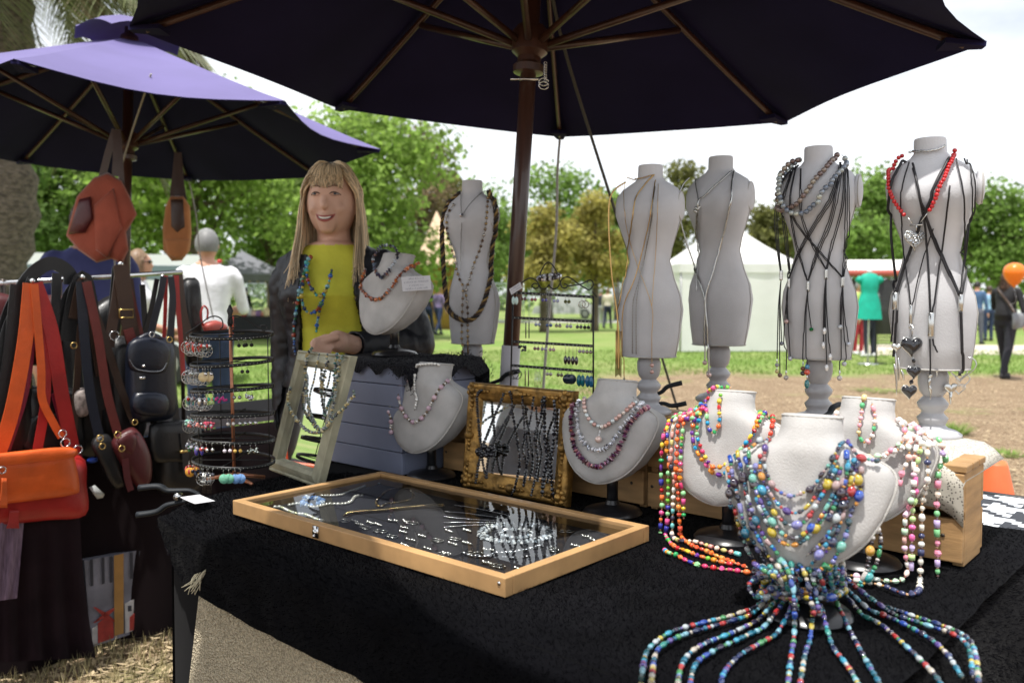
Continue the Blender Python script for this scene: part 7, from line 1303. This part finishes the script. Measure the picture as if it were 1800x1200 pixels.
    def hair(s, m, style='short', length=.2, n=260, seed=1, part='hair', thick=.0045):
        rr = random.Random(seed); mb = MB(); c = s.hc; k = s.k
        for i in range(n):
            a = rr.uniform(-pi, pi); el = rr.uniform(.05, 1.45) if style == 'short' else rr.uniform(.25, 1.45)
            def surf(a_, e_, gr=1.06): return c + (s.hr * sin(a_) * cos(e_) * .078 - s.hf * cos(a_) * cos(e_) * .098 + Z * sin(e_) * .114) * gr * k
            if style == 'short':
                if abs(a) > 2.15 and el < .62: continue
                pts = [surf(a, el + .25), surf(a, el), surf(a, el - .28, 1.09)]
            else:
                if abs(a) > 1.75: a *= .8
                pts = [surf(a, 1.45), surf(a, el), surf(a, .15, 1.12), surf(a, -.35, 1.2) - Z * .02]; e = pts[-1]; L_ = length * rr.uniform(.8, 1.1); pts += [e - Z * L_ * .5 + s.f * -.004 + V((rr.uniform(-.01, .01), 0, 0)), e - Z * L_ + V((rr.uniform(-.018, .018), rr.uniform(-.012, .012), 0))]
            pp = cr(pts, 4); mb.tube(pp, [thick * k * (1.6 if style == 'short' else 1.2) * (1 - .75 * j / len(pp)) for j in range(len(pp))], 5)
        mb.ball(c - s.hf * .012 + Z * .008, .107 * k, 14, 12, (.78, .93, 1.06), Matrix((s.hr, s.hf, Z)).transposed()) if style != 'none' else None
        # trim the cap so the face stays free
        keep = [j for j, f in enumerate(mb.f) if not (len(f) == 4 and False)]
        o = obj(part, mb, m, s.root, fix=False); bm_ = bmesh.new(); bm_.from_mesh(o.data); og = origin(s.root)
        bmesh.ops.delete(bm_, geom=[f for f in bm_.faces if (f.calc_center_median() + og - c).dot(s.hf) > .052 * k and (f.calc_center_median() + og - c).z < .062 * k or (style == 'short' and (f.calc_center_median() + og - c).z < -.058 * k)], context='FACES'); bm_.to_mesh(o.data); bm_.free(); return o
def X_(px, d): return (px - 900) / 1500 * d
dkh = mat('hair_brown', (.055, .03, .018), .5, island=.35); blk_h = mat('hair_dark', (.015, .012, .010), .5, island=.3); gr_h = mat('hair_grey', (.24, .24, .235), .55, island=.3); lb_h = mat('hair_light_brown', (.20, .125, .07), .5, island=.35)
shoe = fab('shoe', (.02, .02, .022)); wshoe = fab('white_shoe', (.7, .7, .7)); jean = fab('jeans', (.022, .035, .085)); blackc = fab('black', (.010, .010, .012)); whitec = fab('white', (.76, .76, .80))
def simple(label, px, d, ang, H, top, bottom, hair, style='short', step=0, arms=None, female=False, shoes=None, fore=None, length=.2, vox=.018, name='person', z0=0, belly=0, sk=None):
    b = Body(X_(px, d), d, ang, H, z0); b.torso('top', 'bottom', female, belly=belly); b.head(); b.legs(step=step)
    A = arms or [((.24, .02, 1.10), (.25, .10, .86)), ((-.24, .02, 1.10), (-.25, .06, .86))]
    b.arm(1, *A[0], fore=fore); b.arm(-1, *A[1], fore=fore); b.build(name, label, {'skin': sk or skin_m, 'top': top, 'bottom': bottom, 'shoe': shoes or shoe}, vox)
    if hair: b.hair(hair, style, length, 150)
    return b
mw = simple('person with grey hair in white t-shirt and jeans, back turned', 366, 6.6, pi + .25, 1.78, whitec, jean, gr_h, arms=[((.25, .06, 1.12), (.08, .26, 1.10)), ((-.25, .06, 1.12), (-.06, .26, 1.08))], fore='skin', vox=.014, belly=.02)
ws = simple('person with shoulder length hair and sunglasses in white top', 243, 6.9, pi / 2 + .25, 1.64, whitec, jean, lb_h, 'long', length=.10, female=True, vox=.014, arms=[((.21, .04, 1.10), (.16, .24, 1.05)), ((-.21, .04, 1.10), (-.16, .22, 1.0))], fore='skin')
mb = MB(); e = ws.hc + ws.hf * .088 + Z * .018
for sg in (-1, 1): mb.ball(e + ws.hr * sg * .033, .021, 10, 8, (1, .4, .8), Matrix((ws.hr, ws.hf, Z)).transposed()); mb.tube([e + ws.hr * sg * .05, ws.hc + ws.hr * sg * .082 + Z * .018], .003, 5)
obj('sunglasses', mb, blk, ws.root)
simple('person in blue shirt standing behind the rust tote', 158, 4.85, pi + .5, 1.80, fab('blue_shirt', (.055, .065, .20)), jean, dkh, vox=.014, belly=.04)
simple('person in black standing under the grey gazebo', 432, 29.5, 2.6, 1.66, blackc, blackc, gr_h, step=.14)
simple('walking person in dark jacket and blue jeans, left of a couple', 752, 31, pi - .5, 1.74, fab('dark_jacket', (.02, .022, .035)), jean, dkh, step=.22)
simple('walking person in mauve top and jeans, right of a couple', 771, 30.4, pi - .6, 1.70, fab('mauve', (.22, .17, .33)), jean, lb_h, step=-.24)
simple('far person in dark vest and shorts beside the gold-chain mannequin', 1056, 38, pi - .3, 1.72, fab('vest', (.025, .03, .045)), fab('grey_short', (.45, .45, .5)), gr_h, step=.1)
simple('far person in cream jacket and dark trousers beside the gold-chain mannequin', 1068, 37.4, pi - .5, 1.74, fab('cream', (.62, .56, .46)), fab('navy_trouser', (.015, .02, .045)), whitec and lb_h, step=.16)
rh = simple('person in orange patterned tunic and red hat beside the marquee', 1336, 23, pi - .6, 1.70, mat('cloth_orange_pattern', (.42, .15, .03), .8, col2=(.05, .02, .015), vs=14, detail=1), blackc, dkh, step=.12, female=True, shoes=wshoe)
mb = MB(); c = rh.hc + Z * .05; mb.lathe([(.18, 0), (.17, .015), (.10, .02), (.095, .10), (.06, .125), (.0, .13)], c, 18); tag(obj('red_hat', mb, fab('red_hat', (.42, .05, .04))), 'red brimmed hat on the person in the orange tunic', 'hat')
simple('person in lime top and red trousers behind the teal dress', 1509, 19.5, .3, 1.66, fab('lime', (.36, .50, .12)), fab('red_trouser', (.36, .03, .04)), gr_h, shoes=wshoe)
simple('person in dark trousers standing behind the teal dress', 1530, 18.6, pi + .4, 1.68, fab('grey_top', (.3, .3, .3)), fab('navy_short', (.02, .022, .04)), dkh, shoes=wshoe)
simple('person in denim blue jacket and dark cap at the right', 1716, 24, pi - .9, 1.76, fab('denim', (.045, .10, .20)), fab('slate', (.10, .11, .14)), blk_h, step=.12)
simple('person in pale blue top behind the denim jacket', 1738, 26, pi, 1.66, fab('pale_blue', (.25, .42, .60)), jean, dkh)
bw = simple('person in loose black clothes walking with an orange balloon', 1768, 13.6, pi - 1.0, 1.70, blackc, fab('dark_pants', (.014, .015, .022)), dkh, 'long', step=-.2, female=True, length=.16, vox=.016, belly=.09, arms=[((.27, -.02, 1.10), (.30, -.02, .86)), ((-.25, .1, 1.12), (-.22, .28, 1.18))])
mb = MB(); c = bw.p(.24, -.1, .93); mb.pillow([c + bw.r * .0 + bw.f * x + Z * y for x, y in ((-.14, .12), (.14, .12), (.15, -.12), (-.13, -.14))], bw.r, .07); o = tag(obj('grey_shoulder_bag', mb, fab('bag_grey', (.24, .25, .27))), 'grey shoulder bag carried by the person in black', 'bag'); mb = MB(); mb.ribbon(cr([c + bw.f * -.12 + Z * .12, bw.p(.12, -.17, 1.2), bw.p(-.05, -.15, 1.40), bw.p(-.12, -.02, 1.46)], 5), .035, bw.f * -1, .006); obj('strap', mb, choc, o)
bc = P(1783, 484, 13.0); mb = MB(); n = 20; rows = []
mb.lathe([(.001, -.195), (.012, -.185), (.006, -.178), (.02, -.165), (.075, -.12), (.125, -.05), (.152, .02), (.155, .07), (.135, .13), (.09, .17), (.04, .188), (.001, .192)], bc, 24); root = thing('orange_balloon', 'round orange balloon in front of the person in black', 'balloon', bc); obj('balloon_skin', mb, mat('balloon_orange', (.90, .24, .012), .28, coat=.4, transl=.2), root); mb = MB(); mb.tube(cr([bc - Z * .19, bc - Z * .4 + V((.03, 0, 0)), bw.p(-.22, .28, 1.12)], 6), .002, 4); obj('string', mb, whitec, root)
# customer by the table, seen in the mirrors
cu_b = Body(-1.72, 1.62, 0, 1.72); cu_b.f = V((.98, .2, 0)).normalized(); cu_b.r = V((cu_b.f.y, -cu_b.f.x, 0)); cu_b.torso('top', 'bottom', True); cu_b.head(); cu_b.legs(); cu_b.arm(1, (.25, .05, 1.10), (.02, .24, 1.12)); cu_b.arm(-1, (-.25, .05, 1.10), (-.02, .22, 1.08)); cu_b.build('person', 'customer in pale grey long sleeved shirt reflected in the gilt mirror', {'skin': skin2, 'top': fab('pale_grey_shirt', (.50, .52, .57)), 'bottom': fab('grey_pants', (.16, .16, .18)), 'shoe': shoe}, .014); cu_b.hair(dkh, 'short')
# ---------------------------------------------------------------- the seller
SDp = 2.72; B = Body(X_(588, SDp), SDp, -.05, 1.655); B.torso('yellow', 'pants', True, 1.0); B.head(turn=.02); B.legs('pants')
k = B.k; c = B.hc; f, r = B.hf, B.hr
for sg in (-1, 1):      # cheeks, lids
    for a, rad in ((c + f * .066 * k + r * sg * .034 * k - Z * .022 * k, .024 * k), (c + f * .073 * k + r * sg * .012 * k - Z * .05 * k, .016 * k)): B.mb.ball(a, rad, 10, 8); B.b.append(('skin', a, a + Z * .001, rad, rad))
B.limb('jacket', [(.125, 0, 1.375), (.155, -.01, 1.34), (.172, -.04, 1.10)], [.055, .05, .04]); B.limb('jacket', [(.172, -.04, 1.10), (.16, .0, .87)], [.04, .03]); B.limb('skin', [(.16, .0, .86), (.158, .02, .80)], [.026, .03])
hd_ = PW(578, 612, -.01); el = P(733, 604, 2.66); wr = P(625, 607, 2.52)
sh = B.p(-.17, 0, 1.375); B.world('jacket', [sh, sh + V((.035, 0, -.03)), (sh + el) / 2 + V((.015, 0, 0)), el], [.058, .052, .047, .042]); B.world('jacket', [el, (el + wr) / 2, wr], [.042, .038, .031])
pm_ = P(592, 600, 2.40); B.world('skin', [wr, P(605, 602, 2.46), pm_], [.028, .030, .033])
fx_ = [(-22, -4), (-14, 3), (-5, 8), (4, 11)]
for j, (dx, dy) in enumerate(fx_):
    kn = P(583 + dx * .55 + 2, 595 + dy * .5, 2.355 + .012 * j); md = P(574 + dx, 604 + dy, 2.312 + .012 * j); tp = P(571 + dx, 619 + dy, 2.318 + .012 * j)
    B.world('skin', [pm_.lerp(kn, .5), kn, md, tp], [.013, .0115, .0100, .0085])
B.world('skin', [P(590, 592, 2.36), P(568, 597, 2.335), P(549, 603, 2.325)], [.013, .0115, .0085])
def cls(s, p, key):
    if key in ('yellow', 'jacket') and p.z > .78:
        q = p - s.o; x = q.dot(s.r); y = q.dot(s.f)
        if p.z > 1.425 * s.k and abs(x) < .09: return 'skin' if p.z > 1.462 * s.k or y < -.02 else 'yellow'
        if key == 'yellow':
            lim = .092 - .02 * max(0, (p.z - 1.15) / .2)
            if y < .02 or abs(x + .012) > lim: return 'jacket'
            if p.z > 1.40 * s.k: return 'skin' if abs(x) < .06 and p.z > 1.462 * s.k else 'yellow'
    return key
ylw = fab('yellow_knit', (.56, .55, .05)); jkt = mat('black_jacket', (.010, .011, .015), .5, var=.2, vs=10, bump=.5, bs=14, bdist=.015)
B.build('person', 'smiling blonde seller in yellow top and black jacket', {'skin': mat('seller_skin', (.62, .38, .28), .48, var=.06, vs=14, spec=.4), 'yellow': ylw, 'jacket': jkt, 'pants': blackc, 'shoe': shoe}, .0052, classify=cls)
# jacket shell lifted off the body, open at the front
me = B.body.data; nb = MB(); vi = {}; ji = list(B.body.data.materials).index(jkt); vn_ = me.vertices
for p in me.polygons:
    if p.material_index != ji: continue
    ids = []
    for i in p.vertices:
        if i not in vi: vi[i] = len(nb.v); nb.v.append(tuple(vn_[i].co + vn_[i].normal * (.008 + .006 * mnoise.noise(vn_[i].co * 14) + .004 * mnoise.noise(vn_[i].co * 45)) + B.o))
        ids.append(vi[i])
    nb.f.append(tuple(ids)); nb.m.append(0)
jo = obj('jacket', nb, jkt, B.root, fix=False); sm = jo.modifiers.new('s', 'SMOOTH'); sm.iterations = 2; sd = jo.modifiers.new('t', 'SOLIDIFY'); sd.thickness = .006; sd.offset = 1
# face
def fp(x, y, z): return c + (r * x + f * y + Z * z) * k
bvB = BVHTree.FromPolygons([v.co + B.o for v in me.vertices], [tuple(p.vertices) for p in me.polygons]); BV['seller'] = bvB; KY['seller'] = SDp - .1
def onface(x, z, off):
    h, nn, i, dd = bvB.ray_cast(fp(x, .3, z), -f); return (h if h else fp(x, .09, z)) + f * off
for sg in (-1, 1):
    e = onface(sg * .031, .020, -.0065); mb = MB(); mb.ball(e, .0105, 12, 10, (1.25, .8, .34), Matrix((r, f, Z)).transposed()); o = obj('eye', mb, mat('eye_white', (.30, .27, .25), .2), B.root); mb = MB(); mb.ball(e + f * .0062, .0052, 10, 8, (1, .55, .62), Matrix((r, f, Z)).transposed()); obj('iris', mb, mat('iris_blue', (.05, .07, .09), .1), o)
    mb = MB(); mb.tube([onface(sg * x, z, .001) for x, z in ((.015, .0195), (.022, .0238), (.032, .0250), (.042, .0215), (.047, .0175))], [.0012, .0022, .0024, .0022, .001], 6); obj('upper_lid', mb, mat('lash_dark', (.07, .035, .025), .6), B.root)
    mb = MB(); mb.tube([onface(sg * x, z, .0005) for x, z in ((.018, .0160), (.030, .0138), (.042, .0165))], .0009, 6); obj('lower_lid', mb, mat('lid_skin', (.30, .13, .09), .6), B.root)
    mb = MB(); mb.tube([onface(sg * x, z, .0012) for x, z in ((.013, .040), (.026, .046), (.040, .045), (.050, .038))], [.002, .0034, .003, .001], 6, ell=(.6, 1)); obj('eyebrow', mb, mat('brow_brown', (.16, .09, .05), .7), B.root)
lipm = mat('lip_rose', (.38, .10, .085), .4); mz = -.052
arcu = [(-.030, .010), (-.018, .0035), (0, .001), (.018, .0035), (.030, .010)]; arcl = [(-.030, .010), (-.020, -.006), (0, -.0125), (.020, -.006), (.030, .010)]
mb = MB(); A_ = cr([onface(x, mz + z, .0008) for x, z in arcu], 4); L2 = cr([onface(x, mz + z, .0008) for x, z in arcl], 4); mb.grid([A_, [(a + b) / 2 + f * .0015 for a, b in zip(A_, L2)], L2]); obj('mouth_opening', mb, mat('mouth_dark', (.10, .02, .018), .5), B.root, fix=False)
mb = MB(); A2 = cr([onface(x, mz + z, .003) for x, z in ((-.024, .0075), (-.014, .003), (0, .001), (.014, .003), (.024, .0075))], 4); A3 = cr([onface(x, mz + z, .003) for x, z in ((-.024, .0065), (-.015, -.0035), (0, -.0070), (.015, -.0035), (.024, .0065))], 4); mb.grid([A2, A3]); obj('teeth', mb, mat('teeth_white', (.72, .68, .60), .25), B.root, fix=False)
for arc, rad in ((arcu, .0030), (arcl, .0038)): mb = MB(); mb.tube(cr([onface(x, mz + z, .0015) for x, z in arc], 4), [rad * (.35 + .65 * sin(pi * i / 16)) for i in range(17)], 6); obj('lip', mb, lipm, B.root)
# blonde hair: crown flow, bangs and long side locks
bl = mat('hair_blonde', (.64, .50, .32), .4, island=.55, spec=.5); rr = random.Random(21); mb = MB()
def hs_(a, e, g=1.06): return c + (r * sin(a) * cos(e) * .080 + f * cos(a) * cos(e) * .098 + Z * (sin(e) * .118 + .004)) * g * k
for i in range(1900):
    a = rr.uniform(-pi, pi); front = abs(a) < .72
    if front:        # fringe
        z_ = rr.uniform(.036, .078); x = sin(a) * .075 + rr.uniform(-.008, .008); g = rr.uniform(1.07, 1.15); pts = [hs_(a * .5 + rr.uniform(-.1, .1), 1.35, 1.06), hs_(a, .95, g), hs_(a, .62, g + .02), fp(x * 1.02, .098 - abs(x) * .35 + rr.uniform(0, .006), z_)]
        pp = cr(pts, 4); mb.tube(pp, [.0021 * (1 - .7 * j / len(pp)) for j in range(len(pp))], 4); continue
    g = rr.uniform(1.06, 1.2); e = rr.uniform(.3, 1.0); s_ = 1 if a > 0 else -1; fwd = abs(a) < 1.75
    a2 = s_ * max(abs(a), 1.28 + rr.uniform(0, .25)); pts = [hs_(a * .6, 1.45, 1.05), hs_(lerp(a, a2, .35), e, g), hs_(a2, .0, g + .03)]; q = pts[-1]
    out = (r * s_ * rr.uniform(.0, .022) + f * (rr.uniform(.0, .035) if fwd else -.01))
    Ld = rr.uniform(.22, .33) if (fwd or rr.random() < .4) else rr.uniform(.14, .22)
    pts += [q - Z * .10 + out * .6, q - Z * .19 + out + f * (.025 if fwd else 0), q - Z * Ld + out * 1.2 + f * (.045 if fwd else 0) + r * rr.uniform(-.012, .012)]
    pp = cr(pts, 4); n = len(pp); mb.tube(pp, [.0024 * (1 - .7 * j / n) for j in range(n)], 4)
obj('hair', mb, bl, B.root, fix=False)
# seller's own bead necklaces
SB = [S(30, 90, 170), S(60, 160, 160), S(40, 60, 90), S(150, 60, 40), S(180, 160, 60), S(50, 110, 80), S(120, 170, 180)]
gs = lambda i, rr: ('chip' if i % 3 else 'round', 'gloss', .009 if i % 4 else .015, .0095 if i % 4 else .015, rr.choice(SB))
strand('turquoise_necklace', 'long turquoise and red bead necklace worn by the seller, left fall', 'necklace', onb('seller', [(551, 452), (541, 480), (533, 510), (527, 540), (524, 570), (525, 600), (527, 625)], .016), gs, None, 201)
strand('blue_necklace', 'blue stone loop necklace worn by the seller, upper loop', 'necklace', onb('seller', [(548, 455), (543, 485), (548, 508), (560, 518), (574, 515), (580, 500), (585, 480)], .018), gs, None, 202)
strand('green_necklace', 'green and blue bead loop worn by the seller, lower loop', 'necklace', onb('seller', [(545, 462), (538, 500), (538, 530), (547, 545), (560, 540), (568, 525), (578, 508)], .019), gs, None, 203)
strand('pendant_strand', 'blue stone pendant strand falling to the seller hand', 'necklace', onb('seller', [(568, 525), (564, 545), (561, 565), (560, 585)], .018), gs, None, 204)
